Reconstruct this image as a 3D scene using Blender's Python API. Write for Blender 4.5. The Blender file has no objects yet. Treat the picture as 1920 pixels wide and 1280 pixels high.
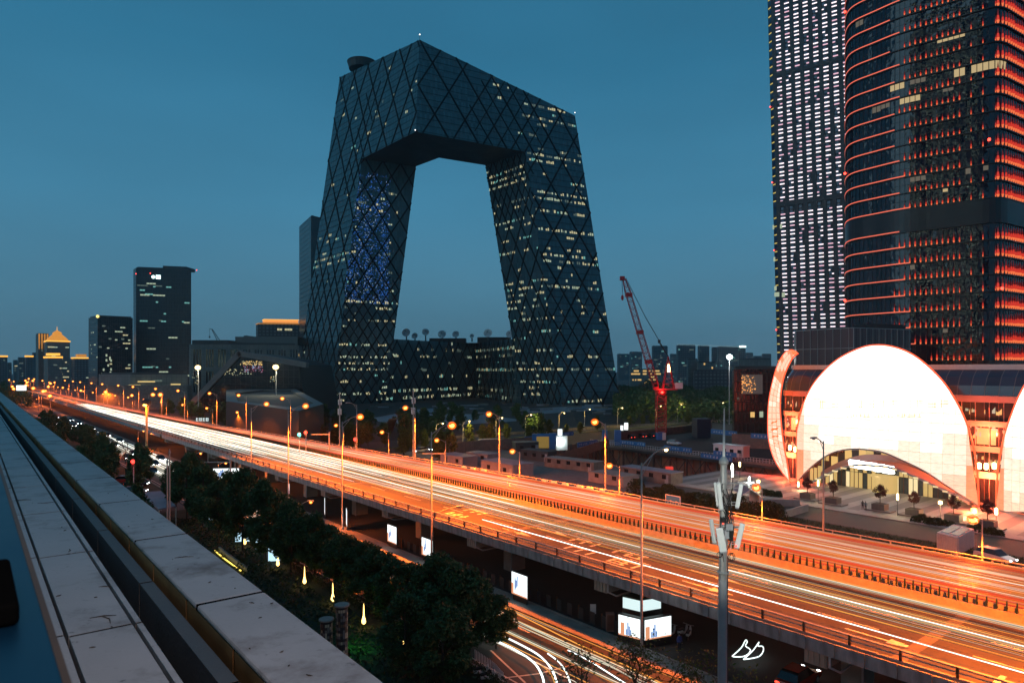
import bpy, bmesh, math, random
from math import sin, cos, pi, radians, sqrt, atan2, exp
from mathutils import Vector, Matrix

SC = bpy.context.scene
COL = SC.collection
H = 24.5                      # eye height above the street, metres
FPX, HOR = 1280.0, 691.0      # focal length and horizon row for a 1920 wide frame

# ------------------------------------------------------------------ camera
cam_d = bpy.data.cameras.new("camera")
cam = bpy.data.objects.new("camera", cam_d)
COL.objects.link(cam)
cam.location = (0, 0, H)
cam.rotation_euler = (radians(90), 0, 0)
cam_d.lens = 24.0
cam_d.sensor_width = 36.0
cam_d.shift_y = (HOR - 640.0) / 1920.0
cam_d.clip_start = 0.05
cam_d.clip_end = 9000
cam_d.dof.use_dof = True
cam_d.dof.focus_distance = 90.0
cam_d.dof.aperture_fstop = 4.5
SC.camera = cam

# ------------------------------------------------------------------ sky: dusk, sun already below the horizon behind the camera
world = bpy.data.worlds.new("World")
SC.world = world
world.use_nodes = True
wn, wl = world.node_tree.nodes, world.node_tree.links
wn.clear()
w_out = wn.new("ShaderNodeOutputWorld")
w_bg = wn.new("ShaderNodeBackground")
w_sky = wn.new("ShaderNodeTexSky")
w_sky.sky_type = 'NISHITA'
w_sky.sun_disc = False
w_sky.sun_elevation = radians(-2.0)
w_sky.sun_rotation = radians(190)
w_sky.air_density = 1.0
w_sky.dust_density = 0.6
w_sky.ozone_density = 4.0
w_tc = wn.new("ShaderNodeTexCoord")
w_sep = wn.new("ShaderNodeSeparateXYZ")
w_ramp = wn.new("ShaderNodeValToRGB")
w_mix = wn.new("ShaderNodeMix")
w_mix.data_type = 'RGBA'
w_mix.inputs[0].default_value = 0.85
wl.new(w_tc.outputs['Generated'], w_sep.inputs[0])
wl.new(w_sep.outputs['Z'], w_ramp.inputs[0])
cr = w_ramp.color_ramp
cr.elements[0].position = 0.0
cr.elements[0].color = (0.082, 0.172, 0.228, 1)
cr.elements[1].position = 1.0
cr.elements[1].color = (0.012, 0.070, 0.135, 1)
for _p, _c in ((0.08, (0.066, 0.180, 0.262, 1)), (0.22, (0.047, 0.185, 0.298, 1)), (0.40, (0.026, 0.145, 0.252, 1))):
    _e = cr.elements.new(_p)
    _e.color = _c
w_scl = wn.new("ShaderNodeVectorMath")
w_scl.operation = 'SCALE'
w_scl.inputs['Scale'].default_value = 0.12
wl.new(w_sky.outputs[0], w_scl.inputs[0])
wl.new(w_scl.outputs[0], w_mix.inputs[6])
wl.new(w_ramp.outputs[0], w_mix.inputs[7])
w_nz = wn.new("ShaderNodeTexNoise"); w_nz.inputs["Scale"].default_value = 1.6; w_nz.inputs["Detail"].default_value = 4   # thin uneven veil
w_mp = wn.new("ShaderNodeMapping"); w_mp.inputs["Scale"].default_value = (1, 1, 3.5)
w_mr = wn.new("ShaderNodeMapRange"); w_mr.inputs["From Min"].default_value = 0.3; w_mr.inputs["From Max"].default_value = 0.7; w_mr.inputs["To Min"].default_value = 0.90; w_mr.inputs["To Max"].default_value = 1.08
w_v = wn.new("ShaderNodeVectorMath"); w_v.operation = 'SCALE'
wl.new(w_tc.outputs['Generated'], w_mp.inputs[0]); wl.new(w_mp.outputs[0], w_nz.inputs['Vector']); wl.new(w_nz.outputs['Fac'], w_mr.inputs['Value'])
wl.new(w_mix.outputs[2], w_v.inputs[0]); wl.new(w_mr.outputs[0], w_v.inputs['Scale']); wl.new(w_v.outputs[0], w_bg.inputs['Color'])
w_bg.inputs['Strength'].default_value = 1.40
wl.new(w_bg.outputs[0], w_out.inputs[0])

# last light after sunset: one weak, very soft glow from where the sun went down, at the left
sun_d = bpy.data.lights.new("sun", 'SUN')
sun_d.energy = 0.34
sun_d.angle = radians(40)
sun_d.color = (0.55, 0.86, 1.0)
sun = bpy.data.objects.new("sun", sun_d)
sun.rotation_euler = (radians(72), 0, radians(-62))
sun.location = (0, -40, 120)
COL.objects.link(sun)

# ------------------------------------------------------------------ exposure and sampling
SC.view_settings.view_transform = 'Standard'
SC.view_settings.look = 'None'
SC.view_settings.exposure = 0.0
SC.view_settings.gamma = 1.0
SC.view_settings.use_curve_mapping = False
SC.render.engine = 'CYCLES'
SC.cycles.use_denoising = True
SC.cycles.max_bounces = 5
SC.cycles.diffuse_bounces = 2
SC.cycles.glossy_bounces = 3
SC.cycles.transparent_max_bounces = 6
SC.cycles.sample_clamp_indirect = 2.0
SC.cycles.sample_clamp_direct = 0.0
SC.cycles.use_light_tree = True
SC.cycles.caustics_reflective = False
SC.cycles.caustics_refractive = False

# ------------------------------------------------------------------ frames
def pt(px, py, Y):
    return Vector(((px - 960) / FPX * Y, Y, H - (py - HOR) / FPX * Y))
def gz(px, py, z=0.0):
    return pt(px, py, (H - z) * FPX / (py - HOR))
CT, ST = 0.7731, 0.6342       # direction of the elevated road
def F(p, q, z=0.0):           # p across the road (away from the camera), q along it, z up
    return Vector((CT * p + ST * q, ST * p - CT * q, z))
RD = F(0, 1)                  # along the road
RN = F(1, 0)                  # across the road
RZ = Vector((0, 0, 1))
ROAD_ANG = atan2(RD.y, RD.x)
def pq(v):
    return CT * v.x + ST * v.y, ST * v.x - CT * v.y
CT2, ST2 = 0.7827, 0.6224     # the terrace the camera stands on
def F2(p, q, z=0.0):
    return Vector((CT2 * p + ST2 * q, ST2 * p - CT2 * q, z))
ORD = ["first", "second", "third", "fourth", "fifth", "sixth", "seventh", "eighth", "ninth", "tenth", "eleventh", "twelfth",
       "thirteenth", "fourteenth", "fifteenth", "sixteenth", "seventeenth", "eighteenth", "nineteenth", "twentieth"]
ORD += ["twenty-" + o for o in ORD[:9]] + ["thirtieth"] + ["thirty-" + o for o in ORD[:9]] + ["fortieth"]
ORD += ["forty-" + o for o in ORD[:9]] + ["fiftieth"]

# ------------------------------------------------------------------ mesh builder
class MB:
    def __init__(s):
        s.v, s.f, s.m, s.uv, s.mi = [], [], [], {}, 0
    def face(s, pts, uv=None):
        n = len(s.v)
        s.v += [tuple(p) for p in pts]
        if uv: s.uv[len(s.f)] = uv
        s.f.append(tuple(range(n, n + len(pts))))
        s.m.append(s.mi)
    def mesh(s, vs, fs):
        n = len(s.v)
        s.v += [tuple(p) for p in vs]
        for f in fs:
            s.f.append(tuple(i + n for i in f)); s.m.append(s.mi)
    def obox(s, o, a, b, c):   # box from corner o with edge vectors a, b, c (right handed)
        o, a, b, c = Vector(o), Vector(a), Vector(b), Vector(c)
        vs = [o, o + a, o + a + b, o + b, o + c, o + a + c, o + a + b + c, o + b + c]
        s.mesh(vs, [(0, 3, 2, 1), (4, 5, 6, 7), (0, 1, 5, 4), (1, 2, 6, 5), (2, 3, 7, 6), (3, 0, 4, 7)])
    def box(s, c, sx, sy, sz, rz=0.0):
        a = Vector((cos(rz), sin(rz), 0)) * sx; b = Vector((-sin(rz), cos(rz), 0)) * sy
        s.obox(Vector(c) - a / 2 - b / 2 - Vector((0, 0, sz / 2)), a, b, Vector((0, 0, sz)))
    def rbox(s, p0, q0, z0, p1, q1, z1, fr=None):   # box in the road frame
        fr = fr or F
        o = fr(p0, q1, z0); n = fr(1, 0); d = fr(0, 1)
        s.obox(o, n * (p1 - p0), d * (q0 - q1), RZ * (z1 - z0))
    def tube(s, p0, p1, r0, r1=None, n=6, cap=True):
        p0, p1 = Vector(p0), Vector(p1)
        r1 = r0 if r1 is None else r1
        d = (p1 - p0)
        if d.length < 1e-6: return
        d.normalize()
        x = d.orthogonal().normalized(); y = d.cross(x)
        vs = [p0 + (x * cos(2 * pi * i / n) + y * sin(2 * pi * i / n)) * r0 for i in range(n)]
        vs += [p1 + (x * cos(2 * pi * i / n) + y * sin(2 * pi * i / n)) * r1 for i in range(n)]
        fs = [(i, (i + 1) % n, n + (i + 1) % n, n + i) for i in range(n)]
        if cap: fs += [tuple(range(n - 1, -1, -1)), tuple(range(n, 2 * n))]
        s.mesh(vs, fs)
    def path(s, pts, r, n=6):
        pts = [Vector(p) for p in pts]
        rr = r if isinstance(r, (list, tuple)) else [r] * len(pts)
        rings = []
        x = None
        for i, p in enumerate(pts):
            d = (pts[min(i + 1, len(pts) - 1)] - pts[max(i - 1, 0)]).normalized()
            x = d.orthogonal().normalized() if x is None else (x - d * x.dot(d)).normalized()
            y = d.cross(x)
            rings += [p + (x * cos(2 * pi * k / n) + y * sin(2 * pi * k / n)) * rr[i] for k in range(n)]
        fs = []
        for i in range(len(pts) - 1):
            a, b = i * n, (i + 1) * n
            fs += [(a + k, a + (k + 1) % n, b + (k + 1) % n, b + k) for k in range(n)]
        fs += [tuple(range(n - 1, -1, -1)), tuple(range(len(rings) - n, len(rings)))]
        s.mesh(rings, fs)
    def lathe(s, prof, c=(0, 0, 0), n=12):   # prof: (r, z)
        c = Vector(c); vs = []
        for r, z in prof:
            vs += [c + Vector((r * cos(2 * pi * k / n), r * sin(2 * pi * k / n), z)) for k in range(n)]
        fs = []
        for i in range(len(prof) - 1):
            a, b = i * n, (i + 1) * n
            fs += [(a + k, a + (k + 1) % n, b + (k + 1) % n, b + k) for k in range(n)]
        fs += [tuple(range(n - 1, -1, -1)), tuple(range(len(vs) - n, len(vs)))]
        s.mesh(vs, fs)
    def ball(s, c, rx, ry, rz, n=8, m=5):
        prof = []
        vs = []; c = Vector(c)
        for i in range(m + 1):
            t = -pi / 2 + pi * i / m
            r = max(cos(t), 0.02)
            vs += [c + Vector((rx * r * cos(2 * pi * k / n), ry * r * sin(2 * pi * k / n), rz * sin(t))) for k in range(n)]
        fs = []
        for i in range(m):
            a, b = i * n, (i + 1) * n
            fs += [(a + k, a + (k + 1) % n, b + (k + 1) % n, b + k) for k in range(n)]
        fs += [tuple(range(n - 1, -1, -1)), tuple(range(len(vs) - n, len(vs)))]
        s.mesh(vs, fs)
    def prism(s, poly, h):     # poly: list of vectors (bottom, counter clockwise from above), h: extrusion vector
        n = len(poly); h = Vector(h)
        vs = [Vector(p) for p in poly] + [Vector(p) + h for p in poly]
        s.mesh(vs, [tuple(range(n - 1, -1, -1)), tuple(range(n, 2 * n))] + [(i, (i + 1) % n, n + (i + 1) % n, n + i) for i in range(n)])
    def build(s, name, mat, parent=None, smooth=False, label=None, kind=None, local=False, off=None):
        me = bpy.data.meshes.new(name)
        o_ = Vector((0, 0, 0))
        if parent is not None and not local:
            q = parent
            while q is not None:
                o_ += q.location; q = q.parent
        if off is not None: o_ = o_ + Vector(off)
        vs = [(x - o_.x, y - o_.y, z - o_.z) for x, y, z in s.v] if o_.length > 0 else s.v
        me.from_pydata(vs, [], s.f)
        mats = mat if isinstance(mat, (list, tuple)) else [mat]
        for m in mats: me.materials.append(m)
        if len(mats) > 1:
            me.polygons.foreach_set("material_index", s.m)
        if s.uv:
            ul = me.uv_layers.new(name="UVMap")
            for fi, uvs in s.uv.items():
                ls = me.polygons[fi].loop_start
                for k, uv in enumerate(uvs): ul.data[ls + k].uv = uv
        if smooth:
            me.polygons.foreach_set("use_smooth", [True] * len(me.polygons))
        me.update()
        o = bpy.data.objects.new(name, me)
        COL.objects.link(o)
        if parent is not None: o.parent = parent
        if off is not None: o.location = Vector(off)
        if label: o["label"] = label
        if kind: o["kind"] = kind
        return o

def tag(o, label=None, cat=None, group=None, kind=None):
    if label: o["label"] = label
    if cat: o["category"] = cat
    if group: o["group"] = group
    if kind: o["kind"] = kind
    return o
def thing(name, label, cat, loc=(0, 0, 0), group=None, rz=0.0):
    o = bpy.data.objects.new(name, None)
    o.empty_display_size = 0.2
    COL.objects.link(o)
    o.location = loc
    o.rotation_euler = (0, 0, rz)
    return tag(o, label, cat, group)
def struct(name, label=None, loc=(0, 0, 0)):
    o = bpy.data.objects.new(name, None)
    o.empty_display_size = 0.2
    COL.objects.link(o)
    o.location = loc
    o["kind"] = "structure"
    if label: o["label"] = label
    return o
def dup(root, loc, rz=0.0, label=None, group=None, scale=None):
    r = root.copy(); COL.objects.link(r)
    r.location = loc; r.rotation_euler = (0, 0, rz)
    if scale is not None: r.scale = (scale, scale, scale) if not isinstance(scale, (tuple, list)) else scale
    if label: r["label"] = label
    if group: r["group"] = group
    for ch in list(root.children):
        c = ch.copy(); COL.objects.link(c); c.parent = r
        for g in list(ch.children):
            d = g.copy(); COL.objects.link(d); d.parent = c
    return r
def twin(o, parent, loc):      # one more of a part, sharing its mesh
    c = o.copy(); COL.objects.link(c); c.parent = parent; c.location = loc
    return c

# ------------------------------------------------------------------ materials
def M(name, col, rough=0.6, metal=0.0, var=0.0, scale=1.0, bump=0.0, spec=0.5, em=None, es=0.0, samp='AUTO', coat=0.0, bscale=None, stretch=None):
    m = bpy.data.materials.new(name)
    m.use_nodes = True
    nt = m.node_tree; b = nt.nodes["Principled BSDF"]
    b.inputs["Base Color"].default_value = (*col, 1)
    b.inputs["Roughness"].default_value = rough
    b.inputs["Metallic"].default_value = metal
    b.inputs["Specular IOR Level"].default_value = spec
    if coat: b.inputs["Coat Weight"].default_value = coat
    if em is not None:
        b.inputs["Emission Color"].default_value = (*em, 1)
        b.inputs["Emission Strength"].default_value = es
        m.cycles.emission_sampling = samp
    if var or bump:
        tc = nt.nodes.new("ShaderNodeTexCoord")
        src = tc.outputs["Object"]
        if stretch:
            mp = nt.nodes.new("ShaderNodeMapping"); mp.inputs["Scale"].default_value = stretch
            nt.links.new(src, mp.inputs[0]); src = mp.outputs[0]
        n1 = nt.nodes.new("ShaderNodeTexNoise")
        n1.inputs["Scale"].default_value = scale; n1.inputs["Detail"].default_value = 5; n1.inputs["Roughness"].default_value = 0.62
        nt.links.new(src, n1.inputs["Vector"])
        if var:
            mr = nt.nodes.new("ShaderNodeMapRange")
            mr.inputs["From Min"].default_value = 0.25; mr.inputs["From Max"].default_value = 0.75
            mr.inputs["To Min"].default_value = 1 - var; mr.inputs["To Max"].default_value = 1 + var
            nt.links.new(n1.outputs["Fac"], mr.inputs["Value"])
            mx = nt.nodes.new("ShaderNodeVectorMath"); mx.operation = 'SCALE'
            mx.inputs[0].default_value = col
            nt.links.new(mr.outputs[0], mx.inputs["Scale"])
            nt.links.new(mx.outputs[0], b.inputs["Base Color"])
            mr2 = nt.nodes.new("ShaderNodeMapRange")
            mr2.inputs["To Min"].default_value = max(rough - 0.12, 0.03); mr2.inputs["To Max"].default_value = min(rough + 0.12, 1)
            nt.links.new(n1.outputs["Fac"], mr2.inputs["Value"])
            nt.links.new(mr2.outputs[0], b.inputs["Roughness"])
        if bump:
            n2 = nt.nodes.new("ShaderNodeTexNoise")
            n2.inputs["Scale"].default_value = bscale or scale * 8; n2.inputs["Detail"].default_value = 4
            nt.links.new(src, n2.inputs["Vector"])
            bp = nt.nodes.new("ShaderNodeBump"); bp.inputs["Strength"].default_value = bump; bp.inputs["Distance"].default_value = 0.05
            nt.links.new(n2.outputs["Fac"], bp.inputs["Height"])
            nt.links.new(bp.outputs[0], b.inputs["Normal"])
    return m
def EM(name, col, st, samp='NONE', base=(0.02, 0.02, 0.02)):
    return M(name, base, 0.5, em=col, es=st, samp=samp)
def HALO(name, col, st):
    m = bpy.data.materials.new(name); m.use_nodes = True
    nt = m.node_tree; out = nt.nodes["Material Output"]; nt.nodes.remove(nt.nodes["Principled BSDF"])
    tr = nt.nodes.new("ShaderNodeBsdfTransparent"); e = nt.nodes.new("ShaderNodeEmission"); mx = nt.nodes.new("ShaderNodeMixShader")
    e.inputs[0].default_value = (*col, 1); e.inputs[1].default_value = st; mx.inputs[0].default_value = 0.42
    nt.links.new(tr.outputs[0], mx.inputs[1]); nt.links.new(e.outputs[0], mx.inputs[2]); nt.links.new(mx.outputs[0], out.inputs[0])
    m.cycles.emission_sampling = 'NONE'
    return m
def facade(name, glass, line, pw, ph, mort=0.18, rough=0.16, var=0.35, wav=0.0, metal=0.0):
    """glass curtain wall: panes pw x ph metres in UV space, each with its own tint, joint lines recessed"""
    m = bpy.data.materials.new(name); m.use_nodes = True
    nt = m.node_tree; b = nt.nodes["Principled BSDF"]
    uv = nt.nodes.new("ShaderNodeUVMap")
    br = nt.nodes.new("ShaderNodeTexBrick")
    br.offset = 0.0; br.squash = 1.0
    br.inputs["Scale"].default_value = 1.0
    br.inputs["Brick Width"].default_value = pw; br.inputs["Row Height"].default_value = ph
    br.inputs["Mortar Size"].default_value = mort / 2; br.inputs["Mortar Smooth"].default_value = 0.1
    br.inputs["Color1"].default_value = (*[c * (1 - var) for c in glass], 1)
    br.inputs["Color2"].default_value = (*[c * (1 + var) for c in glass], 1)
    br.inputs["Mortar"].default_value = (*line, 1)
    nt.links.new(uv.outputs[0], br.inputs["Vector"])
    nt.links.new(br.outputs["Color"], b.inputs["Base Color"])
    mr = nt.nodes.new("ShaderNodeMapRange")
    mr.inputs["To Min"].default_value = rough; mr.inputs["To Max"].default_value = 0.6
    nt.links.new(br.outputs["Fac"], mr.inputs["Value"]); nt.links.new(mr.outputs[0], b.inputs["Roughness"])
    b.inputs["Specular IOR Level"].default_value = 0.6; b.inputs["Metallic"].default_value = metal
    if wav:
        nz = nt.nodes.new("ShaderNodeTexNoise"); nz.inputs["Scale"].default_value = 0.55; nz.inputs["Detail"].default_value = 1.5
        nt.links.new(uv.outputs[0], nz.inputs["Vector"])
        bp = nt.nodes.new("ShaderNodeBump"); bp.inputs["Strength"].default_value = wav; bp.inputs["Distance"].default_value = 0.25
        nt.links.new(nz.outputs["Fac"], bp.inputs["Height"]); nt.links.new(bp.outputs[0], b.inputs["Normal"])
    return m

SODIUM = (1.0, 0.165, 0.010)
MT = {}
MT['asphalt'] = M("asphalt", (0.050, 0.045, 0.042), 0.75, var=0.35, scale=0.35, bump=0.25, bscale=14, stretch=(1, 1, 1))
MT['ground'] = M("ground", (0.026, 0.026, 0.025), 0.9, var=0.5, scale=0.08, bump=0.3, bscale=3)
MT['soil'] = M("soil", (0.050, 0.043, 0.032), 0.95, var=0.5, scale=0.3, bump=0.5, bscale=4)
MT['lawn'] = M("lawn", (0.030, 0.055, 0.018), 0.95, var=0.5, scale=0.6, bump=0.8, bscale=9)
MT['concrete'] = M("concrete", (0.27, 0.25, 0.22), 0.8, var=0.28, scale=0.5, bump=0.2, bscale=6)
MT['concrete_dark'] = M("stained_concrete", (0.16, 0.15, 0.14), 0.85, var=0.4, scale=0.7, bump=0.25, bscale=6)
MT['stone'] = M("pale_stone", (0.42, 0.40, 0.40), 0.62, var=0.10, scale=1.3, bump=0.12, bscale=40)
def stains(m, col, dark, scale, lo, hi, sc=(1, 1, 1)):      # soft edged dirt patches over a base colour
    nt = m.node_tree; b = nt.nodes["Principled BSDF"]; src = b.inputs["Base Color"].links[0].from_socket
    tc = nt.nodes.new("ShaderNodeTexCoord"); mp = nt.nodes.new("ShaderNodeMapping"); mp.inputs["Scale"].default_value = sc
    nz = nt.nodes.new("ShaderNodeTexNoise"); nz.inputs["Scale"].default_value = scale; nz.inputs["Detail"].default_value = 8; nz.inputs["Roughness"].default_value = 0.68
    mr = nt.nodes.new("ShaderNodeMapRange"); mr.inputs["From Min"].default_value = lo; mr.inputs["From Max"].default_value = hi; mr.inputs["To Max"].default_value = dark
    mx = nt.nodes.new("ShaderNodeMix"); mx.data_type = 'RGBA'; mx.inputs[7].default_value = (*col, 1)
    nt.links.new(tc.outputs["Object"], mp.inputs[0]); nt.links.new(mp.outputs[0], nz.inputs["Vector"]); nt.links.new(nz.outputs["Fac"], mr.inputs["Value"])
    nt.links.new(mr.outputs[0], mx.inputs[0]); nt.links.new(src, mx.inputs[6]); nt.links.new(mx.outputs[2], b.inputs["Base Color"])
stains(MT['stone'], (0.13, 0.09, 0.07), 0.8, 1.6, 0.50, 0.70); stains(MT['stone'], (0.05, 0.045, 0.04), 0.8, 9.0, 0.62, 0.72)
MT['stone_dark'] = M("dark_stone", (0.10, 0.095, 0.095), 0.6, var=0.2, scale=1.5, bump=0.1, bscale=30)
MT['rust'] = M("brown_metal", (0.10, 0.055, 0.03), 0.55, metal=0.3, var=0.4, scale=2)
MT['paint'] = M("road_paint", (0.62, 0.56, 0.45), 0.7, var=0.25, scale=2.5)
MT['yellow_paint'] = M("yellow_road_paint", (0.60, 0.36, 0.05), 0.7, var=0.25, scale=2.5)
MT['steel'] = M("galvanised_steel", (0.46, 0.46, 0.45), 0.42, metal=0.6, var=0.12, scale=3)
MT['lamp_pole'] = M("painted_pole", (0.34, 0.32, 0.30), 0.5, var=0.1, scale=3)
MT['dark_steel'] = M("dark_steel", (0.05, 0.055, 0.06), 0.5, metal=0.4, var=0.2, scale=2)
MT['white_paint'] = M("white_paint", (0.68, 0.68, 0.67), 0.45, var=0.08, scale=2)
MT['grey_paint'] = M("grey_paint", (0.34, 0.35, 0.37), 0.5, var=0.12, scale=2)
MT['red_paint'] = M("red_crane_paint", (0.38, 0.02, 0.03), 0.4, var=0.2, scale=1.5)
MT['blue_paint'] = M("blue_banner", (0.02, 0.16, 0.42), 0.5, var=0.15, scale=1)
MT['green_plastic'] = M("green_plate", (0.010, 0.032, 0.020), 0.5, var=0.2, scale=3)
MT['rubber'] = M("black_rubber", (0.015, 0.015, 0.015), 0.7)
MT['black'] = M("black_plastic", (0.012, 0.012, 0.013), 0.45)
MT['bark'] = M("bark", (0.060, 0.045, 0.032), 0.9, var=0.3, scale=3, bump=0.5, bscale=12)
MT['glass_dark'] = M("dark_glass", (0.012, 0.016, 0.02), 0.08, spec=0.7)
MT['bulb'] = EM("sodium_bulb", (1.0, 0.42, 0.07), 9.0)
MT['globe'] = HALO("amber_halo", (1.0, 0.16, 0.008), 1.7)  # orange glow around each bulb, painted as a see-through shell
MT['bulb_white'] = EM("white_lamp", (1.0, 0.93, 0.78), 26.0)
MT['bulb_cool'] = EM("cool_lamp", (0.80, 1.0, 0.95), 22.0)
MT['bulb_warm'] = EM("warm_lamp", (1.0, 0.68, 0.25), 12.0)
MT['win_warm'] = EM("lit_room_warm", (1.0, 0.90, 0.50), 0.52)
MT['win_pale'] = EM("lit_room_pale", (0.80, 0.95, 0.66), 0.46)
MT['win_cool'] = EM("lit_room_cool", (0.35, 0.95, 0.85), 0.42)
MT['win_dim'] = EM("lit_room_dim", (0.55, 0.75, 0.62), 0.16)
MT['gold'] = EM("gold_cornice_light", (1.0, 0.45, 0.06), 1.6)
MT['gold_dim'] = EM("dim_gold_light", (1.0, 0.40, 0.06), 0.55)
MT['red_dot'] = EM("red_lamp", (1.0, 0.05, 0.03), 6.0)
MT['head'] = EM("headlamp", (0.92, 1.0, 1.0), 14.0)
MT['tail'] = EM("tail_lamp", (1.0, 0.04, 0.02), 5.0)
# ================================================================== GROUND
rnd = random.Random(7)
PIT = (129.0, 166.0, -158.0, -84.0)       # p0 p1 q0 q1 of the excavation
gr = struct("ground")
mb = MB()
ps = [-600, PIT[0], PIT[1], 3600]; qs = [-3800, PIT[2], PIT[3], 900]
for i in range(3):
    for j in range(3):
        if i == 1 and j == 1: continue
        mb.face([F(ps[i], qs[j]), F(ps[i], qs[j + 1]), F(ps[i + 1], qs[j + 1]), F(ps[i + 1], qs[j])])
mb.build("soil_surface", MT['ground'], gr)
pit = struct("excavation_pit")
mb = MB(); a, b, c, d = PIT
mb.face([F(a, c, -12), F(a, d, -12), F(b, d, -12), F(b, c, -12)])
mb.build("pit_floor", MT['soil'], pit)
MT['pit'] = M("shotcrete_wall", (0.20, 0.13, 0.10), 0.9, var=0.45, scale=0.25, bump=0.5, bscale=2)
mb = MB()
mb.face([F(b, c, -12), F(b, d, -12), F(b, d, 0), F(b, c, 0)])
mb.face([F(a, c, -12), F(b, c, -12), F(b, c, 0), F(a, c, 0)])
mb.face([F(a, d, -12), F(a, c, -12), F(a, c, 0), F(a, d, 0)])
mb.face([F(b, d, -12), F(a, d, -12), F(a, d, 0), F(b, d, 0)])
mb.build("retaining_wall", MT['pit'], pit)
mb = MB()                                  # ribs of the retaining wall
for k in range(14):
    p = a + 1.5 + k * 2.6
    mb.rbox(p, c, -11.9, p + 0.35, c + 0.35, 0.55)
for k in range(26):
    q = c + 1.5 + k * 2.8
    mb.rbox(b - 0.4, q, -11.9, b, q + 0.4, 0.3)
mb.build("pile", MT['concrete_dark'], pit, kind="stuff")

def strip(name, p0, p1, q0, q1, z, mat, parent=None, nq=1):
    mb = MB()
    for k in range(nq):
        a_, b_ = q0 + (q1 - q0) * k / nq, q0 + (q1 - q0) * (k + 1) / nq
        mb.face([F(p0, a_, z), F(p0, b_, z), F(p1, b_, z), F(p1, a_, z)])
    o = mb.build(name, mat, parent)
    if parent is None: o["kind"] = "structure"
    return o
strip("service_road", 33.5, 46.6, -1200, 60, 0.012, MT['asphalt'])
strip("footway", 44.3, 46.55, -600, 40, 0.10, MT['concrete'])
strip("frontage_road", 80.5, 90.5, -1200, -40, 0.010, MT['asphalt'])
MT['park'] = M("park_turf", (0.016, 0.028, 0.012), 0.95, var=0.6, scale=0.5, bump=0.6, bscale=5)
strip("park_ground", 3.0, 33.0, -700, 40, 0.006, MT['park'])
strip("median_strip", 46.9, 75.0, -1200, 60, 0.006, MT['ground'])
strip("plaza_road", 107.5, 117.6, -88, 60, 0.010, MT['asphalt'])
strip("lawn", 91.5, 107.0, -74, -26, 0.05, MT['lawn'])
# kerbs along the service road
kb = struct("kerb")
mb = MB()
for p in (33.1, 46.6):
    mb.rbox(p, -600, 0, p + 0.28, 60, 0.14)
mb.build("kerb_stone", MT['concrete'], kb)
# cross street leaving the junction towards the looped tower
cs = struct("cross_street")
mb = MB(); mb.face([F(90.6, -206, 0.011), F(90.6, -188, 0.011), F(420, -188, 0.011), F(420, -206, 0.011)])
mb.build("carriageway", MT['asphalt'], cs)
MT['verge'] = M("lit_verge", (0.075, 0.085, 0.03), 0.9, var=0.4, scale=0.8, bump=0.4)
mb = MB(); mb.rbox(100, -187.5, 0, 330, -184.5, 0.16); mb.build("verge", MT['verge'], cs)
# junction paving on the near side, far left
strip("junction", 9.0, 33.2, -152, -128, 0.014, MT['asphalt'])

# painted lines on the service road
ml = struct("road_marking")
mb = MB()
for p in (37.6, 41.4):
    q = -520
    while q < 40:
        mb.rbox(p, q, 0.016, p + 0.15, q + 4, 0.0165); q += 9
for p in (34.0, 46.1):
    mb.rbox(p, -520, 0.016, p + 0.15, 50, 0.0165)
mb.build("lane_line", MT['paint'], ml)
# stop line and turning lines at the bottom of the picture
mb = MB()
for (x0, y0, x1, y1, w) in ((520, 0, 0, 0, 0),):
    pass
for a_, b_ in (((920, 1218), (985, 1279)), ((945, 1270), (1010, 1262)), ((1010, 1262), (1085, 1243))):
    A_, B_ = gz(a_[0], a_[1], 0.02), gz(b_[0], b_[1], 0.02)
    d_ = (B_ - A_).normalized(); n_ = Vector((-d_.y, d_.x, 0)) * 0.09
    mb.face([A_ - n_, B_ - n_, B_ + n_, A_ + n_])
mb.build("turning_line", MT['paint'], ml)

# ================================================================== ELEVATED ROAD
ZD = 5.5
FAR_T = [(40, 76.20), (-21.6, 76.00), (-69, 75.20), (-91, 73.80), (-148, 70.60), (-174.7, 69.30), (-202, 67.80), (-222, 65.60), (-300, 63.20), (-450, 60.10), (-900, 59.10)]
MED_T = [(40, 62.30), (-150, 61.80), (-200, 61.30), (-300, 58.40), (-450, 55.40), (-900, 54.90)]
NEAR_T = [(40, 46.9), (-30, 46.7), (-200, 46.5), (-300, 46.8), (-450, 47.2), (-900, 47.5)]
def itp(T, q):
    for (a_, pa), (b_, pb) in zip(T, T[1:]):
        if b_ <= q <= a_: return pb + (pa - pb) * (q - b_) / (a_ - b_)
    return T[0][1] if q > T[0][0] else T[-1][1]
def far_p(q): return itp(FAR_T, q)
def med_p(q): return itp(MED_T, q)
def near_p(q): return itp(NEAR_T, q)
QS = [36 - 12 * k for k in range(24)] + [-265 - 40 * k for k in range(12)]
er = struct("elevated_road")
def sweep(mb, prof, qs):      # prof(q) -> closed list of (p, z)
    rings = [[F(p, q, z) for p, z in prof(q)] for q in qs]
    n = len(rings[0]); vs = [v for r in rings for v in r]; fs = []
    for i in range(len(rings) - 1):
        a_, b_ = i * n, (i + 1) * n
        fs += [(a_ + k, b_ + k, b_ + (k + 1) % n, a_ + (k + 1) % n) for k in range(n)]
    fs += [tuple(range(n)), tuple(range(len(vs) - 1, len(vs) - n - 1, -1))]
    mb.mesh(vs, fs)
mb = MB(); sweep(mb, lambda q: [(near_p(q), ZD), (far_p(q), ZD), (far_p(q) - 0.4, ZD - 0.45), (far_p(q) - 3, ZD - 1.3), (near_p(q) + 3, ZD - 1.3), (near_p(q) + 0.5, ZD - 0.62)], QS)
mb.build("girder", MT['concrete_dark'], er)
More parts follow.
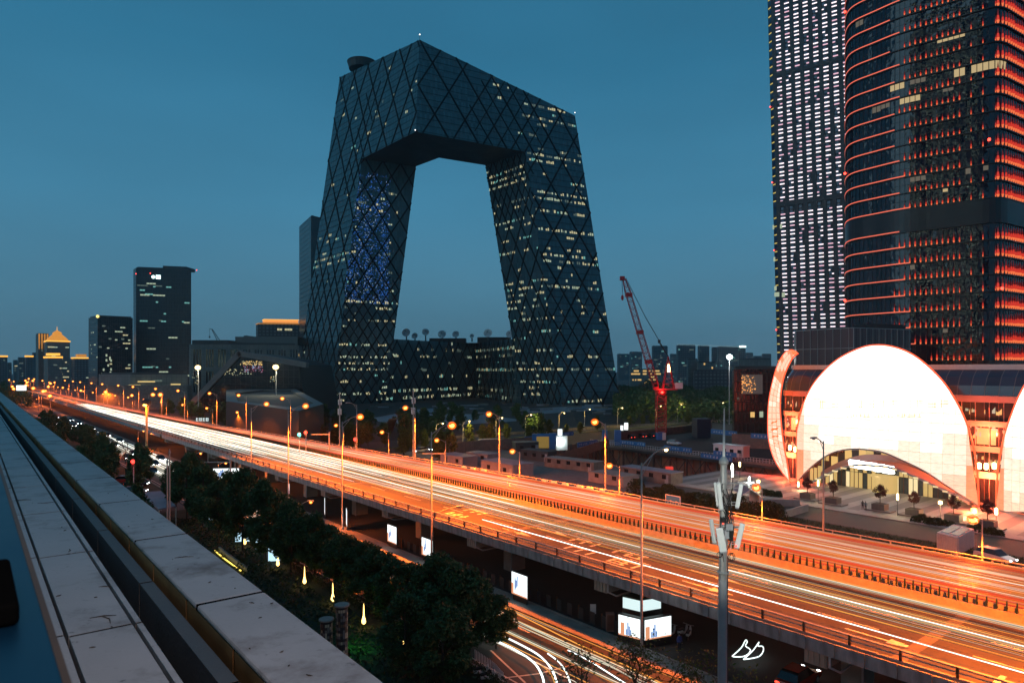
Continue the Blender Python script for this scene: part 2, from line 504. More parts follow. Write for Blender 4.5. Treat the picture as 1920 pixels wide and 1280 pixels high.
mb = MB(); sweep(mb, lambda q: [(near_p(q) + 0.45, ZD + 0.006), (med_p(q) - 1.0, ZD + 0.006), (med_p(q) - 1.0, ZD + 0.002), (near_p(q) + 0.45, ZD + 0.002)], QS)
mb.build("carriageway", MT['asphalt'], er)
mb = MB(); sweep(mb, lambda q: [(med_p(q) + 1.0, ZD + 0.006), (far_p(q) - 0.5, ZD + 0.006), (far_p(q) - 0.5, ZD + 0.002), (med_p(q) + 1.0, ZD + 0.002)], QS)
mb.build("carriageway", MT['asphalt'], er)
# near edge: fascia band of ribbed panels, kerb and tube rail on posts
MT['fascia'] = M("weathered_fascia", (0.24, 0.245, 0.26), 0.85, var=0.6, scale=1.6, bump=0.3, bscale=8, stretch=(1, 1, 0.25))
fq = 30.0; fa = []
mbp = MB(); mbp.obox((0, 0, 0), (0.12, 0, 0), (0, 1.94, 0), (0, 0, 0.95))
pm = None
k = 0
while fq > -215:
    o_ = F(near_p(fq) - 0.14, fq, ZD - 0.72)
    if pm is None:
        pm = mbp.build("fascia_panel", MT['fascia'], er); pm.location = o_; pm.rotation_euler = (0, 0, ROAD_ANG - pi / 2)
    else:
        c_ = twin(pm, er, o_); 
    c_ = None; fq -= 2.0; k += 1
mb = MB(); sweep(mb, lambda q: [(near_p(q) - 0.14, ZD - 0.72), (near_p(q) - 0.02, ZD - 0.72), (near_p(q) - 0.02, ZD + 0.22), (near_p(q) - 0.14, ZD + 0.22)], [-217 - 40 * k for k in range(14)])
mb.build("fascia_band", MT['fascia'], er)
mb = MB(); sweep(mb, lambda q: [(near_p(q), ZD), (near_p(q) + 0.42, ZD), (near_p(q) + 0.36, ZD + 0.34), (near_p(q) + 0.02, ZD + 0.34)], QS)
mb.build("edge_kerb", MT['concrete'], er)
MT['rail_paint'] = M("rail_paint", (0.42, 0.40, 0.37), 0.5, var=0.2, scale=2)
mb = MB()
for dz, r in ((1.0, 0.10), (0.68, 0.05)):
    mb.path([F(near_p(q) + 0.2, q, ZD + dz) for q in QS], r, 6)
mb.build("guard_rail", MT['rail_paint'], er)
post0 = None; q = 30.0; n = 0
while q > -250:
    o_ = F(near_p(q) + 0.2, q, ZD + 0.33)
    if post0 is None:
        m_ = MB(); m_.obox((-0.07, -0.09, 0), (0.14, 0, 0), (0, 0.18, 0), (0, 0, 0.72))
        post0 = m_.build("rail_post", MT['rust'], er); post0.location = o_; post0.rotation_euler = (0, 0, ROAD_ANG)
    else: twin(post0, er, o_)
    q -= 3.2
# far edge: concrete parapet with rail
MT['parapet'] = M("stained_parapet", (0.30, 0.26, 0.20), 0.85, var=0.4, scale=0.9, bump=0.25, bscale=6, stretch=(1, 1, 0.4))
mb = MB(); sweep(mb, lambda q: [(far_p(q) - 0.45, ZD), (far_p(q) - 0.05, ZD), (far_p(q) - 0.1, ZD + 0.78), (far_p(q) - 0.35, ZD + 0.78)], QS)
mb.build("parapet", MT['parapet'], er)
mb = MB(); mb.path([F(far_p(q) - 0.22, q, ZD + 1.08) for q in QS], 0.07, 6)
mb.build("parapet_rail", MT['rail_paint'], er)
post1 = None; q = 30.0
while q > -230:
    o_ = F(far_p(q) - 0.22, q, ZD + 0.77)
    if post1 is None:
        m_ = MB(); m_.obox((-0.06, -0.06, 0), (0.12, 0, 0), (0, 0.12, 0), (0, 0, 0.3))
        post1 = m_.build("parapet_post", MT['rail_paint'], er); post1.location = o_; post1.rotation_euler = (0, 0, ROAD_ANG)
    else: twin(post1, er, o_)
    q -= 3.0
# white boxes hung on the far parapet
wb = None
for (x, y) in ((878, 862), (893, 866), (915, 870), (1027, 902), (1046, 907), (1068, 912), (1093, 915), (1114, 918), (1135, 921)):
    # follow the parapet: find q whose parapet top projects to this column
    q = min((abs(960 + FPX * F(far_p(t), t).x / F(far_p(t), t).y - x), t) for t in [-20 - 0.5 * i for i in range(400)])[1]
    o_ = F(far_p(q) - 0.75, q, ZD + 0.45)
    if wb is None:
        m_ = MB(); m_.obox((-0.2, -0.55, 0), (0.4, 0, 0), (0, 1.1, 0), (0, 0, 0.75))
        wb = m_.build("cabinet", MT['white_paint'], er); wb.location = o_; wb.rotation_euler = (0, 0, ROAD_ANG - pi / 2)
    else: twin(wb, er, o_)
# median: two low walls with a planted trough and dark green anti-glare plates
MT['median'] = M("median_concrete", (0.33, 0.27, 0.17), 0.85, var=0.3, scale=1.2, bump=0.2)
for off in (-0.95, 0.6):
    mb = MB(); sweep(mb, lambda q: [(med_p(q) + off, ZD), (med_p(q) + off + 0.35, ZD), (med_p(q) + off + 0.28, ZD + 0.72), (med_p(q) + off + 0.07, ZD + 0.72)], QS)
    mb.build("median_wall", MT['median'], er)
mb = MB(); sweep(mb, lambda q: [(med_p(q) - 0.6, ZD), (med_p(q) + 0.6, ZD), (med_p(q) + 0.6, ZD + 0.4), (med_p(q) - 0.6, ZD + 0.4)], QS)
mb.build("median_trough", MT['concrete_dark'], er)
pl0 = None; q = 4.0; n = 0
while n < 298:
    o_ = F(med_p(q), q, ZD + 0.4)
    if pl0 is None:
        m_ = MB(); m_.prism([Vector((-0.11, -0.04, 0)), Vector((0.11, -0.04, 0)), Vector((0.11, 0.04, 0)), Vector((-0.11, 0.04, 0))], (0, 0, 0.75))
        m_.prism([Vector((-0.08, -0.03, 0.75)), Vector((0.08, -0.03, 0.75)), Vector((0.08, 0.03, 0.75)), Vector((-0.08, 0.03, 0.75))], (0, 0, 0.18))
        pl0 = m_.build("anti_glare_plate", MT['green_plastic'], er); pl0.location = o_; pl0.rotation_euler = (0, 0, ROAD_ANG + pi / 2)
    else: twin(pl0, er, o_)
    n += 1; q -= 0.655
mb = MB()
while q > -330:
    mb.box(F(med_p(q), q, ZD + 0.78), 0.2, 0.1, 0.85, ROAD_ANG + pi / 2); q -= 0.66
mb.build("anti_glare_plates", MT['green_plastic'], er, kind="stuff")
# piers with capped heads under the near side
prq = [-3, -23.5, -44, -64.5, -85, -105.5, -126, -147, -168, -190, -212]
for q in prq:
    mb = MB()
    mb.rbox(52.2, q - 0.75, 0, 54.4, q + 0.75, ZD - 1.32)
    mb.build("pier", MT['concrete'], er)
    mb = MB()
    mb.rbox(46.75, q - 0.8, ZD - 1.75, 49.5, q + 0.8, ZD - 0.66)
    for k in range(4): mb.rbox(46.68, q - 0.7 + 0.4 * k, ZD - 1.7, 46.75, q - 0.5 + 0.4 * k, ZD - 0.72)
    mb.build("bearing_block", MT['concrete'], er)
    mb = MB(); mb.path([F(46.6, q + 1.1, ZD - 0.6), F(46.6, q + 1.1, ZD - 1.5), F(47.3, q + 1.5, ZD - 1.9), F(52.1, q + 0.9, ZD - 2.2), F(52.1, q + 0.9, 0.0)], 0.09, 6)
    mb.build("drain_pipe", MT['grey_paint'], er)
    mb = MB(); mb.rbox(66.5, q - 0.75, 0, 68.6 if q > -150 else 67.5, q + 0.75, ZD - 1.32)
    if q > -200: mb.build("pier", MT['concrete'], er)
# road paint on the deck: edge lines, dashes, arrows and stretched ground lettering
dm = struct("deck_marking")
z0, z1 = ZD + 0.010, ZD + 0.0105
mb = MB()
qq = [36 - 6 * k for k in range(60)]
sweep(mb, lambda q: [(near_p(q) + 0.85, z0), (near_p(q) + 1.02, z0), (near_p(q) + 1.02, z1), (near_p(q) + 0.85, z1)], qq)
sweep(mb, lambda q: [(med_p(q) + 1.35, z0), (med_p(q) + 1.5, z0), (med_p(q) + 1.5, z1), (med_p(q) + 1.35, z1)], qq)
sweep(mb, lambda q: [(med_p(q) - 1.6, z0), (med_p(q) - 1.45, z0), (med_p(q) - 1.45, z1), (med_p(q) - 1.6, z1)], qq)
sweep(mb, lambda q: [(far_p(q) - 1.0, z0), (far_p(q) - 0.85, z0), (far_p(q) - 0.85, z1), (far_p(q) - 1.0, z1)], qq)
mb.build("edge_line", MT['yellow_paint'], dm)
for p in (52.2, 55.8, 66.4, 70.2):
    q = 10.0
    while q > -160:
        mb = MB(); mb.rbox(p, q - 4.6, z0, p + 0.16, q, z1)
        if far_p(q) - 1.5 > p: mb.build("dash", MT['paint'], dm)
        q -= 10.5
def arrow(p, q, s=1.0):       # straight arrow pointing along the traffic (towards +q)
    mb = MB()
    mb.rbox(p - 0.09 * s, q - 3.2 * s, z0, p + 0.09 * s, q, z1)
    mb.face([F(p - 0.5 * s, q - 0.2, z1), F(p + 0.5 * s, q - 0.2, z1), F(p, q + 2.0 * s, z1)])
    mb.build("arrow", MT['paint'], dm)
for p, q in ((50.7, -34.5), (54.0, -36), (50.6, -20), (54.1, -58), (50.8, -60.5), (57.6, -36), (54.0, -92)): arrow(p, q)
def glyph(p, q, seed, w=1.5, l=4.4):   # a stretched ground character made of strokes
    r = random.Random(seed); mb = MB(); t = 0.22
    for k in range(3):
        qz = q - l * (0.12 + 0.36 * k)
        mb.rbox(p - w / 2, qz - 0.34, z0, p + w / 2, qz, z1)
    for k in (-0.42, 0.0, 0.42):
        if r.random() < 0.75:
            a_ = q - l * r.choice((0.9, 0.9, 0.55)); b_ = q - l * r.choice((0.05, 0.4))
            mb.rbox(p + w * k - t / 2, a_, z1, p + w * k + t / 2, b_, z1 + 0.0005)
    mb.build("ground_character", MT['paint'], dm)
for i, (p, q) in enumerate(((50.8, -48.5), (50.8, -42.4), (53.6, -50.5), (53.6, -44.2), (50.8, -71), (49.6, -9.5), (53.7, -71), (49.6, -3.5))): glyph(p, q, i)
MT['joint'] = M("joint_strip", (0.13, 0.11, 0.09), 0.7, var=0.3, scale=3)
for qj in (-18.5, -62, -104):
    mb = MB(); mb.rbox(near_p(qj) + 0.45, qj - 0.45, ZD + 0.0115, med_p(qj) - 1.0, qj + 0.45, ZD + 0.012)
    mb.rbox(med_p(qj) + 1.0, qj - 0.45, ZD + 0.0115, far_p(qj) - 0.5, qj + 0.45, ZD + 0.012)
    mb.build("expansion_joint", MT['joint'], dm)

# ================================================================== THE STONE TERRACE EDGE THE CAMERA STANDS BEHIND
HC = 1.7
zc = H - HC
te = struct("terrace")
J0, JL = -7.64, 2.35
MT['joint_black'] = M('joint_black', (0.004, 0.004, 0.004), 1.0, spec=0.0)
def slab_run(name, p0, p1, z0_, z1_, qa, qb, mat, gap=0.03, first=J0, L=JL, chamfer=0.0):
    q = first + L * math.ceil((qb - first) / L)
    out = []; jb = MB()
    while q > qa:
        mb = MB(); mb.rbox(p0, q - L + gap, z0_, p1, q, z1_, F2)
        o = mb.build(name, mat, te); out.append(o)
        jb.rbox(p0 + 0.003, q - L, z0_, p1 - 0.003, q - L + gap, z1_ - 0.003, F2)
        q -= L
    jb.build('joint_filler', MT['joint_black'], te, kind='stuff')
    return out
caps = slab_run("cap_stone", 0.7547 * HC, 1.039 * HC, zc - 0.045, zc, -88, 6, MT['stone'])
for o in caps:
    if o.data.vertices[0].co.y < 40:
        bv = o.modifiers.new("edge", 'BEVEL'); bv.width = 0.018; bv.segments = 2
mb = MB(); mb.rbox(0.7547 * HC + 0.05, -90, 0.02, 1.039 * HC - 0.06, 8, zc - 0.05, F2); mb.build("parapet_core", MT['stone'], te)
MT['orange_face'] = M("orange_lit_face", (0.36, 0.20, 0.08), 0.5, metal=0.2, var=0.5, scale=1.2, stretch=(1, 1, 2))  # orange light from the trench put into the base colour
slab_run("face_panel", 0.7547 * HC + 0.004, 0.7547 * HC + 0.045, zc - 0.42, zc - 0.047, -88, 6, MT['orange_face'], L=1.175, first=J0 - 0.3)
# grey coping beam in the trench, 8 cm lower
slab_run("coping", 0.653 * HC, 0.711 * HC, zc - 0.085 - 0.30, zc - 0.085, -88, 6, MT['stone_dark'], L=2.35, first=J0 - 1.1)
mb = MB(); mb.rbox(0.537 * HC, -90, zc - 0.75, 0.7547 * HC + 0.04, 8, zc - 0.7, F2); mb.build("trench_floor", MT['black'], te)
# window sill of stone: wide slabs with a narrow strip each side, open joints between
f0 = -7.46
slab_run("sill_slab", 0.292 * HC, 0.500 * HC, zc - 0.12, zc, -88, 6, MT['stone'], first=f0, L=2.3)
slab_run("sill_edge", 0.515 * HC, 0.535 * HC, zc - 0.70, zc - 0.002, -88, 6, MT['stone'], first=f0, L=2.3)
slab_run("sill_border", 0.246 * HC, 0.278 * HC, zc - 0.12, zc - 0.001, -88, 6, MT['stone'], first=f0 - 0.05, L=2.3)
mb = MB(); mb.rbox(0.1 * HC, -90, zc - 0.7, 0.513 * HC, 8, zc - 0.125, F2); mb.build("sill_core", MT['stone_dark'], te)
mb = MB(); mb.rbox(-30, -90, 0.02, 0.7547 * HC + 0.049, 8, zc - 0.76, F2); mb.build("podium_block", MT['concrete_dark'], te)
# blurred blue metal window frame right beside the camera
MT['blue_metal'] = M("blue_metal", (0.003, 0.03, 0.065), 0.4, metal=0.3, var=0.25, scale=1.5)
wf = thing("window_frame", "blurred blue metal window frame at the lower edge beside the stone sill", "window frame", F2(-0.1, -2, H - 0.9))
mb = MB(); mb.rbox(-0.6, -6, H - 0.95, 0.2525 * 0.55, 0.4, H - 0.55, F2); mb.build("frame_rail", MT['blue_metal'], wf)
mb = MB(); mb.rbox(0.128, -6, H - 0.60, 0.1405, 0.4, H - 0.548, F2); mb.build("frame_gasket", MT['rust'], wf)
bx = MB(); bx.rbox(-0.4, -2.25, H - 0.549, 0.085, -1.80, H - 0.50, F2)
tag(bx.build("latch_box", MT['joint_black'], None, off=F2(-0.1, -2.0, H - 0.549)), "blurred black box lying on the blue window frame", "box")
bv = bpy.data.objects["latch_box"].modifiers.new("edge", 'BEVEL'); bv.width = 0.012; bv.segments = 3

# lamps on the building behind the camera throw the warm light on the stone
wl_ = thing("wall_lamp", "warm wall lamp of the building behind the stone sill", "wall lamp", F2(-0.3, 5.0, H + 6))
mb = MB(); mb.box(F2(-0.3, 5.0, H + 6), 0.25, 0.12, 0.35); mb.build("case", MT['dark_steel'], wl_)
def point(parent, nm, loc, en, col, r=0.12, kind='POINT'):
    d = bpy.data.lights.new(nm, kind); d.energy = en; d.color = col; d.shadow_soft_size = r
    o = bpy.data.objects.new(nm, d); COL.objects.link(o); o.parent = parent; o.location = Vector(loc) - parent.location
    return o
point(wl_, "wall_lamp_light", F2(-0.1, 4.6, H + 5.8), 2000, (1.0, 0.74, 0.64))
tl_ = thing("trench_lamp", "small amber lamp low in the trench beside the coping stones", "lamp", F2(0.60 * HC, -1.2, zc - 0.3))
mb = MB(); mb.box(F2(0.60 * HC, -1.2, zc - 0.3), 0.08, 0.08, 0.08); mb.build("case", MT['dark_steel'], tl_)
point(tl_, "trench_light", F2(0.60 * HC, -1.6, zc + 0.05), 26, (1.0, 0.34, 0.06), 0.05)
fl_ = thing("mast_fill_spot", "unseen added spot behind the stone sill, aimed at the antenna mast", "floodlight", F2(-1.0, 4.0, H + 3))
mb = MB(); mb.box(F2(-1.0, 4.0, H + 3), 0.3, 0.3, 0.25); mb.build("case", MT['dark_steel'], fl_)
sp_ = point(fl_, "mast_fill", F2(-0.8, 3.6, H + 3), 45000, (0.95, 0.97, 0.85), 0.1, 'SPOT')  # added spot out of view, only to brighten the mast panels
sp_.data.spot_size = radians(12.5); sp_.data.spot_blend = 0.8
sp_.rotation_euler = (Vector((10.5, 34, H - 7.5)) - F2(-0.8, 3.6, H + 3)).to_track_quat('-Z', 'Y').to_euler()

rd_ = random.Random(12); mb = MB()      # grit and dry twigs blown onto the stone
for i in range(46):
    q = -2.6 - 9 * rd_.random() ** 1.6; p = rd_.choice((rd_.uniform(0.30, 0.49), rd_.uniform(0.77, 1.03))) * HC; c = F2(p, q, zc + 0.004); a_ = rd_.uniform(0, 6.28); L_ = rd_.uniform(0.008, 0.05) if i > 9 else rd_.uniform(0.08, 0.20)
    d_ = Vector((cos(a_), sin(a_), 0)) * L_; mb.path([c - d_ / 2, c + Vector((d_.y, -d_.x, 0)) * 0.12, c + d_ / 2], [0.002, 0.0045, 0.002], 4)
tag(mb.build("debris", MT['bark'], None, off=F2(0.8 * HC, -5, zc)), "dry twigs and grit scattered over the stone slabs", "debris", None, "stuff")
# ================================================================== THE LOOPED GLASS TOWER
EYE = Vector((0, 0, H))
def ray(px, py): return Vector(((px - 960) / FPX, 1, -(py - HOR) / FPX))
class Plane:
    def __init__(s, o, a, b):
        s.o = o; s.n = a.cross(b).normalized()
    def hit(s, px, py):
        r = ray(px, py); return EYE + r * (s.n.dot(s.o - EYE) / s.n.dot(r))
def to_ground(a, b, z=0.0): return a + (b - a) * ((a.z - z) / (a.z - b.z))
U = Vector((-1060, 1280, 0)).normalized(); V = Vector((2300, 1280, 0)).normalized()
tP, tQ = pt(787, 75, 428), pt(779, 247, 420)
PL, PR = Plane(tQ, U, tP - tQ), Plane(tQ, V, tP - tQ)
tL = PL.hit(637, 145); tA = to_ground(tL, PL.hit(555, 735))
e1t = PL.hit(678, 298); e1b = to_ground(e1t, PL.hit(622, 757))
tR = PR.hit(1078, 217); tD = to_ground(tR, PR.hit(1162, 745))
e2t = PR.hit(985, 285); e2b = to_ground(e2t, PR.hit(1053, 753))
P1, P2 = Plane(e1t, V, e1b - e1t), Plane(e2t, U, e2b - e2t)
g1t = P1.hit(780, 312); g1m = P1.hit(738, 638); g1b = to_ground(g1t, g1m)
g2t = P2.hit(910, 310); g2m = P2.hit(960, 633); g2b = to_ground(g2t, g2m)
kk = pt(823, 296, (H - tQ.z) / ((296 - HOR) / FPX))
ktop = Vector((kk.x - 1, kk.y + 6, 224.0))
lb = tL + (g1t - e1t); rb = tR + (g2t - e2t)
LT = thing("looped_tower", "dark glass skyscraper bent into a leaning loop with diagonal bracing across its facade", "skyscraper", (-40, 470, 0))
MT['loop_glass'] = facade("loop_glass", (0.046, 0.118, 0.145), (0.016, 0.042, 0.052), 1.6, 4.25, 0.28, rough=0.24, var=0.22, metal=0.25)
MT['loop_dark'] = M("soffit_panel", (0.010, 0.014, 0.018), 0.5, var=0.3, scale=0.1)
MT['brace'] = M("brace_metal", (0.004, 0.006, 0.008), 0.8, spec=0.1)
def basis(o, e1):
    return o, e1.normalized()
class Face:      # planar facade with metric coordinates (s along e1, t up the slope)
    def __init__(s, pts, e1):
        s.pts = [Vector(p) for p in pts]; s.e1 = e1.normalized()
        n = Vector((0, 0, 0))
        for a_, b_ in zip(s.pts, s.pts[1:] + s.pts[:1]): n += a_.cross(b_)
        s.n = n.normalized()
        if s.n.dot(EYE - s.pts[0]) < 0: s.n = -s.n
        s.e2 = s.n.cross(s.e1).normalized()
        if s.e2.z < 0: s.e2 = -s.e2
        s.o = min(s.pts, key=lambda p: p.z)
        s.poly = [((p - s.o).dot(s.e1), (p - s.o).dot(s.e2)) for p in s.pts]
    def w(s, a_, b_, d=0.0): return s.o + s.e1 * a_ + s.e2 * b_ + s.n * d
    def inside(s, x, y):
        c = False; P = s.poly
        for i in range(len(P)):
            (x0, y0), (x1, y1) = P[i], P[i - 1]
            if (y0 > y) != (y1 > y) and x < (x1 - x0) * (y - y0) / (y1 - y0) + x0: c = not c
        return c
    def clip(s, a_, b_):     # pieces of segment a-b inside the outline
        ts = [0.0, 1.0]; P = s.poly; dx, dy = b_[0] - a_[0], b_[1] - a_[1]
        for i in range(len(P)):
            (x0, y0), (x1, y1) = P[i], P[i - 1]
            ex, ey = x1 - x0, y1 - y0; den = dx * ey - dy * ex
            if abs(den) < 1e-9: continue
            t = ((x0 - a_[0]) * ey - (y0 - a_[1]) * ex) / den; k = ((x0 - a_[0]) * dy - (y0 - a_[1]) * dx) / den
            if 0 < t < 1 and -1e-6 <= k <= 1 + 1e-6: ts.append(t)
        ts.sort(); out = []
        for t0, t1 in zip(ts, ts[1:]):
            if t1 - t0 < 1e-4: continue
            tm = (t0 + t1) / 2
            if s.inside(a_[0] + dx * tm, a_[1] + dy * tm): out.append(((a_[0] + dx * t0, a_[1] + dy * t0), (a_[0] + dx * t1, a_[1] + dy * t1)))
        return out
    def skin(s, mb): mb.face(s.pts if s.n.dot(Vector((0, 0, 0))) == 0 else s.pts, uv=[((p - s.o).dot(s.e1) + 500, p.z) for p in s.pts])
    def beam(s, mb, a_, b_, w=0.8, d=0.35):
        A_, B_ = s.w(*a_, -0.1), s.w(*b_, -0.1); dr = (B_ - A_)
        if dr.length < 0.3: return
        sd = dr.normalized().cross(s.n) * w
        mb.obox(A_ - sd / 2, dr, sd, s.n * (d + 0.1))
fL = Face([tP, tL, tA, e1b, e1t, tQ], U)
fR = Face([tP, tQ, e2t, e2b, tD, tR], V)
f1 = Face([e1t, e1b, g1b, g1t], V)
f2 = Face([e2t, g2t, g2b, e2b], U)
# the low base joining both legs behind
zp = 46.0
pk = pt(884, 640, (H - zp) / ((640 - HOR) / FPX))
pa = Vector((g1m.x, g1m.y, 0)) - V * 12; pe = Vector((g2m.x, g2m.y, 0)); pk0 = Vector((pk.x, pk.y + 40, 0))
fp1 = Face([Vector((pa.x, pa.y, zp)), Vector((pa.x, pa.y, 0)), pk0, Vector((pk0.x, pk0.y, zp))], pk0 - pa)
fp2 = Face([Vector((pk0.x, pk0.y, zp)), pk0, pe + Vector((6, -4, 0)), Vector((pe.x + 6, pe.y - 4, zp))], pe - pk0)
mb = MB()
for f in (fL, f1): f.skin(mb)
mb.face([lb, tL, tA, g1b], uv=[(0, lb.z), (40, tL.z), (40, 0), (0, 0)]); mb.face([g1t, lb, g1b], uv=[(0, 170), (30, 240), (0, 0)])
mb.build("left_leg", MT['loop_glass'], LT)
mb = MB()
for f in (fR, f2): f.skin(mb)
mb.face([tR, rb, g2b, tD], uv=[(0, tR.z), (40, rb.z), (40, 0), (0, 0)]); mb.face([g2t, g2b, rb], uv=[(0, 170), (0, 0), (30, 200)])
mb.face([g1t, kk, ktop, lb], uv=[(0, 170), (30, 170), (30, 224), (0, 240)]); mb.face([kk, g2t, rb, ktop], uv=[(0, 170), (30, 170), (30, 200), (0, 224)])
mb.build("right_leg", MT['loop_glass'], LT)
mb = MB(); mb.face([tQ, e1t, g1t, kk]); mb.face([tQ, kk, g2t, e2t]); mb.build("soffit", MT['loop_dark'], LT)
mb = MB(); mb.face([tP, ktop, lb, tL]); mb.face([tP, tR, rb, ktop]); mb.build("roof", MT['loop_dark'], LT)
mb = MB(); fp1.skin(mb); fp2.skin(mb)
bk = [Vector((pa.x, pa.y, zp)), Vector((pk0.x, pk0.y, zp)), Vector((pe.x + 6, pe.y - 4, zp)), Vector((pe.x + 30, pe.y + 70, zp)), Vector((pa.x - 30, pa.y + 100, zp))]
mb.face(bk, uv=[(0, 0)] * 5); mb.build("base_wing", MT['loop_glass'], LT)
# diagonal bracing: a coarse net everywhere, halved where the loads are high
mb = MB()
def net(f, sp, slope, ph, w, region=None, d=0.35):
    xs = [p[0] for p in f.poly]; ys = [p[1] for p in f.poly]
    x0, x1, y0, y1 = min(xs) - 1, max(xs) + 1, min(ys), max(ys); hgt = y1 - y0
    for sg in (1, -1):
        k = math.floor((x0 - hgt / slope) / sp)
        while k * sp < x1 + hgt / slope:
            xb = k * sp + ph
            for A_, B_ in f.clip((xb, y0), (xb + sg * hgt / slope, y1)):
                n_ = max(1, int(sqrt((A_[0] - B_[0]) ** 2 + (A_[1] - B_[1]) ** 2) / 9))
                if region is None: f.beam(mb, A_, B_, w, d)
                else:
                    for i in range(n_):
                        a2 = (A_[0] + (B_[0] - A_[0]) * i / n_, A_[1] + (B_[1] - A_[1]) * i / n_)
                        b2 = (A_[0] + (B_[0] - A_[0]) * (i + 1) / n_, A_[1] + (B_[1] - A_[1]) * (i + 1) / n_)
                        if region((a2[0] + b2[0]) / 2, (a2[1] + b2[1]) / 2): f.beam(mb, a2, b2, w, d)
            k += 1
def sproj(f, px, py):    # pixel to facade coordinates
    p = Plane(f.o, f.e1, f.e2).hit(px, py); return ((p - f.o).dot(f.e1), (p - f.o).dot(f.e2))
cL, cM = sproj(fL, 701, 165), sproj(fL, 655, 350)
net(fL, 21.0, 1.75, 3, 0.95)
net(fL, 21.0, 1.75, 13.5, 0.6, lambda x, y: cM[1] < y < cL[1] and abs(x - (cL[0] + (cM[0] - cL[0]) * (y - cL[1]) / (cM[1] - cL[1]))) < 10, 0.3)
net(fL, 21.0, 1.75, 13.5, 0.6, lambda x, y: y < 95, 0.3)
net(fR, 21.0, 1.6, 5, 0.95)
cR = sproj(fR, 950, 235)
net(fR, 21.0, 1.6, 15.5, 0.6, lambda x, y: abs(y - cR[1]) < 48 and abs(x - cR[0]) < 30 - abs(y - cR[1]) * 0.35, 0.3)
net(fR, 21.0, 1.6, 15.5, 0.6, lambda x, y: y < 80 and x < sproj(fR, 1110, 700)[0], 0.3)
net(f1, 13.0, 1.55, 2, 0.9); net(f1, 13.0, 1.55, 8.5, 0.6, lambda x, y: y < 90, 0.3)
net(f2, 13.0, 1.9, 2, 0.9); net(f2, 13.0, 1.9, 8.5, 0.6, lambda x, y: y > 128 or y < 60, 0.3)
net(fp1, 12, 1.5, 2, 0.7); net(fp2, 12, 1.5, 2, 0.7)
for f, A_, B_ in ((fL, tP, tQ), (fL, tP, tL), (fL, tQ, e1t), (fR, tP, tR), (fR, tQ, e2t), (f1, e1t, e1b), (f2, e2t, e2b)):
    pass
mb.build("bracing", MT['brace'], LT, kind="stuff")
# floor edges: real thin ledges every third storey on the big faces
mb = MB()
for f in (fL, fR):
    ys = [p[1] for p in f.poly]; y = 4.3
    while y < max(ys):
        for A_, B_ in f.clip((-400, y), (400, y)): f.beam(mb, A_, B_, 0.22, 0.12)
        y += 4.3
mb.build("floor_ledges", MT['brace'], LT, kind="stuff")
# lit rooms
rw = random.Random(21)
WB = {k: MB() for k in ('win_warm', 'win_pale', 'win_cool', 'win_dim')}
def rooms(f, prob, mats, fh=4.3, w=(0.9, 1.4), hgt=2.05, run=4.0, pw=1.6):
    ys = [p[1] for p in f.poly]; xs = [p[0] for p in f.poly]
    y = 1.0
    while y < max(ys):
        x = min(xs) + rw.random() * 6; rowk = rw.random() ** 1.7 * 2.0
        while x < max(xs):
            L_ = rw.choice((1, 1, 2, 2, 3, 4)) if run > 3 else 1
            pr = 2.6 * prob(x, y) * rowk
            if rw.random() < pr:
                kd = rw.choices(*mats)[0]
                for k in range(L_):
                    ww = rw.uniform(*w); xx = x + k * pw
                    hh = hgt * rw.uniform(0.55, 1.0); y0 = y + 0.9
                    if all(f.inside(a_, b_) for a_, b_ in ((xx, y0), (xx + ww, y0), (xx, y0 + hh), (xx + ww, y0 + hh))):
                        kk_ = kd if rw.random() < 0.75 else rw.choice(('win_dim', 'win_warm', 'win_pale'))
                        WB[kk_].face([f.w(xx, y0, 0.08), f.w(xx + ww, y0, 0.08), f.w(xx + ww, y0 + hh, 0.08), f.w(xx, y0 + hh, 0.08)])
            x += L_ * pw + rw.random() * 3
        y += fh
warm = (['win_warm', 'win_pale', 'win_cool', 'win_dim'], [5, 3, 1, 2.5])
cool = (['win_warm', 'win_pale', 'win_cool', 'win_dim'], [3, 2.5, 3, 4])
xr = sproj(fR, 985, 300)[0]; yr = sproj(fR, 985, 300)[1]
def prR(x, y):
    h_ = y / fR.w(0, 1).z if False else y
    if x < xr - 20: return 0.012
    if x < xr: return 0.05 if y > yr - 25 else 0.10
    return 0.20 if y > 70 else 0.09
rooms(fR, prR, warm)
yb = sproj(fL, 620, 470)[1]
def prL(x, y):
    if abs(y - yb) < 13: return 0.30
    return 0.012 if y < 150 else 0.022
rooms(fL, prL, (['win_warm', 'win_pale', 'win_cool', 'win_dim'], [3, 3, 1, 5]))
y570, y340 = sproj(f1, 690, 570)[1], sproj(f1, 720, 330)[1]
rooms(f1, lambda x, y: 0.30 if y > y340 else (0.07 if y > y570 else 0.20), warm, w=(0.8, 1.3), hgt=1.9)
rooms(f2, lambda x, y: 0.34 if y > 150 else 0.19, warm, w=(0.8, 1.3), hgt=2.0)
rooms(fp1, lambda x, y: 0.10 if y > 18 else 0.34, (['win_warm', 'win_pale', 'win_cool', 'win_dim'], [3, 4, 3, 3]), fh=5.2, w=(0.6, 1.3), hgt=2.6)
rooms(fp2, lambda x, y: 0.28, (['win_warm', 'win_pale', 'win_cool', 'win_dim'], [1, 2, 5, 5]), fh=5.2, w=(0.6, 1.3), hgt=2.6)
for k, w_ in WB.items(): w_.build("lit_window", MT[k], LT, kind="stuff")
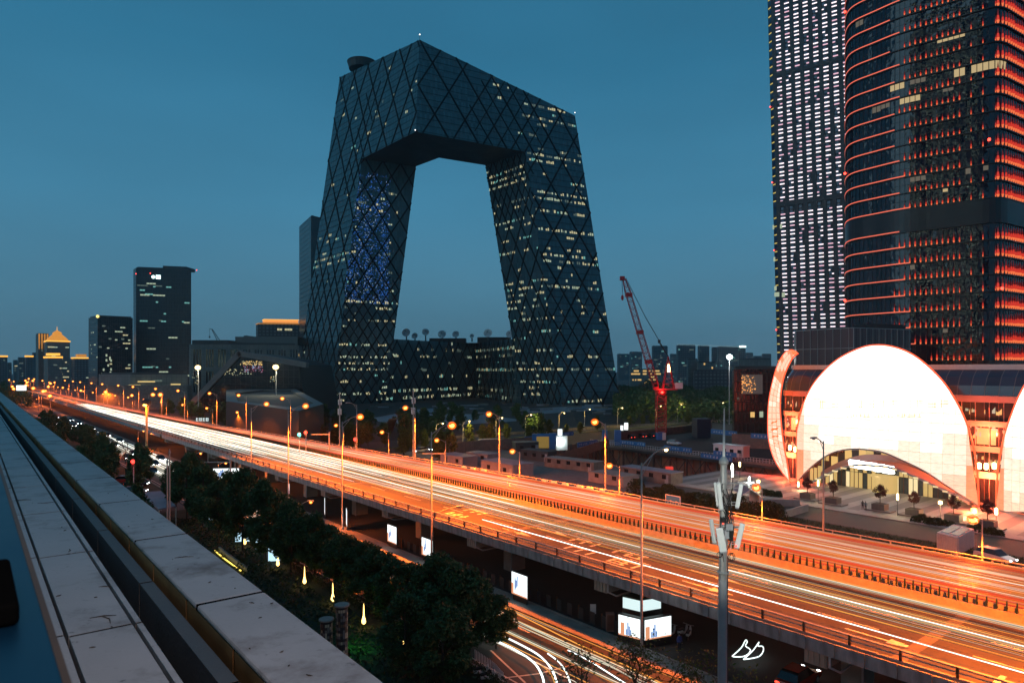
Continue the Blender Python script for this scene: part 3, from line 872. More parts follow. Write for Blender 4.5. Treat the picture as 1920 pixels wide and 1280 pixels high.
# blue reflection on the inner face of the left leg, painted as glowing flecks
MT['refl_blue'] = EM("blue_reflection", (0.035, 0.19, 0.80), 0.75); MT['refl_deep'] = EM("deep_blue_reflection", (0.02, 0.10, 0.40), 0.5); MT['refl_pale'] = EM("pale_reflection", (0.45, 0.65, 1.0), 0.6)
bb = {k: MB() for k in ('refl_blue', 'refl_deep', 'refl_pale')}
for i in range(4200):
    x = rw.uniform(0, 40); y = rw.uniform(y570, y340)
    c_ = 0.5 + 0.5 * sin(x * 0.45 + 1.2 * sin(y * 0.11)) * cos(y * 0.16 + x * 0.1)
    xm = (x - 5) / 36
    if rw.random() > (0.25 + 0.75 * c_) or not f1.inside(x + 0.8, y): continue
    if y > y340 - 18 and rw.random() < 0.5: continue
    k = rw.choices(('refl_blue', 'refl_deep', 'refl_pale'), (4, 6, 1.6))[0]
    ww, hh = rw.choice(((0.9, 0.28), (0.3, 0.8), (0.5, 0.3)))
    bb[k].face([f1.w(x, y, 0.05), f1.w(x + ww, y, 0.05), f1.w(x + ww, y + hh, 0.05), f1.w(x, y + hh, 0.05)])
for k, w_ in bb.items(): w_.build("blue_reflection_fleck", MT[k], LT, kind="stuff")
# helicopter deck ring on the roof, mast tips
hc = pt(679, 121, 505)
mb = MB(); mb.lathe([(9.5, -4), (10.5, 0), (11, 1.2), (9.8, 1.2), (9.4, -1)], hc, 24); mb.lathe([(2.5, -9), (4, -3)], hc, 10)
mb.build("helicopter_deck", MT['loop_dark'], LT, smooth=False)
mb = MB(); mb.tube(tP, tP + Vector((0, 0, 3.2)), 0.14); mb.tube(tR, tR + Vector((0, 0, 2)), 0.12)
mb.build("roof_mast", MT['dark_steel'], LT, kind="stuff")
mb = MB(); mb.ball(tP + Vector((0, 0, 3.3)), 0.4, 0.4, 0.4); mb.ball(tR + Vector((0, 0, 2.1)), 0.35, 0.35, 0.35); mb.ball(tQ + Vector((0, -1, 0.6)), 0.35, 0.35, 0.35)
mb.build("roof_lamp", EM("tip_lamp", (1, 0.95, 0.9), 3.0), LT, kind="stuff")
# satellite dishes and plant boxes on the base wing
dl = ["largest white dish beside the leaning left leg of the looped tower", "small low white dish next to the largest one on the base roof", "white dish third from the left leg, raised on a thick post",
      "white dish tilted up on the roof box left of centre", "white dish low over the dark roof box at the centre", "smallest white dish in the gap between two roof boxes",
      "large white dish on the roof box by the leaning right leg", "white dish half hidden by the leaning right leg"]
MT['dish'] = M("dish_paint", (0.75, 0.72, 0.74), 0.5, var=0.1, scale=1)
for i, (x, y, r, tl) in enumerate(((762, 624, 9.4, 0), (778, 630, 7, 0), (798, 623, 8, 0.3), (829, 627, 9, 0.1), (855, 627, 7.8, 0), (885, 630, 5, 0), (915, 625, 9.6, 0), (956, 627, 8.5, 0))):
    Yd = 545 if x < 905 else 520
    c = pt(x, y, Yd); r_ = r * 0.85 * Yd / FPX
    t = thing("satellite_dish", dl[i], "satellite dish", (c.x, c.y, zp), "satellite dishes on the base roof of the looped tower")
    ax = Vector((-0.15 + tl, -0.95, 0.35)).normalized(); xx = ax.orthogonal().normalized(); yy = ax.cross(xx)
    mb = MB(); rings = []; nn = 16
    for j, rr in enumerate((0.05, 0.4, 0.75, 1.0)):
        rings += [c + (xx * cos(2 * pi * k / nn) + yy * sin(2 * pi * k / nn)) * r_ * rr + ax * r_ * 0.28 * rr * rr for k in range(nn)]
    fs = []
    for j in range(3):
        fs += [(j * nn + k, j * nn + (k + 1) % nn, (j + 1) * nn + (k + 1) % nn, (j + 1) * nn + k) for k in range(nn)]
    mb.mesh(rings, fs); d = mb.build("reflector", MT['dish'], t, smooth=True)
    sm = d.modifiers.new("shell", 'SOLIDIFY'); sm.thickness = 0.12
    mb = MB(); tip = c + ax * r_ * 0.95
    for k in range(3): mb.tube(c + (xx * cos(2.09 * k) + yy * sin(2.09 * k)) * r_ * 0.8 + ax * r_ * 0.2, tip, 0.09, n=4)
    mb.ball(tip, 0.35, 0.35, 0.35, 6, 4); mb.build("feed", MT['dark_steel'], t)
    mb = MB(); mb.tube(Vector((c.x, c.y + 0.6, zp)), c + Vector((0, 0.6, 0)), 0.6, 0.4, 8); mb.build("mount", MT['dark_steel'], t)
for (x0, x1, y0, lab) in ((805, 873, 632, "long dark plant room on the base roof between the looped tower legs"), (895, 958, 630, "dark plant room on the base roof beside the right leg")):
    Yd = 560; a_, b_ = pt(x0, 640, Yd), pt(x1, 640, Yd)
    mb = MB(); mb.obox((a_.x, Yd, zp), (b_.x - a_.x, 0, 0), (0, 12, 0), (0, 0, (640 - y0) * Yd / FPX))
    tag(mb.build("plant_room", MT['loop_dark'], None, off=Vector(((a_.x + b_.x) / 2, Yd, zp))), lab, "plant room")
# ================================================================== STREET LAMPS
def lamp_light(parent, loc, power, col=SODIUM, rad=0.3, spot=None):
    d = bpy.data.lights.new("lamp_light", 'SPOT' if spot else 'POINT')
    d.energy = power; d.color = col; d.shadow_soft_size = rad
    if spot: d.spot_size = radians(spot); d.spot_blend = 0.35
    o = bpy.data.objects.new("lamp_light", d); COL.objects.link(o)
    o.location = loc
    if parent is not None: o.parent = parent
    if spot: o.rotation_euler = (0, radians(-18), 0)
    return o
LAMP_W = 56000.0
def make_lamp(name, label, cat, group, hgt, arm, rise, lit=True, r0=0.13, r1=0.07, power=LAMP_W, stay=True, bulb='bulb', br=0.46, col=SODIUM, spot=None):
    """local frame: arm reaches along +x"""
    t = thing(name, label, cat, (0, 0, 0), group)
    mb = MB(); mb.lathe([(0.28, 0), (0.28, 0.35), (r0 * 1.15, 0.5), (r0, 0.6), (r1, hgt)], n=8); mb.build("pole", MT['lamp_pole'], t, smooth=True)
    n = 7
    pts = [Vector((arm * k / n, 0, hgt - 0.35 + (rise + 0.35) * sin(pi / 2 * k / n))) for k in range(n + 1)]
    mb = MB(); mb.path(pts, [r1 * 0.8] * (n + 1), 6)
    if stay: mb.path([Vector((0, 0, hgt - 1.1)), Vector((arm * 0.22, 0, hgt - 0.45)), Vector((arm * 0.5, 0, hgt + rise * 0.55))], r1 * 0.5, 5)
    mb.build("arm", MT['lamp_pole'], t, smooth=True)
    e = pts[-1]
    mb = MB(); mb.prism([e + Vector((-0.15, -0.14, -0.02)), e + Vector((0.75, -0.2, -0.02)), e + Vector((0.75, 0.2, -0.02)), e + Vector((-0.15, 0.14, -0.02))], (0, 0, 0.16))
    h = mb.build("lamp_head", MT['grey_paint'], t)
    if lit:
        k_ = 0.72 if bulb == 'bulb' else 1.0
        mb = MB(); mb.ball(e + Vector((0.35, 0, -0.14)), br * k_, br * k_, br * 0.85 * k_, 8, 6)
        mb.build("bulb", MT[bulb], h, smooth=True)
        if bulb == 'bulb':  # halo shell: glow added round the bulb, not lamp glass
            mb = MB(); mb.ball(e + Vector((0.35, 0, -0.14)), br * 1.25, br * 1.25, br * 1.1, 14, 9)
            mb.build("amber_halo", MT['globe'], h, smooth=True)  # 'globe' is the halo material, glow only
        lamp_light(t, e + Vector((0.4, 0, -0.75)), power, col, 0.3, spot)
    else:
        mb = MB(); mb.ball(e + Vector((0.3, 0, -0.05)), 0.3, 0.16, 0.1, 8, 4); mb.build("lens", MT['glass_dark'], h, smooth=True)
    return t
# --- tall lamps standing in the street before the deck, arms over the near carriageway
LN = make_lamp("street_lamp", "x", "street lamp", "tall street lamps before the elevated road", 16.7, 2.7, 0.75, spot=132, power=LAMP_W * 1.35)
LU = make_lamp("street_lamp", "x", "street lamp", "tall street lamps before the elevated road", 16.4, 3.0, 1.0, bulb='bulb_warm', br=0.17, spot=132, power=LAMP_W * 0.7)
near_l = [(1203, 58.8, 0, 1.0, "tall grey street lamp with a dim curved head just left of the white antenna mast"),
          (809, 84.5, 1, 1.0, "tall street lamp with a glowing double-stayed head rising before the middle of the elevated road"),
          (641.5, 103.8, 1, 0.985, "tall slim street lamp in the road in front of the looped tower base"),
          (540.5, 120, 1, 1.03, "tall street lamp right of the sunken pavilion roof"),
          (471, 137, 1, 1.0, "tall street lamp below the folded dark building"),
          ]
def place_lamp(proto, used, loc, rz, label, sc=1.0):
    if not used:
        used.append(1); proto.location = loc; proto.rotation_euler = (0, 0, rz); proto["label"] = label
        proto.scale = (sc, sc, sc); return proto
    return dup(proto, loc, rz, label, None, sc)
uN, uU = [], []
RN_ANG = atan2(RN.y, RN.x)
for x, Y, lit, sc, lab in near_l:
    X = (x - 960) / FPX * Y
    place_lamp(LN if lit else LU, uN if lit else uU, Vector((X, Y, 0)), RN_ANG, lab, sc)
# --- lamps on the far parapet, arms reaching back over the far carriageway
LF = make_lamp("parapet_lamp", "x", "street lamp", "lamps along the far parapet of the elevated road", 10.6, 1.9, 0.45, spot=150, power=LAMP_W * 0.42)
LFU = make_lamp("parapet_lamp", "x", "street lamp", "lamps along the far parapet of the elevated road", 10.6, 1.9, 0.45, lit=False)
far_l = [(1548, 0, "unlit tall grey lamp post standing before the white glowing shell entrance"), (1138, 1, "orange parapet lamp above the excavation pit edge"),
         (940, 1, "orange parapet lamp in front of the white site cabins"), (780, 1, "orange parapet lamp left of the pale angular paving"),
         (670, 0, "unlit parapet lamp post beside the lattice phone mast"), (547, 1, "orange parapet lamp above the sunken pavilion roof"),
         (464, 1, "orange parapet lamp before the sunken pavilion wall"), (408, 1, "orange parapet lamp under the folded building apex")]
uF, uFU = [], []
for x, lit, lab in far_l:
    q = min((abs(960 + FPX * F(far_p(t), t).x / F(far_p(t), t).y - x), t) for t in [-20 - 0.5 * i for i in range(800)])[1]
    place_lamp(LF if lit else LFU, uF if lit else uFU, F(far_p(q) - 0.25, q, ZD + 0.3), RN_ANG + pi, lab)
for q, lab in ((-7.0, "orange parapet lamp next along from the unlit tall post"), (22.0, "orange parapet lamp second along from the unlit tall post")):
    place_lamp(LF, uF, F(far_p(q) - 0.25, q, ZD + 0.3), RN_ANG + pi, lab)
for q, lab in ((-10.5, "tall street lamp next along from the antenna mast"), (12.0, "tall street lamp second along from the antenna mast")):
    place_lamp(LN, uN, F(45.8, q, 0), RN_ANG, lab)
q = -262.0; k = 0
while q > -560:
    place_lamp(LF, uF, F(far_p(q) - 0.25, q, ZD + 0.3), RN_ANG + pi, "%s orange lamp along the far receding stretch of the elevated road" % ORD[k]); q -= 30 + 8 * (k % 2); k += 1
# --- ten metre lamps along the frontage road beyond
LG = make_lamp("frontage_lamp", "x", "street lamp", "lamps along the frontage road behind the elevated road", 9.6, 1.7, 0.35, r0=0.1, r1=0.06, stay=False, br=0.44, power=LAMP_W * 0.25, spot=150)
labs = ["orange street lamp nearest the white vent housing", "orange street lamp beside the white shed frame before the plaza", "small orange lamp between the antenna mast and the excavation pit",
        "orange street lamp before the long site cabins", "orange street lamp before the brown site hoarding"]
Yk = 67.7; uG = []
for k in range(24):
    p = 79.0; q = (ST * p - Yk) / CT
    if k > 6: p = 79 - min(12, (k - 6) * 0.9)
    lab = labs[k] if k < 5 else "%s orange lamp of the frontage road row beyond the elevated road" % ORD[k]
    place_lamp(LG, uG, F(p, q, 0), RN_ANG + pi + (0.2 if k % 2 else -0.1), lab)
    Yk += 18.4 + (k > 8) * 6
# --- old town lamps deep in the picture, along both sides of the avenue
LB = make_lamp("avenue_lamp", "x", "street lamp", "orange lamps far down the avenue", 9.0, 1.4, 0.3, stay=False, br=0.85, power=LAMP_W * 0.35, spot=160)
uB = []; rl = random.Random(5)
for k in range(32):
    p = rl.choice((36, 42, 60, 72, 84)) + rl.uniform(-3, 3); q = -380 - k * 24 + rl.uniform(-10, 10)
    place_lamp(LB, uB, F(p, q, 0), RN_ANG + rl.uniform(0, 6.28), "%s orange lamp of the distant avenue towards the golden roofed towers" % ORD[k], rl.uniform(0.9, 1.3))
# --- near side row between the park trees and the service road
LP = make_lamp("side_lamp", "x", "street lamp", "low lamps along the tree lined service road", 7.2, 1.2, 0.25, stay=False, r0=0.08, r1=0.05, br=0.24, power=LAMP_W * 0.12, spot=150)
uP = []
for i, (x, y, Y, lab) in enumerate(((581, 941, 101, "low orange lamp with a slanted arm over the service road under the deck"), (375, 850, 150, "low orange lamp beside the deck edge at the junction"),
        (422, 868, 141, "low orange lamp near the crosswalk under the elevated road"), (190, 832, 190, "low orange lamp over the junction beside the bare trees"),
        (79, 786, 300, "low orange lamp among the dark street trees by the parapet"), (54, 747, 470, "distant low orange lamp among dark trees above the parapet"),
        (68, 748, 450, "distant low orange lamp second along the dark trees"), (268, 808, 205, "low orange lamp behind the bare tree near the deck start"))):
    c = pt(x, y, Y)
    place_lamp(LP, uP, Vector((c.x - 1.4, c.y, c.z - 7.3)), 0, lab)
LH = make_lamp("arm_lamp", "unlit lamp arm crossing a tall pole above the glowing advert boxes", "street lamp", None, 6.4, 3.2, 0.5, lit=False, stay=False)
c = pt(811, 1045, 86); LH.location = (c.x, c.y, 0); LH.rotation_euler = (0, 0, 0.3)
# --- white floodlights
def flood(px, py, Y, lab, mat, power, col, base=0.0, br=1.1):
    c = pt(px, py, Y)
    t = thing("flood_lamp", lab, "floodlight", (c.x, c.y, base))
    mb = MB(); mb.tube(Vector((c.x, c.y + 0.5, base)), Vector((c.x, c.y + 0.5, c.z - 0.5)), 0.25, 0.14, 8); mb.build("pole", MT['grey_paint'], t)
    mb = MB(); mb.box(c + Vector((0, 0.6, 0.1)), 2.6, 0.5, 1.2); h = mb.build("lamp_head", MT['dark_steel'], t)
    mb = MB(); mb.ball(c, br, br * 0.6, br * 0.8, 10, 6); mb.build("bulb", mat, h, smooth=True)
    lamp_light(t, Vector((0, -1.8, c.z - base - 0.3)), power, col, 0.6)
MT['flood'] = EM("flood_bulb", (1.0, 0.74, 0.30), 3.2); MT['flood_cool'] = EM("cool_flood_bulb", (0.9, 1.0, 0.95), 30)
flood(371, 689, 330, "blazing pale yellow floodlight before the pale slatted office block", MT['flood'], 9000, (1, 0.85, 0.55), br=1.5)
flood(517, 688, 320, "blazing pale yellow floodlight between the folded building and the looped tower", MT['flood'], 9000, (1, 0.85, 0.55), br=1.5)
flood(617, 711, 440, "small warm floodlight at the foot of the looped tower", MT['flood'], 900, (1, 0.8, 0.5), br=1.0)
flood(1368, 669, 300, "blazing white site floodlight above the dark trees near the far apartment blocks", MT['flood_cool'], 7000, (0.9, 1, 0.95), br=1.3)

# ================================================================== LIGHT STREAKS OF THE TRAFFIC (thin glowing lines at lamp height)
TR = {}
for nm, c_, s_ in (("white_hot", (1.0, 0.96, 0.84), 2.3), ("white", (1.0, 0.90, 0.68), 0.9), ("pale", (0.95, 0.93, 0.70), 0.55), ("sage", (0.75, 0.85, 0.60), 0.30), ("amber", (1.0, 0.46, 0.08), 0.8),
                   ("orange", (1.0, 0.24, 0.035), 0.75), ("red", (1.0, 0.075, 0.025), 0.8), ("deep_red", (0.9, 0.03, 0.012), 0.6), ("pink", (1.0, 0.60, 0.42), 0.85), ("rose", (1.0, 0.42, 0.26), 0.65), ("ice", (0.85, 1.0, 0.98), 2.0)):
    m = EM("streak_" + nm, c_, s_)
    nt = m.node_tree; b = nt.nodes["Principled BSDF"]
    tc = nt.nodes.new("ShaderNodeTexCoord"); mp = nt.nodes.new("ShaderNodeMapping"); mp.inputs["Scale"].default_value = (0.05, 0.05, 8.0)
    nz = nt.nodes.new("ShaderNodeTexNoise"); nz.inputs["Scale"].default_value = 1.0; nz.inputs["Detail"].default_value = 3
    mr = nt.nodes.new("ShaderNodeMapRange"); mr.inputs["From Min"].default_value = 0.3; mr.inputs["From Max"].default_value = 0.7
    mr.inputs["To Min"].default_value = s_ * 0.35; mr.inputs["To Max"].default_value = s_ * 1.5
    nt.links.new(tc.outputs["Object"], mp.inputs[0]); nt.links.new(mp.outputs[0], nz.inputs["Vector"]); nt.links.new(nz.outputs["Fac"], mr.inputs["Value"]); nt.links.new(mr.outputs[0], b.inputs["Emission Strength"])
    TR[nm] = m
rt = random.Random(11)
TB = {}
def streak(key, pfun, q0, q1, z, r, step=14.0, cat="far"):
    mb = TB.setdefault((cat, key), MB())
    n = max(2, int(abs(q1 - q0) / step))
    pts = [F(pfun(q0 + (q1 - q0) * k / n), q0 + (q1 - q0) * k / n, z) for k in range(n + 1)]
    rr = [r] * (n + 1); rr[0] = r * 0.35; rr[-1] = r * 0.35
    mb.path(pts, rr, 4)
def lane(u):      # near carriageway: u 0..1 from the near rail to the median
    return lambda q: near_p(q) + 0.7 + (med_p(q) - near_p(q) - 2.2) * u
def lanef(u):     # far carriageway
    return lambda q: med_p(q) + 1.2 + (far_p(q) - med_p(q) - 2.2) * u
NEAR_LANES = [(0.30, 0.10), (0.42, 0.07), (0.57, 0.10), (0.68, 0.06), (0.80, 0.07), (0.92, 0.06)]
# dense white headlight lines far back, thinning towards the camera
for i in range(235):
    c_, w_ = rt.choice(NEAR_LANES)
    u = min(0.99, max(0.17, rt.gauss(c_, w_)))
    q1 = -420 + rt.random() * 60
    end = -72 - 215 * (rt.random() ** 0.75) if u < 0.62 else -60 - 215 * rt.random()
    if u < 0.36: end = min(end, -95 - 60 * rt.random())
    key = rt.choices(("white_hot", "white", "pale", "sage", "amber"), (5, 5, 3, 1.5, 1.0))[0]
    streak(key, lane(u), end, q1, ZD + rt.uniform(0.5, 0.95), rt.uniform(0.025, 0.075), cat="near")
# long faint lines that run the whole way
for i in range(22):
    u = rt.choice((rt.gauss(0.54, 0.03), rt.gauss(0.58, 0.02), rt.gauss(0.86, 0.04), rt.gauss(0.68, 0.02), rt.gauss(0.45, 0.03)))
    u = min(0.99, max(0.3, u))
    key = rt.choices(("pale", "sage", "amber", "white"), (3, 3, 6, 1.5))[0]
    q1 = -200 - rt.random() * 200; q0 = rt.choice((30, 30, -20 - 90 * rt.random()))
    streak(key, lane(u), q0, q1, ZD + rt.uniform(0.5, 0.9), rt.uniform(0.012, 0.03), cat="near")
# red, orange and rose bands on the far carriageway
for i in range(560):
    u = rt.random() ** 0.9
    band = 0.5 + 0.5 * sin(u * 17.0 + 1.0)
    if u < 0.12: keys = (0, 0.5, 3, 4, 2, 0.2)
    elif u > 0.80: keys = (0, 0.4, 2, 4, 4, 0.2)
    elif band > 0.45: keys = (5, 4, 3, 0.3, 0.05, 1.0)
    else: keys = (1.4, 2.2, 4, 2.4, 0.8, 0.5)
    key = rt.choices(("pink", "rose", "orange", "red", "deep_red", "white"), keys)[0]
    L_ = rt.uniform(50, 260); q0 = 36 - rt.random() * 330
    if rt.random() < 0.45: q0 = 36; L_ = rt.uniform(120, 380)
    streak(key, lanef(u), q0, q0 - L_, ZD + rt.uniform(0.55, 1.0), rt.uniform(0.02, 0.07), cat="far")
for i in range(160):      # far receding stretch, red
    u = rt.random()
    streak(rt.choices(("red", "orange", "deep_red", "rose"), (4, 4, 2, 1.4))[0], lanef(u), -190 - 200 * rt.random(), -420 - 330 * rt.random(), ZD + rt.uniform(0.5, 1.0), rt.uniform(0.06, 0.12), cat="far")
for i in range(70):
    streak(rt.choices(("red", "orange", "rose", "white"), (4, 4, 2, 1))[0], lane(0.2 + 0.7 * rt.random()), -330 - 90 * rt.random(), -480 - 250 * rt.random(), ZD + 0.7, rt.uniform(0.06, 0.12), cat="near")
# service road: pale lines at street level
def side(p, q0, q1, key, r, z=0.6): streak(key, lambda q: p + 0.4 * sin(q * 0.02), q0, q1, z, r, cat="street")
for i in range(26):
    p = rt.choice((37.4, 39.4, 41.4, 43.0)) + rt.gauss(0, 0.25)
    q0 = rt.uniform(-60, 30); key = rt.choices(("white", "pale", "amber", "sage", "rose"), (3, 4, 3, 2, 1))[0]
    side(p, q0, q0 - rt.uniform(30, 220), key, rt.uniform(0.015, 0.035), rt.uniform(0.5, 0.8))
for i in range(60):
    p = rt.uniform(35.5, 43.8); q0 = -95 - rt.random() * 60
    side(p, q0, q0 - rt.uniform(40, 160), rt.choices(("white_hot", "white", "pale", "ice"), (3, 4, 3, 2))[0], rt.uniform(0.03, 0.06))
for nm, (cat_, lab) in {"near": ("near", "long pale headlight streaks on the near carriageway"), }.items(): pass
grp = {"near": ("headlight_streak", "white and pale yellow headlight streaks running along the near carriageway"),
       "far": ("taillight_streak", "red, orange and pink light streaks running along the far carriageway"),
       "street": ("street_streak", "thin pale light streaks on the service road under the deck")}
for cat_, (nm, lab) in grp.items():
    root = thing(nm, lab, "light streaks", F(60 if cat_ != "street" else 42, -60, 0)); root["kind"] = "stuff"
    for (c2, key), mb in TB.items():
        if c2 == cat_:
            mb.build("streak_line", TR[key], root, kind="stuff")
# single streaks that stand out
def lone(name, label, pts, key, r, n=5):
    mb = MB(); mb.path(pts, r, n)
    return tag(mb.build(name, TR[key], None, off=pts[0]), label, "light streak")
def qx(px, z, pfun):      # q where the lane projects to column px
    return min((abs(960 + FPX * F(pfun(t), t).x / F(pfun(t), t).y - px), t) for t in [35 - 0.25 * i for i in range(900)])[1]
ln = lambda q: near_p(q) + 3.4
lone("light_streak", "brightest thin white streak close to the near guard rail", [F(ln(q), q, ZD + 0.62) for q in [qx(905, 0, ln) + 2.5 * k for k in range(40) if qx(905, 0, ln) + 2.5 * k < 33]], "white_hot", 0.042)
for u, key, r in ((0.57, "white_hot", 0.045), (0.555, "pale", 0.06), (0.53, "sage", 0.10), (0.88, "white", 0.05), (0.86, "sage", 0.07), (0.36, "amber", 0.04)):
    f_ = lane(u)
    lone("light_streak", {"white_hot": "bright white streak in the middle lane of the near carriageway", "pale": "pale yellow streak touching the bright middle lane streak", "sage": "broad greyish streak on the near carriageway",
          "white": "cream streak hugging the median wall", "amber": "amber streak in the near slow lane"}[key] + (" by the median" if u > 0.8 and key == "sage" else ""), [F(f_(q), q, ZD + 0.6) for q in range(-160, 34, 6)], key, r)
# turning streaks at the bottom of the service road
def pxpath(pts, z): return [gz(x, y, z) for x, y in pts]
def smooth(pts, n=5):
    out = []
    P = [pts[0]] + list(pts) + [pts[-1]]
    for i in range(1, len(P) - 2):
        for k in range(n):
            t = k / n; a_, b_, c_, d_ = P[i - 1], P[i], P[i + 1], P[i + 2]
            out.append((b_ * 2 + (c_ - a_) * t + (a_ * 2 - b_ * 5 + c_ * 4 - d_) * t * t + (b_ * 3 - a_ - c_ * 3 + d_) * t * t * t) * 0.5)
    out.append(pts[-1]); return out
for i, (P_, key, r) in enumerate((([(895, 1178), (922, 1196), (965, 1217), (1000, 1240), (1016, 1265), (1021, 1290)], "ice", 0.085),
        ([(938, 1189), (975, 1207), (1010, 1227), (1032, 1250), (1043, 1275), (1047, 1295)], "ice", 0.075),
        ([(1027, 1224), (1048, 1240), (1062, 1260), (1071, 1285)], "ice", 0.06),
        ([(1006, 1240), (1024, 1253), (1036, 1268), (1042, 1288)], "amber", 0.05),
        ([(912, 1130), (950, 1152), (1000, 1178), (1065, 1210), (1140, 1245), (1220, 1290)], "pale", 0.06),
        ([(915, 1124), (1000, 1165), (1080, 1205), (1180, 1250), (1260, 1290)], "amber", 0.05),
        ([(1065, 1218), (1105, 1238), (1180, 1285)], "ice", 0.05))):
    lone("turning_streak", ["outer bluish white streak curving down at the service road bend", "second bluish white streak curving down at the service road bend", "short inner white streak curving at the service road bend",
        "amber streak between the curving white ones", "pale streak running straight along the service road kerb", "long amber streak along the service road kerb", "short white streak beside the bare treetop"][i], smooth(pxpath(P_, 0.62)), key, r)
for i, P_ in enumerate((([(1373, 1229), (1390, 1213), (1398, 1199), (1401, 1203), (1398, 1210), (1407, 1217), (1403, 1225), (1392, 1230), (1374, 1230)]),
                        ([(1394, 1235), (1412, 1218), (1423, 1203), (1421, 1210), (1430, 1211), (1431, 1220), (1424, 1229), (1410, 1233), (1395, 1235)]))):
    lone("squiggle_streak", ("white looping squiggle of light nearest the antenna mast under the deck", "white looping squiggle of light further from the antenna mast under the deck")[i], smooth(pxpath(P_, 0.7), 4), "ice", 0.05)
# ================================================================== RIGHT HAND COMPLEX
# ---------------- tower with white light bars
WT = thing("light_bar_tower", "tall straight tower covered in pairs of pinkish white light bars between dark piers", "skyscraper", (145, 320, 0))
wd = Vector((-1671, 1280, 0)).normalized() * -1          # to the camera's right, coming nearer
w_o = pt(1458, 655, 342); w_o.z = 0
top_l = pt(1437, 0, 342)
wn_ = Vector((wd.y, -wd.x, 0))
if wn_.dot(EYE - w_o) < 0: wn_ = -wn_
WH = 236.0
lean = (top_l.x - w_o.x) / top_l.z * 1.0
wt_up = Vector((lean, 0, 1))
WW = 52.0
MT['bar_glass'] = facade("bar_tower_glass", (0.02, 0.06, 0.13), (0.006, 0.010, 0.02), 4.3, 4.2, 0.9, rough=0.15, var=0.25)
def wpt(t, z, d=0.0): return w_o + wd * t + wt_up * z + wn_ * d
mb = MB(); c_ = [wpt(2.6, 0), wpt(WW, 0), wpt(WW, WH), wpt(2.6, WH)]
mb.face(c_, uv=[(0.9, 0), (WW - 1.7, 0), (WW - 1.7, WH), (0.9, WH)])
bk_ = -wn_ * 34
sl = wpt(0, 0, -2.0), wpt(0, WH, -2.0)
mb.face([sl[0], c_[0], c_[3], sl[1]], uv=[(0, 0), (3, 0), (3, WH), (0, WH)])
mb.face([sl[0] + bk_, sl[0], sl[1], sl[1] + bk_], uv=[(0, 0), (34, 0), (34, WH), (0, WH)])
mb.face([c_[1], c_[1] + bk_, c_[2] + bk_, c_[2]], uv=[(0, 0), (34, 0), (34, WH), (0, WH)])
mb.face([c_[3], c_[2], c_[2] + bk_, sl[1] + bk_, sl[1]], uv=[(0, 0)] * 5)
mb.build("glass_wall", MT['bar_glass'], WT)
MT['pier'] = M("dark_pier", (0.010, 0.014, 0.024), 0.45, var=0.2, scale=0.2)
CS = 4.3
for k in range(13):
    t = 2.6 + 0.55 + CS * k
    mb = MB()
    mb.obox(wpt(t - 0.95, 0, 0), wd * 1.9, wn_ * 0.55, wt_up * WH); mb.build("pier", MT['pier'], WT)
mb = MB(); rz_ = []
z = 6.0; fl = 0; mech = (11, 12, 29)
while z < WH:
    mb.obox(wpt(2.6, z, 0), wd * (WW - 2.6), wn_ * 0.25, wt_up * 0.5)
    rz_.append(z); z += 4.2
mb.build("floor_edges", MT['pier'], WT, kind="stuff")
zb1, zb2 = 24.5 + (691 - 379) * 335 / FPX, 24.5 + (691 - 126) * 330 / FPX
for zb, hb in ((zb1, 2.6), (zb2, 1.5)):
    mb = MB(); mb.obox(wpt(2.6, zb - hb / 2, 0), wd * (WW - 2.6), wn_ * 0.62, wt_up * hb); mb.build("plant_floor_band", MT['pier'], WT)
MT['bar'] = EM("light_bar", (1.0, 0.84, 0.90), 1.6); MT['bar_pink'] = EM("pink_light_bar", (1.0, 0.58, 0.72), 0.95); MT['bar_yel'] = EM("yellow_light_bar", (0.95, 0.72, 0.16), 0.62)
rb_ = random.Random(3); BB = {k: MB() for k in ('bar', 'bar_pink', 'bar_yel')}
for z in rz_:
    if abs(z + 1.8 - zb1) < 2.0 or abs(z + 1.8 - zb2) < 1.3: continue
    for k in range(12):
        t0 = 2.6 + 0.55 + CS * k + 1.0
        broken = rb_.random() < 0.30
        for j, dz in enumerate((0.55, 2.35)):
            a_, w_ = t0 + 0.05, 2.2
            key = 'bar' if rb_.random() < 0.8 else 'bar_pink'
            if broken and rb_.random() < 0.55:
                w_ = rb_.uniform(0.6, 1.3); a_ = t0 + rb_.choice((0.05, 2.25 - w_)); key = 'bar_pink' if rb_.random() < 0.5 else 'bar'
            if z + dz > 28 or k > 3:
                BB[key].obox(wpt(a_, z + dz, 0.02), wd * w_, wn_ * 0.3, wt_up * 0.5)
    BB['bar_yel'].obox(wpt(0.3, z + 1.2, -1.7), (wd * 2.0 + wn_ * 1.5), wn_ * 0.2, wt_up * 0.5)
for k, b_ in BB.items(): b_.build("light_bar", MT[k], WT, kind="stuff")
mb = MB()
for (k, zz, w_) in ((0, 60.4, 2.4), (0, 63.5, 1.2), (1, 60.0, 1.5), (0, 94, 0.8), (1, 94, 1.0), (0, 78, 0.9)):
    a_ = wpt(0.2 + 3.6 * k, zz, 0.7); mb.face([a_, a_ + wd * w_, a_ + wd * w_ + RZ * 2.2, a_ + RZ * 2.2])
mb.build("lit_window", MT['win_pale'], WT, kind="stuff")
mb = MB()
for zz in (156, 118, 84, 44, 25): mb.ball(wpt(0, zz, -1.5), 0.35, 0.35, 0.35, 6, 4)
mb.build("warning_lamp", MT['red_dot'], WT, kind="stuff")

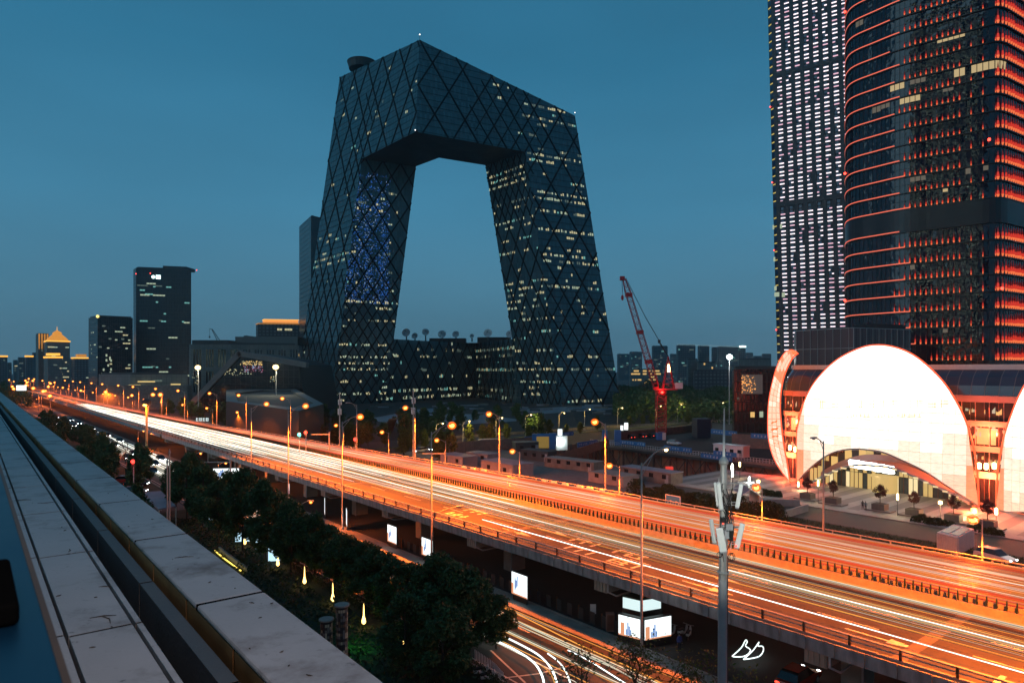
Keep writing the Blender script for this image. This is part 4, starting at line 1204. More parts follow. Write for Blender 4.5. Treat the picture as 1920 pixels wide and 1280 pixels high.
# ---------------- round cornered tower with red lights
RT = thing("red_lit_tower", "round cornered glass tower ringed with glowing red lines and flame shaped red uplight glow", "skyscraper", (115, 200, 0))
def px2(px, Y): return Vector(((px - 960) / FPX * Y, Y, 0))
fd = Vector((0.754, -0.657, 0)); rd = Vector((0.845, 0.535, 0))
s1 = Vector((105.5, 185, 0)); s2 = s1 + fd * 19.4
ctl = [px2(1597, 226), px2(1588.5, 213), px2(1587, 205), px2(1592, 199.5), px2(1606, 195.6), px2(1640, 191), s1, s1 + fd * 7, s1 + fd * 14, s2, s2 + Vector((1.9, -0.75, 0)), s2 + Vector((3.9, -0.1, 0)), s2 + Vector((5.9, 1.0, 0)),
       s2 + Vector((5.9, 1.0, 0)) + rd * 12, s2 + Vector((5.9, 1, 0)) + rd * 26, s2 + Vector((5.9, 1, 0)) + rd * 40, s2 + Vector((5.9, 1, 0)) + rd * 43 + Vector((0, 5, 0))]
cv = smooth(ctl, 12)
PW = 1.25                                              # resample to even panes
pl_ = [cv[0]]; acc = 0.0
for a_, b_ in zip(cv, cv[1:]):
    d_ = (b_ - a_).length; pos = 0.0
    while acc + d_ - pos >= PW:
        pos += PW - acc; acc = 0.0; pl_.append(a_ + (b_ - a_) * (pos / d_))
    acc += d_ - pos
NRM = []
for i in range(len(pl_)):
    d_ = (pl_[min(i + 1, len(pl_) - 1)] - pl_[max(i - 1, 0)]).normalized(); NRM.append(Vector((d_.y, -d_.x, 0)))
def apx(i): return 960 + FPX * pl_[i].x / pl_[i].y
i_strip = next(i for i in range(20, len(pl_)) if apx(i) > 1692)
i_corner = next(i for i in range(i_strip, len(pl_)) if (pl_[i] - s2).dot(fd) > 1.0 and apx(i) > 1850)
MT['tower_glass'] = facade("red_tower_glass", (0.010, 0.018, 0.034), (0.004, 0.005, 0.008), PW, 4.35, 0.10, rough=0.012, var=0.35, wav=0.5)
MT['spandrel'] = M("spandrel", (0.012, 0.012, 0.016), 0.35, var=0.2, scale=0.4)
zf = [39.7 + 4.35 * k for k in range(-4, 6)] + [39.7 + 4.35 * 5 + 6.1 + 4.35 * k for k in range(0, 20)]
zmech = (39.7 + 4.35 * 5, 39.7 + 4.35 * 5 + 6.1)
TZ0, TZ1 = 0.0, zf[-1]
mb = MB(); n_ = len(pl_)
back = [pl_[-1] + Vector((-6, 26, 0)), pl_[0] + Vector((30, 24, 0))]
zz = [0.0] + zf
for za, zb in zip(zz, zz[1:]):
    for i in range(n_ - 1):
        mb.face([pl_[i] + RZ * za, pl_[i + 1] + RZ * za, pl_[i + 1] + RZ * zb, pl_[i] + RZ * zb], uv=[(i * PW, za), ((i + 1) * PW, za), ((i + 1) * PW, zb), (i * PW, zb)])
mb.build("glass_wall", MT['tower_glass'], RT)
mb = MB()
for a_, b_ in ((pl_[-1], back[0]), (back[0], back[1]), (back[1], pl_[0])): mb.face([a_, b_, b_ + RZ * TZ1, a_ + RZ * TZ1])
mb.face([p + RZ * TZ1 for p in pl_] + [b + RZ * TZ1 for b in back]); mb.build("core_wall", MT['spandrel'], RT)
def ring(mb, z0, z1, d0, d1, ia=0, ib=None):
    ib = len(pl_) - 1 if ib is None else ib
    vs = []; 
    for i in range(ia, ib + 1):
        p, n = pl_[i], NRM[i]; vs += [p + n * d0 + RZ * z0, p + n * d1 + RZ * z0, p + n * d1 + RZ * z1, p + n * d0 + RZ * z1]
    fs = []
    for i in range(ib - ia):
        a_, b_ = i * 4, i * 4 + 4
        fs += [(a_ + k, a_ + (k + 1) % 4, b_ + (k + 1) % 4, b_ + k) for k in range(4)]
    fs += [(0, 3, 2, 1), tuple(range(len(vs) - 4, len(vs)))]
    mb.mesh(vs, fs)
for z in zf:
    mb = MB(); ring(mb, z - 0.28, z, 0.0, 0.42); mb.build("floor_ring", MT['spandrel'], RT)
mb = MB(); ring(mb, zmech[0], zmech[1] - 0.3, 0.0, 0.30); mb.build("plant_floor_band", MT['spandrel'], RT)
mb = MB()
for i in range(2, n_ - 1):
    if (pl_[i].y < 215): mb.obox(pl_[i] - Vector((0.03, 0, 0)), (pl_[i + 1] - pl_[i]).normalized() * 0.06, -NRM[i] * -0.12, RZ * TZ1)
mb.build("mullions", MT['spandrel'], RT, kind="stuff")
MT['red_line'] = EM("red_line_light", (1.0, 0.17, 0.09), 1.0)
for z in zf:
    if z < 28: continue
    ie = i_strip + rb_.randrange(-1, 2) + int((60 - z) / 22)
    ie = max(24, min(ie, i_strip + 2))
    mb = MB(); ring(mb, z + 0.01, z + 0.27, 0.05, 0.46, 6, ie); mb.build("red_light_line", MT['red_line'], RT)
# glow of the red uplights, built as glowing flame shapes on every floor ring
MT['flame'] = [EM("red_uplight_glow_foot", (1.0, 0.19, 0.06), 0.95), EM("red_uplight_glow_body", (1.0, 0.05, 0.02), 0.62), EM("red_uplight_glow_tip", (0.62, 0.018, 0.012), 0.22)]
fls = [MB(), MB(), MB()]
def flame(p, n, d, w, h):  # one flame shaped patch of red uplight glow
    o = p + n * 0.30; a_ = d * w / 2
    lv_ = [(0.0, 0.55), (0.22, 1.0), (0.55, 0.62), (1.0, 0.06)]
    for (h0, w0), (h1, w1), mb in zip(lv_, lv_[1:], fls):
        mb.mesh([o - a_ * w0 + RZ * h * h0, o + n * w * w0 * 0.5 + RZ * h * h0, o + a_ * w0 + RZ * h * h0, o - a_ * w1 + RZ * h * h1, o + n * w * w1 * 0.5 + RZ * h * h1, o + a_ * w1 + RZ * h * h1], [(0, 1, 4, 3), (1, 2, 5, 4)])
for z in zf:
    if z > 150 or abs(z - zmech[0]) < 0.1: continue
    if z < 30:
        i0 = i_strip + 5
    else: i0 = i_strip + rb_.randrange(-1, 2) + (int((60 - z) / 9) * -1 if z < 60 else 0)
    i = max(i0, 30)
    while i < i_corner + 1:
        d_ = (pl_[i + 1] - pl_[i]).normalized(); fr_ = (i - i0) / (i_corner - i0)
        if fr_ < 0.66 or i % 2 == 0:
            flame(pl_[i] + RZ * z, NRM[i], d_, rb_.uniform(0.30, 0.44) * (0.8 if fr_ > 0.66 else 1), rb_.uniform(1.5, 2.3) + (0.5 if z < 60 else 0))
        i += 1
    i = i_corner
    while i < n_ - 2:          # close set glow shapes round the corner and on the right face
        for sub in (0.5,):
            p = pl_[i] + (pl_[i + 1] - pl_[i]) * sub; d_ = (pl_[i + 1] - pl_[i]).normalized()
            flame(p + RZ * z, NRM[i], d_, 0.85, rb_.uniform(2.8, 3.7))
        i += 1
for mb, m, nm in zip(fls, MT['flame'], ('red_glow_foot', 'red_glow_body', 'red_glow_tip')): mb.build(nm, m, RT, kind="stuff")
# lit rooms in the red tower
MT['room_gold'] = EM("gold_room", (1.0, 0.74, 0.36), 0.52); MT['room_dim'] = EM("dim_room", (0.75, 0.62, 0.45), 0.16)
mbg, mbd = MB(), MB()
def room(pxa, pxb, py, mb, h=1.5, top=True):
    ia = next((i for i in range(12, n_) if apx(i) > pxa), n_ - 2); ib = next((i for i in range(ia, n_) if apx(i) > pxb), n_ - 2)
    z_ = 24.5 + (HOR - py) * pl_[(ia + ib) // 2].y / FPX
    z_ = max((z for z in zf if z < z_ + 2.0), default=40)
    z_ += 4.35 - 0.45 - h
    for i in range(ia, ib):
        if rb_.random() < 0.93: mb.face([pl_[i] + NRM[i] * 0.06 + RZ * z_, pl_[i] + NRM[i] * 0.06 + (pl_[i + 1] - pl_[i]) * 0.9 + RZ * z_, pl_[i] + NRM[i] * 0.06 + (pl_[i + 1] - pl_[i]) * 0.9 + RZ * (z_ + h), pl_[i] + NRM[i] * 0.06 + RZ * (z_ + h)])
for a_, b_, y, m, h in ((1786, 1885, 160, 'g', 2.0), (1752, 1805, 88, 'g', 0.7), (1630, 1645, 215, 'd', 1.6), (1650, 1668, 208, 'd', 1.2), (1666, 1690, 194, 'g', 1.6), (1676, 1722, 224, 'g', 1.5), (1706, 1730, 190, 'd', 1.2), (1762, 1785, 192, 'd', 0.8),
                        (1612, 1617, 265, 'd', 2.4), (1805, 1818, 330, 'd', 1.4), (1843, 1862, 325, 'd', 1.2), (1706, 1728, 348, 'd', 1.2), (1600, 1612, 60, 'd', 1.5), (1700, 1712, 515, 'd', 1.2), (1760, 1768, 370, 'g', 0.8), (1712, 1720, 632, 'g', 1.2), (1765, 1772, 635, 'd', 1.0)):
    room(a_, b_, y, mbg if m == 'g' else mbd, h)
mbg.build("lit_window", MT['room_gold'], RT, kind="stuff"); mbd.build("dim_window", MT['room_dim'], RT, kind="stuff")
mb = MB()
for x, y in ((1854, 263), (1866, 541), (1588, 22), (1588, 325), (1588, 563)):
    i = next(i for i in range(14, n_) if apx(i) > x); mb.ball(pl_[i] + NRM[i] * 0.6 + RZ * (24.5 + (HOR - y) * pl_[i].y / FPX), 0.4, 0.4, 0.4, 6, 4)
mb.build("warning_lamp", MT['red_dot'], RT, kind="stuff")

# ---------------- low block with ribbed glass on the podium roof
def facing_block(name, lab, cat, xs, Ys, py_top, zb, mat, uvs=1.0, depth=14):
    pass
LBk = thing("roof_block", "low reddish ribbed block on the podium roof below the light bar tower", "rooftop block", (75, 160, 26))
b0, b1, b2 = px2(1493, 172), px2(1600, 158), px2(1708, 166)
zt_ = 24.5 + (691 - 616) * 163 / FPX
MT['rib'] = facade("ribbed_metal", (0.09, 0.06, 0.065), (0.02, 0.012, 0.014), 2.1, 50, 0.25, rough=0.4, var=0.15)
mb = MB(); tot = 0
for a_, b_ in ((b0, b1), (b1, b2)):
    L_ = (b_ - a_).length
    mb.face([a_ + RZ * 25, b_ + RZ * 25, b_ + RZ * zt_, a_ + RZ * zt_], uv=[(tot, 0), (tot + L_, 0), (tot + L_, 12), (tot, 12)]); tot += L_
b3 = b2 + Vector((4, 18, 0)); b4 = b0 + Vector((6, 16, 0))
mb.face([b2 + RZ * 25, b3 + RZ * 25, b3 + RZ * zt_, b2 + RZ * zt_], uv=[(0, 0), (18, 0), (18, 12), (0, 12)])
mb.face([b4 + RZ * 25, b0 + RZ * 25, b0 + RZ * zt_, b4 + RZ * zt_], uv=[(0, 0), (18, 0), (18, 12), (0, 12)])
mb.face([b0 + RZ * zt_, b1 + RZ * zt_, b2 + RZ * zt_, b3 + RZ * zt_, b4 + RZ * zt_], uv=[(0, 0)] * 5); mb.build("wall", MT['rib'], LBk)
mb = MB()
for a_, b_ in ((b0, b1), (b1, b2)):
    L_ = (b_ - a_).length; d_ = (b_ - a_) / L_; nn = Vector((d_.y, -d_.x, 0)); k = 0
    for zz_ in (zt_ - 0.15, zt_ - 4.8): mb.obox(a_ + RZ * zz_, b_ - a_, nn * 0.14, RZ * 0.12)
    while k < L_: mb.obox(a_ + d_ * k + RZ * 25, d_ * 0.08, nn * 0.14, RZ * (zt_ - 25)); k += 2.1
mb.build("ribs", MT['steel'], LBk, kind="stuff")
mb = MB(); c0, c1 = px2(1630, 160), px2(1706, 165)
mb.prism([c0 + Vector((0, 1.2, zt_)), c1 + Vector((-0.3, 1.2, zt_)), c1 + Vector((0, 8, zt_)), c0 + Vector((0, 8, zt_))], (0, 0, 1.1)); mb.build("roof_screen", MT['rib'], LBk)

# ---------------- podium: stacked glass storeys behind three glowing shells
PP = 145.5            # p of the podium glass
PD = thing("podium", "curved glass shop podium with stacked storeys behind the glowing white shells", "building", F(PP, -55, 0))
MT['pod_glass'] = facade("podium_glass", (0.018, 0.022, 0.028), (0.05, 0.035, 0.03), 2.2, 60, 0.14, rough=0.12, var=0.3)
MT['pod_band'] = M("podium_band", (0.34, 0.26, 0.25), 0.6, var=0.15, scale=0.5)
MT['roof_glass'] = facade("roof_glass", (0.05, 0.075, 0.12), (0.16, 0.15, 0.16), 2.2, 8.5, 0.14, rough=0.12, var=0.3)
def pod_p(q):         # the podium front bends away at its left end
    return PP + (0 if q > -79 else ((-79 - q) ** 1.7) * 0.5)
PQ = [-83.6, -83, -82, -81, -80, -78] + [-78 + 5 * k for k in range(1, 26)]
levels = [(0.0, 4.6, 'g'), (4.6, 5.8, 'b'), (5.8, 9.4, 'g'), (9.4, 10.4, 'b'), (10.4, 14.0, 'g'), (14.0, 15.0, 'b'), (15.0, 18.4, 'g'), (18.4, 19.6, 'b')]
mbg, mbb = MB(), MB()
for za, zb, k in levels:
    if k == 'g':
        for qa, qb in zip(PQ, PQ[1:]):
            mbg.face([F(pod_p(qa), qa, za), F(pod_p(qb), qb, za), F(pod_p(qb), qb, zb), F(pod_p(qa), qa, zb)], uv=[(qa + 200, za), (qb + 200, za), (qb + 200, zb), (qa + 200, zb)])
    else:
        vs, fs = [], []
        for q in PQ: vs += [F(pod_p(q) - 0.7, q, za), F(pod_p(q) + 0.1, q, za), F(pod_p(q) + 0.1, q, zb), F(pod_p(q) - 0.7, q, zb)]
        for i in range(len(PQ) - 1):
            a_, b_ = 4 * i, 4 * i + 4; fs += [(a_ + j, b_ + j, b_ + (j + 1) % 4, a_ + (j + 1) % 4) for j in range(4)]
        fs += [(0, 1, 2, 3), tuple(range(len(vs) - 1, len(vs) - 5, -1))]
        m2 = MB(); m2.mesh(vs, fs); m2.build("storey_band", MT['pod_band'], PD)
mbg.build("glass_wall", MT['pod_glass'], PD)
# sloping glass roof rolled back above the top band
mb = MB(); prof = [(0.0, 19.6), (0.5, 21.4), (1.6, 23.0), (3.4, 24.3)]
for (d0, z0_), (d1, z1_) in zip(prof, prof[1:]):
    for qa, qb in zip(PQ, PQ[1:]):
        mb.face([F(pod_p(qa) + d0, qa, z0_), F(pod_p(qb) + d0, qb, z0_), F(pod_p(qb) + d1, qb, z1_), F(pod_p(qa) + d1, qa, z1_)], uv=[(qa + 200, z0_ - 19.6), (qb + 200, z0_ - 19.6), (qb + 200, z1_ - 19.6), (qa + 200, z1_ - 19.6)])
mb.build("sloping_glass_roof", MT['roof_glass'], PD)
vs, fs = [], []
for q in PQ: vs += [F(pod_p(q) + 3.2, q, 24.3), F(pod_p(q) + 5, q, 24.3), F(pod_p(q) + 5, q, 25.3), F(pod_p(q) + 3.2, q, 25.3)]
for i in range(len(PQ) - 1):
    a_, b_ = 4 * i, 4 * i + 4; fs += [(a_ + j, b_ + j, b_ + (j + 1) % 4, a_ + (j + 1) % 4) for j in range(4)]
m2 = MB(); m2.mesh(vs, fs); m2.build("roof_edge", MT['white_paint'], PD)
mb = MB()
mb.face([F(pod_p(q) + 5, q, 24.9) for q in PQ] + [F(175, 46, 24.9), F(175, -83, 24.9)])
mb.face([F(pod_p(-83.6), -83.6, 0), F(pod_p(-83.6), -83.6, 24.3), F(178, -83.6, 24.3), F(178, -83.6, 0)])
mb.build("roof", MT['concrete_dark'], PD)
mb = MB()             # mullions standing proud of the storeys
q = -98.0
while q < 40:
    if q > -83: mb.rbox(pod_p(q) - 0.14, q - 0.05, 0, pod_p(q) - 0.01, q + 0.05, 19.6)
    q += 2.2
mb.build("mullions", MT['pod_band'], PD, kind="stuff")
# lit shop rooms in the gaps between the shells
MT['room_amber'] = EM("amber_room", (1.0, 0.62, 0.20), 0.8)
def podq(px, z, p=PP):   # q for a column at height z
    best = None
    for i in range(900):
        q = -110 + 0.2 * i; v = F(p, q)
        if v.y < 5: continue
        e = abs(960 + FPX * v.x / v.y - px)
        if best is None or e < best[0]: best = (e, q)
    return best[1]
mba = MB()
for xa, xb, z0_, z1_ in ((1831, 1868, 10.7, 13.7), (1466, 1480, 11.0, 13.8), (1484, 1492, 10.8, 13.6)):
    qa, qb = podq(xa, 0), podq(xb, 0); q = qa
    while q < qb:
        mba.face([F(pod_p(q) - 0.05, q, z0_), F(pod_p(q) - 0.05, min(q + 1.9, qb), z0_), F(pod_p(q) - 0.05, min(q + 1.9, qb), z1_), F(pod_p(q) - 0.05, q, z1_)]); q += 2.2
mba.build("lit_shop_window", MT['room_amber'], PD, kind="stuff")
mbp = {k: MB() for k in ('win_pale', 'room_amber', 'red_dot', 'bulb_cool')}
for i in range(90):
    z_ = rb_.choice((16.2, 15.6, 11.2, 12.8, 7.0)) + rb_.random(); q = rb_.choice((podq(rb_.uniform(1780, 1900), 0), podq(rb_.uniform(1465, 1510), 0)))
    k = rb_.choices(('win_pale', 'room_amber', 'win_pale'), (3, 3, 1))[0]; w_ = rb_.choice((0.15, 0.3, 0.5))
    mbp[k].face([F(pod_p(q) - 0.06, q, z_), F(pod_p(q) - 0.06, q + w_, z_), F(pod_p(q) - 0.06, q + w_, z_ + rb_.uniform(0.2, 1.2)), F(pod_p(q) - 0.06, q, z_ + 0.5)])
for k, b_ in mbp.items():
    if b_.v: b_.build("shop_light", MT[k], PD, kind="stuff")
# --- shells
MT['shell'] = [EM("shell_panel_a", (1.0, 0.92, 0.84), 1.9, 'AUTO'), EM("shell_panel_b", (1.0, 0.88, 0.76), 1.5, 'AUTO'), EM("shell_panel_c", (1.0, 0.77, 0.60), 1.28, 'AUTO'), EM("shell_panel_d", (1.0, 0.64, 0.45), 1.16, 'AUTO'), EM("shell_panel_e", (1.0, 0.36, 0.17), 0.95, 'AUTO')]
for i_, m in enumerate(MT['shell']):       # woven membrane: fine bright and dull threads in the glow
    nt = m.node_tree; b = nt.nodes["Principled BSDF"]; es = b.inputs["Emission Strength"].default_value
    tc = nt.nodes.new("ShaderNodeTexCoord"); mp = nt.nodes.new("ShaderNodeMapping"); mp.inputs["Scale"].default_value = (0.6, 0.6, 1.6)
    nz = nt.nodes.new("ShaderNodeTexNoise"); nz.inputs["Scale"].default_value = 2.2; nz.inputs["Detail"].default_value = 4
    mr = nt.nodes.new("ShaderNodeMapRange"); mr.inputs["From Min"].default_value = 0.3; mr.inputs["From Max"].default_value = 0.7
    mr.inputs["To Min"].default_value = es * 0.86; mr.inputs["To Max"].default_value = es * 1.12
    nt.links.new(tc.outputs["Object"], mp.inputs[0]); nt.links.new(mp.outputs[0], nz.inputs["Vector"]); nt.links.new(nz.outputs["Fac"], mr.inputs["Value"]); nt.links.new(mr.outputs[0], b.inputs["Emission Strength"])
MT['shell_back'] = EM("shell_seam_glow", (1.0, 0.22, 0.05), 1.0, 'AUTO')
MT['shell_rim'] = EM("shell_rim_light", (1.0, 0.10, 0.03), 1.6)
def on_p(px, py, p):          # pixel ray to the vertical sheet at constant p
    r = ray(px, py); t = p / (CT * r.x + ST * r.y); v = EYE + r * t
    return pq(v)[1], v.z
def shell(label, outer, inner, p0, bulge, nc, nrow, lvl, p_of=None, lab_group=None):
    """outer, inner: pixel polylines from one tip to the other; columns of panels between them"""
    O_ = [on_p(x, y, p0) for x, y in outer]; I_ = [on_p(x, y, p0) for x, y in inner]
    qa, qb = max(min(o[0] for o in O_), min(o[0] for o in I_)), min(max(o[0] for o in O_), max(o[0] for o in I_))
    def yat(P_, q, top):
        zs = []
        for (q0, z0_), (q1, z1_) in zip(P_, P_[1:]):
            if min(q0, q1) - 1e-9 <= q <= max(q0, q1) + 1e-9 and abs(q1 - q0) > 1e-9: zs.append(z0_ + (z1_ - z0_) * (q - q0) / (q1 - q0))
        return (max(zs) if top else min(zs)) if zs else None
    c = F(p0, (qa + qb) / 2, 0)
    t = thing("glowing_shell", label, "light shell", c)
    ztop = max(z for _, z in O_); hw = (qb - qa) / 2; qm = (qa + qb) / 2
    def P3(q, z, d=0.0):
        a_ = min(1, abs((q - qm) / hw)); zo = yat(O_, min(max(q, qa + 1e-3), qb - 1e-3), True) or ztop
        b_ = min(1, max(0, z / max(zo, 1e-3)))
        return F(p0 - bulge * (1 - a_ ** 2) * (1 - b_ ** 2) - d, q, z)
    rows = [ztop * k / nrow for k in range(nrow + 1)]
    back = MB(); g = 0.05
    for i in range(nc):
        q0, q1 = qa + (qb - qa) * i / nc, qa + (qb - qa) * (i + 1) / nc
        e0, e1 = max(q0, qa + 1e-3), min(q1, qb - 1e-3)
        t0, t1, b0_, b1_ = yat(O_, e0, True), yat(O_, e1, True), yat(I_, e0, False), yat(I_, e1, False)
        b0_ = max(b0_, 0); b1_ = max(b1_, 0)
        back.face([P3(e0, b0_), P3(e1, b1_), P3(e1, t1), P3(e0, t0)][:4])
        for k in range(nrow):
            za, zb = rows[k], rows[k + 1]
            poly = [(e0 + g / 2, za + g / 2), (e1 - g / 2, za + g / 2), (e1 - g / 2, zb - g / 2), (e0 + g / 2, zb - g / 2)]
            for sgn, y0_, y1_ in ((1, t0, t1), (-1, b0_, b1_)):      # trim to the outline
                out = []
                fd_ = lambda v: sgn * (y0_ + (y1_ - y0_) * (v[0] - e0) / (e1 - e0) - v[1])
                for A_, B_ in zip(poly, poly[1:] + poly[:1]):
                    fa_, fb_ = fd_(A_), fd_(B_)
                    if fa_ >= 0: out.append(A_)
                    if fa_ * fb_ < 0:
                        tt = fa_ / (fa_ - fb_); out.append((A_[0] + (B_[0] - A_[0]) * tt, A_[1] + (B_[1] - A_[1]) * tt))
                poly = out
                if len(poly) < 3: break
            if len(poly) < 3: continue
            ar = abs(sum(A_[0] * B_[1] - B_[0] * A_[1] for A_, B_ in zip(poly, poly[1:] + poly[:1]))) / 2
            if ar < 0.02: continue
            m = lvl((q0 + q1) / 2, (za + zb) / 2, (q0 + q1) / 2 - qm, hw, ztop)
            mb = MB(); d_ = 0.10; n = len(poly)
            mb.mesh([P3(q, z, d_) for q, z in poly] + [P3(q, z, 0.02) for q, z in poly], [tuple(range(n))] + [(n + j, n + (j + 1) % n, (j + 1) % n, j) for j in range(n)])
            mb.build("panel", MT['shell'][m], t)
    # subdivide the backing along z so it follows the curve
    mb = MB()
    for i in range(nc):
        q0, q1 = max(qa + (qb - qa) * i / nc, qa + 1e-3), min(qa + (qb - qa) * (i + 1) / nc, qb - 1e-3)
        t0, t1, b0_, b1_ = yat(O_, q0, True), yat(O_, q1, True), max(yat(I_, q0, False), 0), max(yat(I_, q1, False), 0)
        for k in range(8):
            z00, z01, z10, z11 = b0_ + (t0 - b0_) * k / 8, b0_ + (t0 - b0_) * (k + 1) / 8, b1_ + (t1 - b1_) * k / 8, b1_ + (t1 - b1_) * (k + 1) / 8
            mb.face([P3(q0, z00, -0.05), P3(q1, z10, -0.05), P3(q1, z11, -0.05), P3(q0, z01, -0.05)])
    o_ = mb.build("backing", MT['shell_back'], t)
    rim = [P3(min(max(q, qa + 1e-3), qb - 1e-3), z, 0.02) for q, z in O_]
    mb = MB(); mb.path(smooth(rim, 4), 0.16, 5); mb.build("rim_light", MT['shell_rim'], t, smooth=True)
    rim = [P3(min(max(q, qa + 1e-3), qb - 1e-3), max(z, 0), 0.05) for q, z in I_]
    mb = MB(); mb.path(smooth(rim, 4), 0.17, 6); mb.build("arch_rib", MT['pod_band'], t, smooth=True)
    return t
outer = [(1494, 907), (1492.6, 860), (1493, 822), (1497, 787), (1506, 758), (1523, 723), (1549.5, 691), (1579, 668), (1616.6, 651), (1646, 646.6), (1675, 650), (1707, 662), (1736, 682.5), (1768, 714.5), (1791.5, 749.5), (1809, 784.5), (1820.6, 819.5), (1829.4, 860), (1834, 910), (1835, 948)]
inner = [(1494, 907), (1511.6, 886.5), (1541, 863), (1570, 847), (1605, 840), (1637, 841), (1666, 846), (1695, 858), (1739, 880), (1777, 907), (1809, 930), (1835, 948)]
def lv(q, z, dq, hw, zt):
    e = abs(dq) / hw; v = z / zt
    k = 3.2 - 4.2 * v + 0.9 * e * e + 0.22 * sin(q * 0.8 + 2 * sin(z * 0.35)) * cos(z * 0.5 + q * 0.22) + rb_.uniform(-0.12, 0.12)
    if 1 - e < 0.10 and v < 0.7: k += 1.2
    return max(0, min(4, int(k)))
S1 = shell("large white hot glowing shell arching over the shop entrance, centre of the three", outer, inner, 140.0, 2.6, 19, 16, lv)
outer3 = [(1868, 955), (1869, 900), (1874, 860), (1884, 815), (1897, 775), (1915, 733), (1940, 695), (1975, 665), (2010, 655), (2050, 662), (2085, 690), (2115, 740), (2130, 820), (2135, 900), (2136, 1010)]
inner3 = [(1868, 955), (1890, 960), (1920, 958), (1960, 960), (2040, 975), (2136, 1010)]
S3 = shell("glowing white shell cut off by the edge of the picture beside the red lit gap", outer3, inner3, 140.0, 2.0, 15, 15, lv)
# the end shell turns round the corner: it is seen edge on, so it is built as a strip from its own two edges
def end_shell():
    Lp = [(1482, 904), (1462, 878), (1449, 853), (1441, 820), (1440, 785), (1442, 750), (1449, 715), (1459, 682), (1472, 661), (1484, 656), (1494, 660)]
    Rp = [(1482, 905), (1480, 896), (1476, 868), (1469, 830), (1464, 785), (1463, 755), (1465, 730), (1470, 706), (1478, 686), (1487, 670), (1497, 662)]
    t = thing("glowing_shell", "narrow orange shell seen edge on at the end of the podium, leftmost of the three", "light shell", F(141, -79, 0))
    YL = lambda k: 146.6 + 16 * sin(pi * min(1, k / 9.0)) * 0.6 + k * 0.5; YR = lambda k: 146.4 + 4 * sin(pi * k / 10) * 0.5
    L3 = [pt(x, y, YL(k)) for k, (x, y) in enumerate(Lp)]; R3 = [pt(x, y, YR(k)) for k, (x, y) in enumerate(Rp)]
    L3, R3 = smooth(L3, 3), smooth(R3, 3); n = min(len(L3), len(R3))
    cols = 3
    for i in range(n - 1):
        for c in range(cols):
            A_, B_ = L3[i] + (R3[i] - L3[i]) * (c + 0.06) / cols, L3[i] + (R3[i] - L3[i]) * (c + 0.94) / cols
            C_, D_ = L3[i + 1] + (R3[i + 1] - L3[i + 1]) * (c + 0.94) / cols, L3[i + 1] + (R3[i + 1] - L3[i + 1]) * (c + 0.06) / cols
            A_, B_, C_, D_ = A_ + (D_ - A_) * 0.04, B_ + (C_ - B_) * 0.04, C_ + (B_ - C_) * 0.04, D_ + (A_ - D_) * 0.04
            mb = MB(); nn = Vector((-0.5, -0.8, 0)) * 0.1
            mb.mesh([A_ + nn, B_ + nn, C_ + nn, D_ + nn, A_, B_, C_, D_], [(0, 1, 2, 3), (4, 0, 3, 7), (1, 5, 6, 2), (0, 4, 5, 1), (3, 2, 6, 7)])
            fr_ = i / n
            mb.build("panel", MT['shell'][rb_.choice((2, 3, 3)) if fr_ < 0.6 else rb_.choice((3, 4))], t)
    mb = MB()
    for i in range(n - 1): mb.face([L3[i], R3[i], R3[i + 1], L3[i + 1]])
    mb.build("backing", MT['shell_back'], t)
    mb = MB(); mb.path(L3, 0.16, 5); mb.path(R3, 0.16, 5); mb.build("rim_light", MT['shell_rim'], t, smooth=True, kind="stuff")
end_shell()
# pale underside rib of the end shell
# lettering on the main shell: faint golden characters, too small to read in the picture
MT['faint_gold'] = EM("faint_gold_letter", (1.0, 0.66, 0.30), 1.05)
sg = thing("shell_sign", "faint golden lettering across the middle of the largest glowing shell", "sign", F(136, -60, 14))
for row, (yy, n, h) in enumerate(((764, 11, 1.5), (782, 22, 0.7))):
    for k in range(n):
        x = 1535 + (1785 - 1535) * (k + 0.5) / n if row == 0 else 1590 + 140 * (k + 0.5) / n
        q, z = on_p(x, yy, 137.0)
        mb = MB(); rg = random.Random(k * 7 + row)
        for s_ in range(3 if row == 0 else 2):
            if rg.random() < 0.5: mb.rbox(136.95, q - h * 0.42, z + h * (0.1 + 0.35 * s_), 137.0, q + h * 0.42, z + h * (0.1 + 0.35 * s_) + 0.10)
            else: mb.rbox(136.94, q + h * (-0.3 + 0.3 * s_), z, 136.99, q + h * (-0.3 + 0.3 * s_) + 0.10, z + h)
        # sit the character just proud of the bulging panels
        hw_, qm_ = 17.0, -58.1
        mb.v = [tuple(Vector(v) - RN * 0.9) for v in mb.v]
        mb.build("character", MT['faint_gold'], sg)
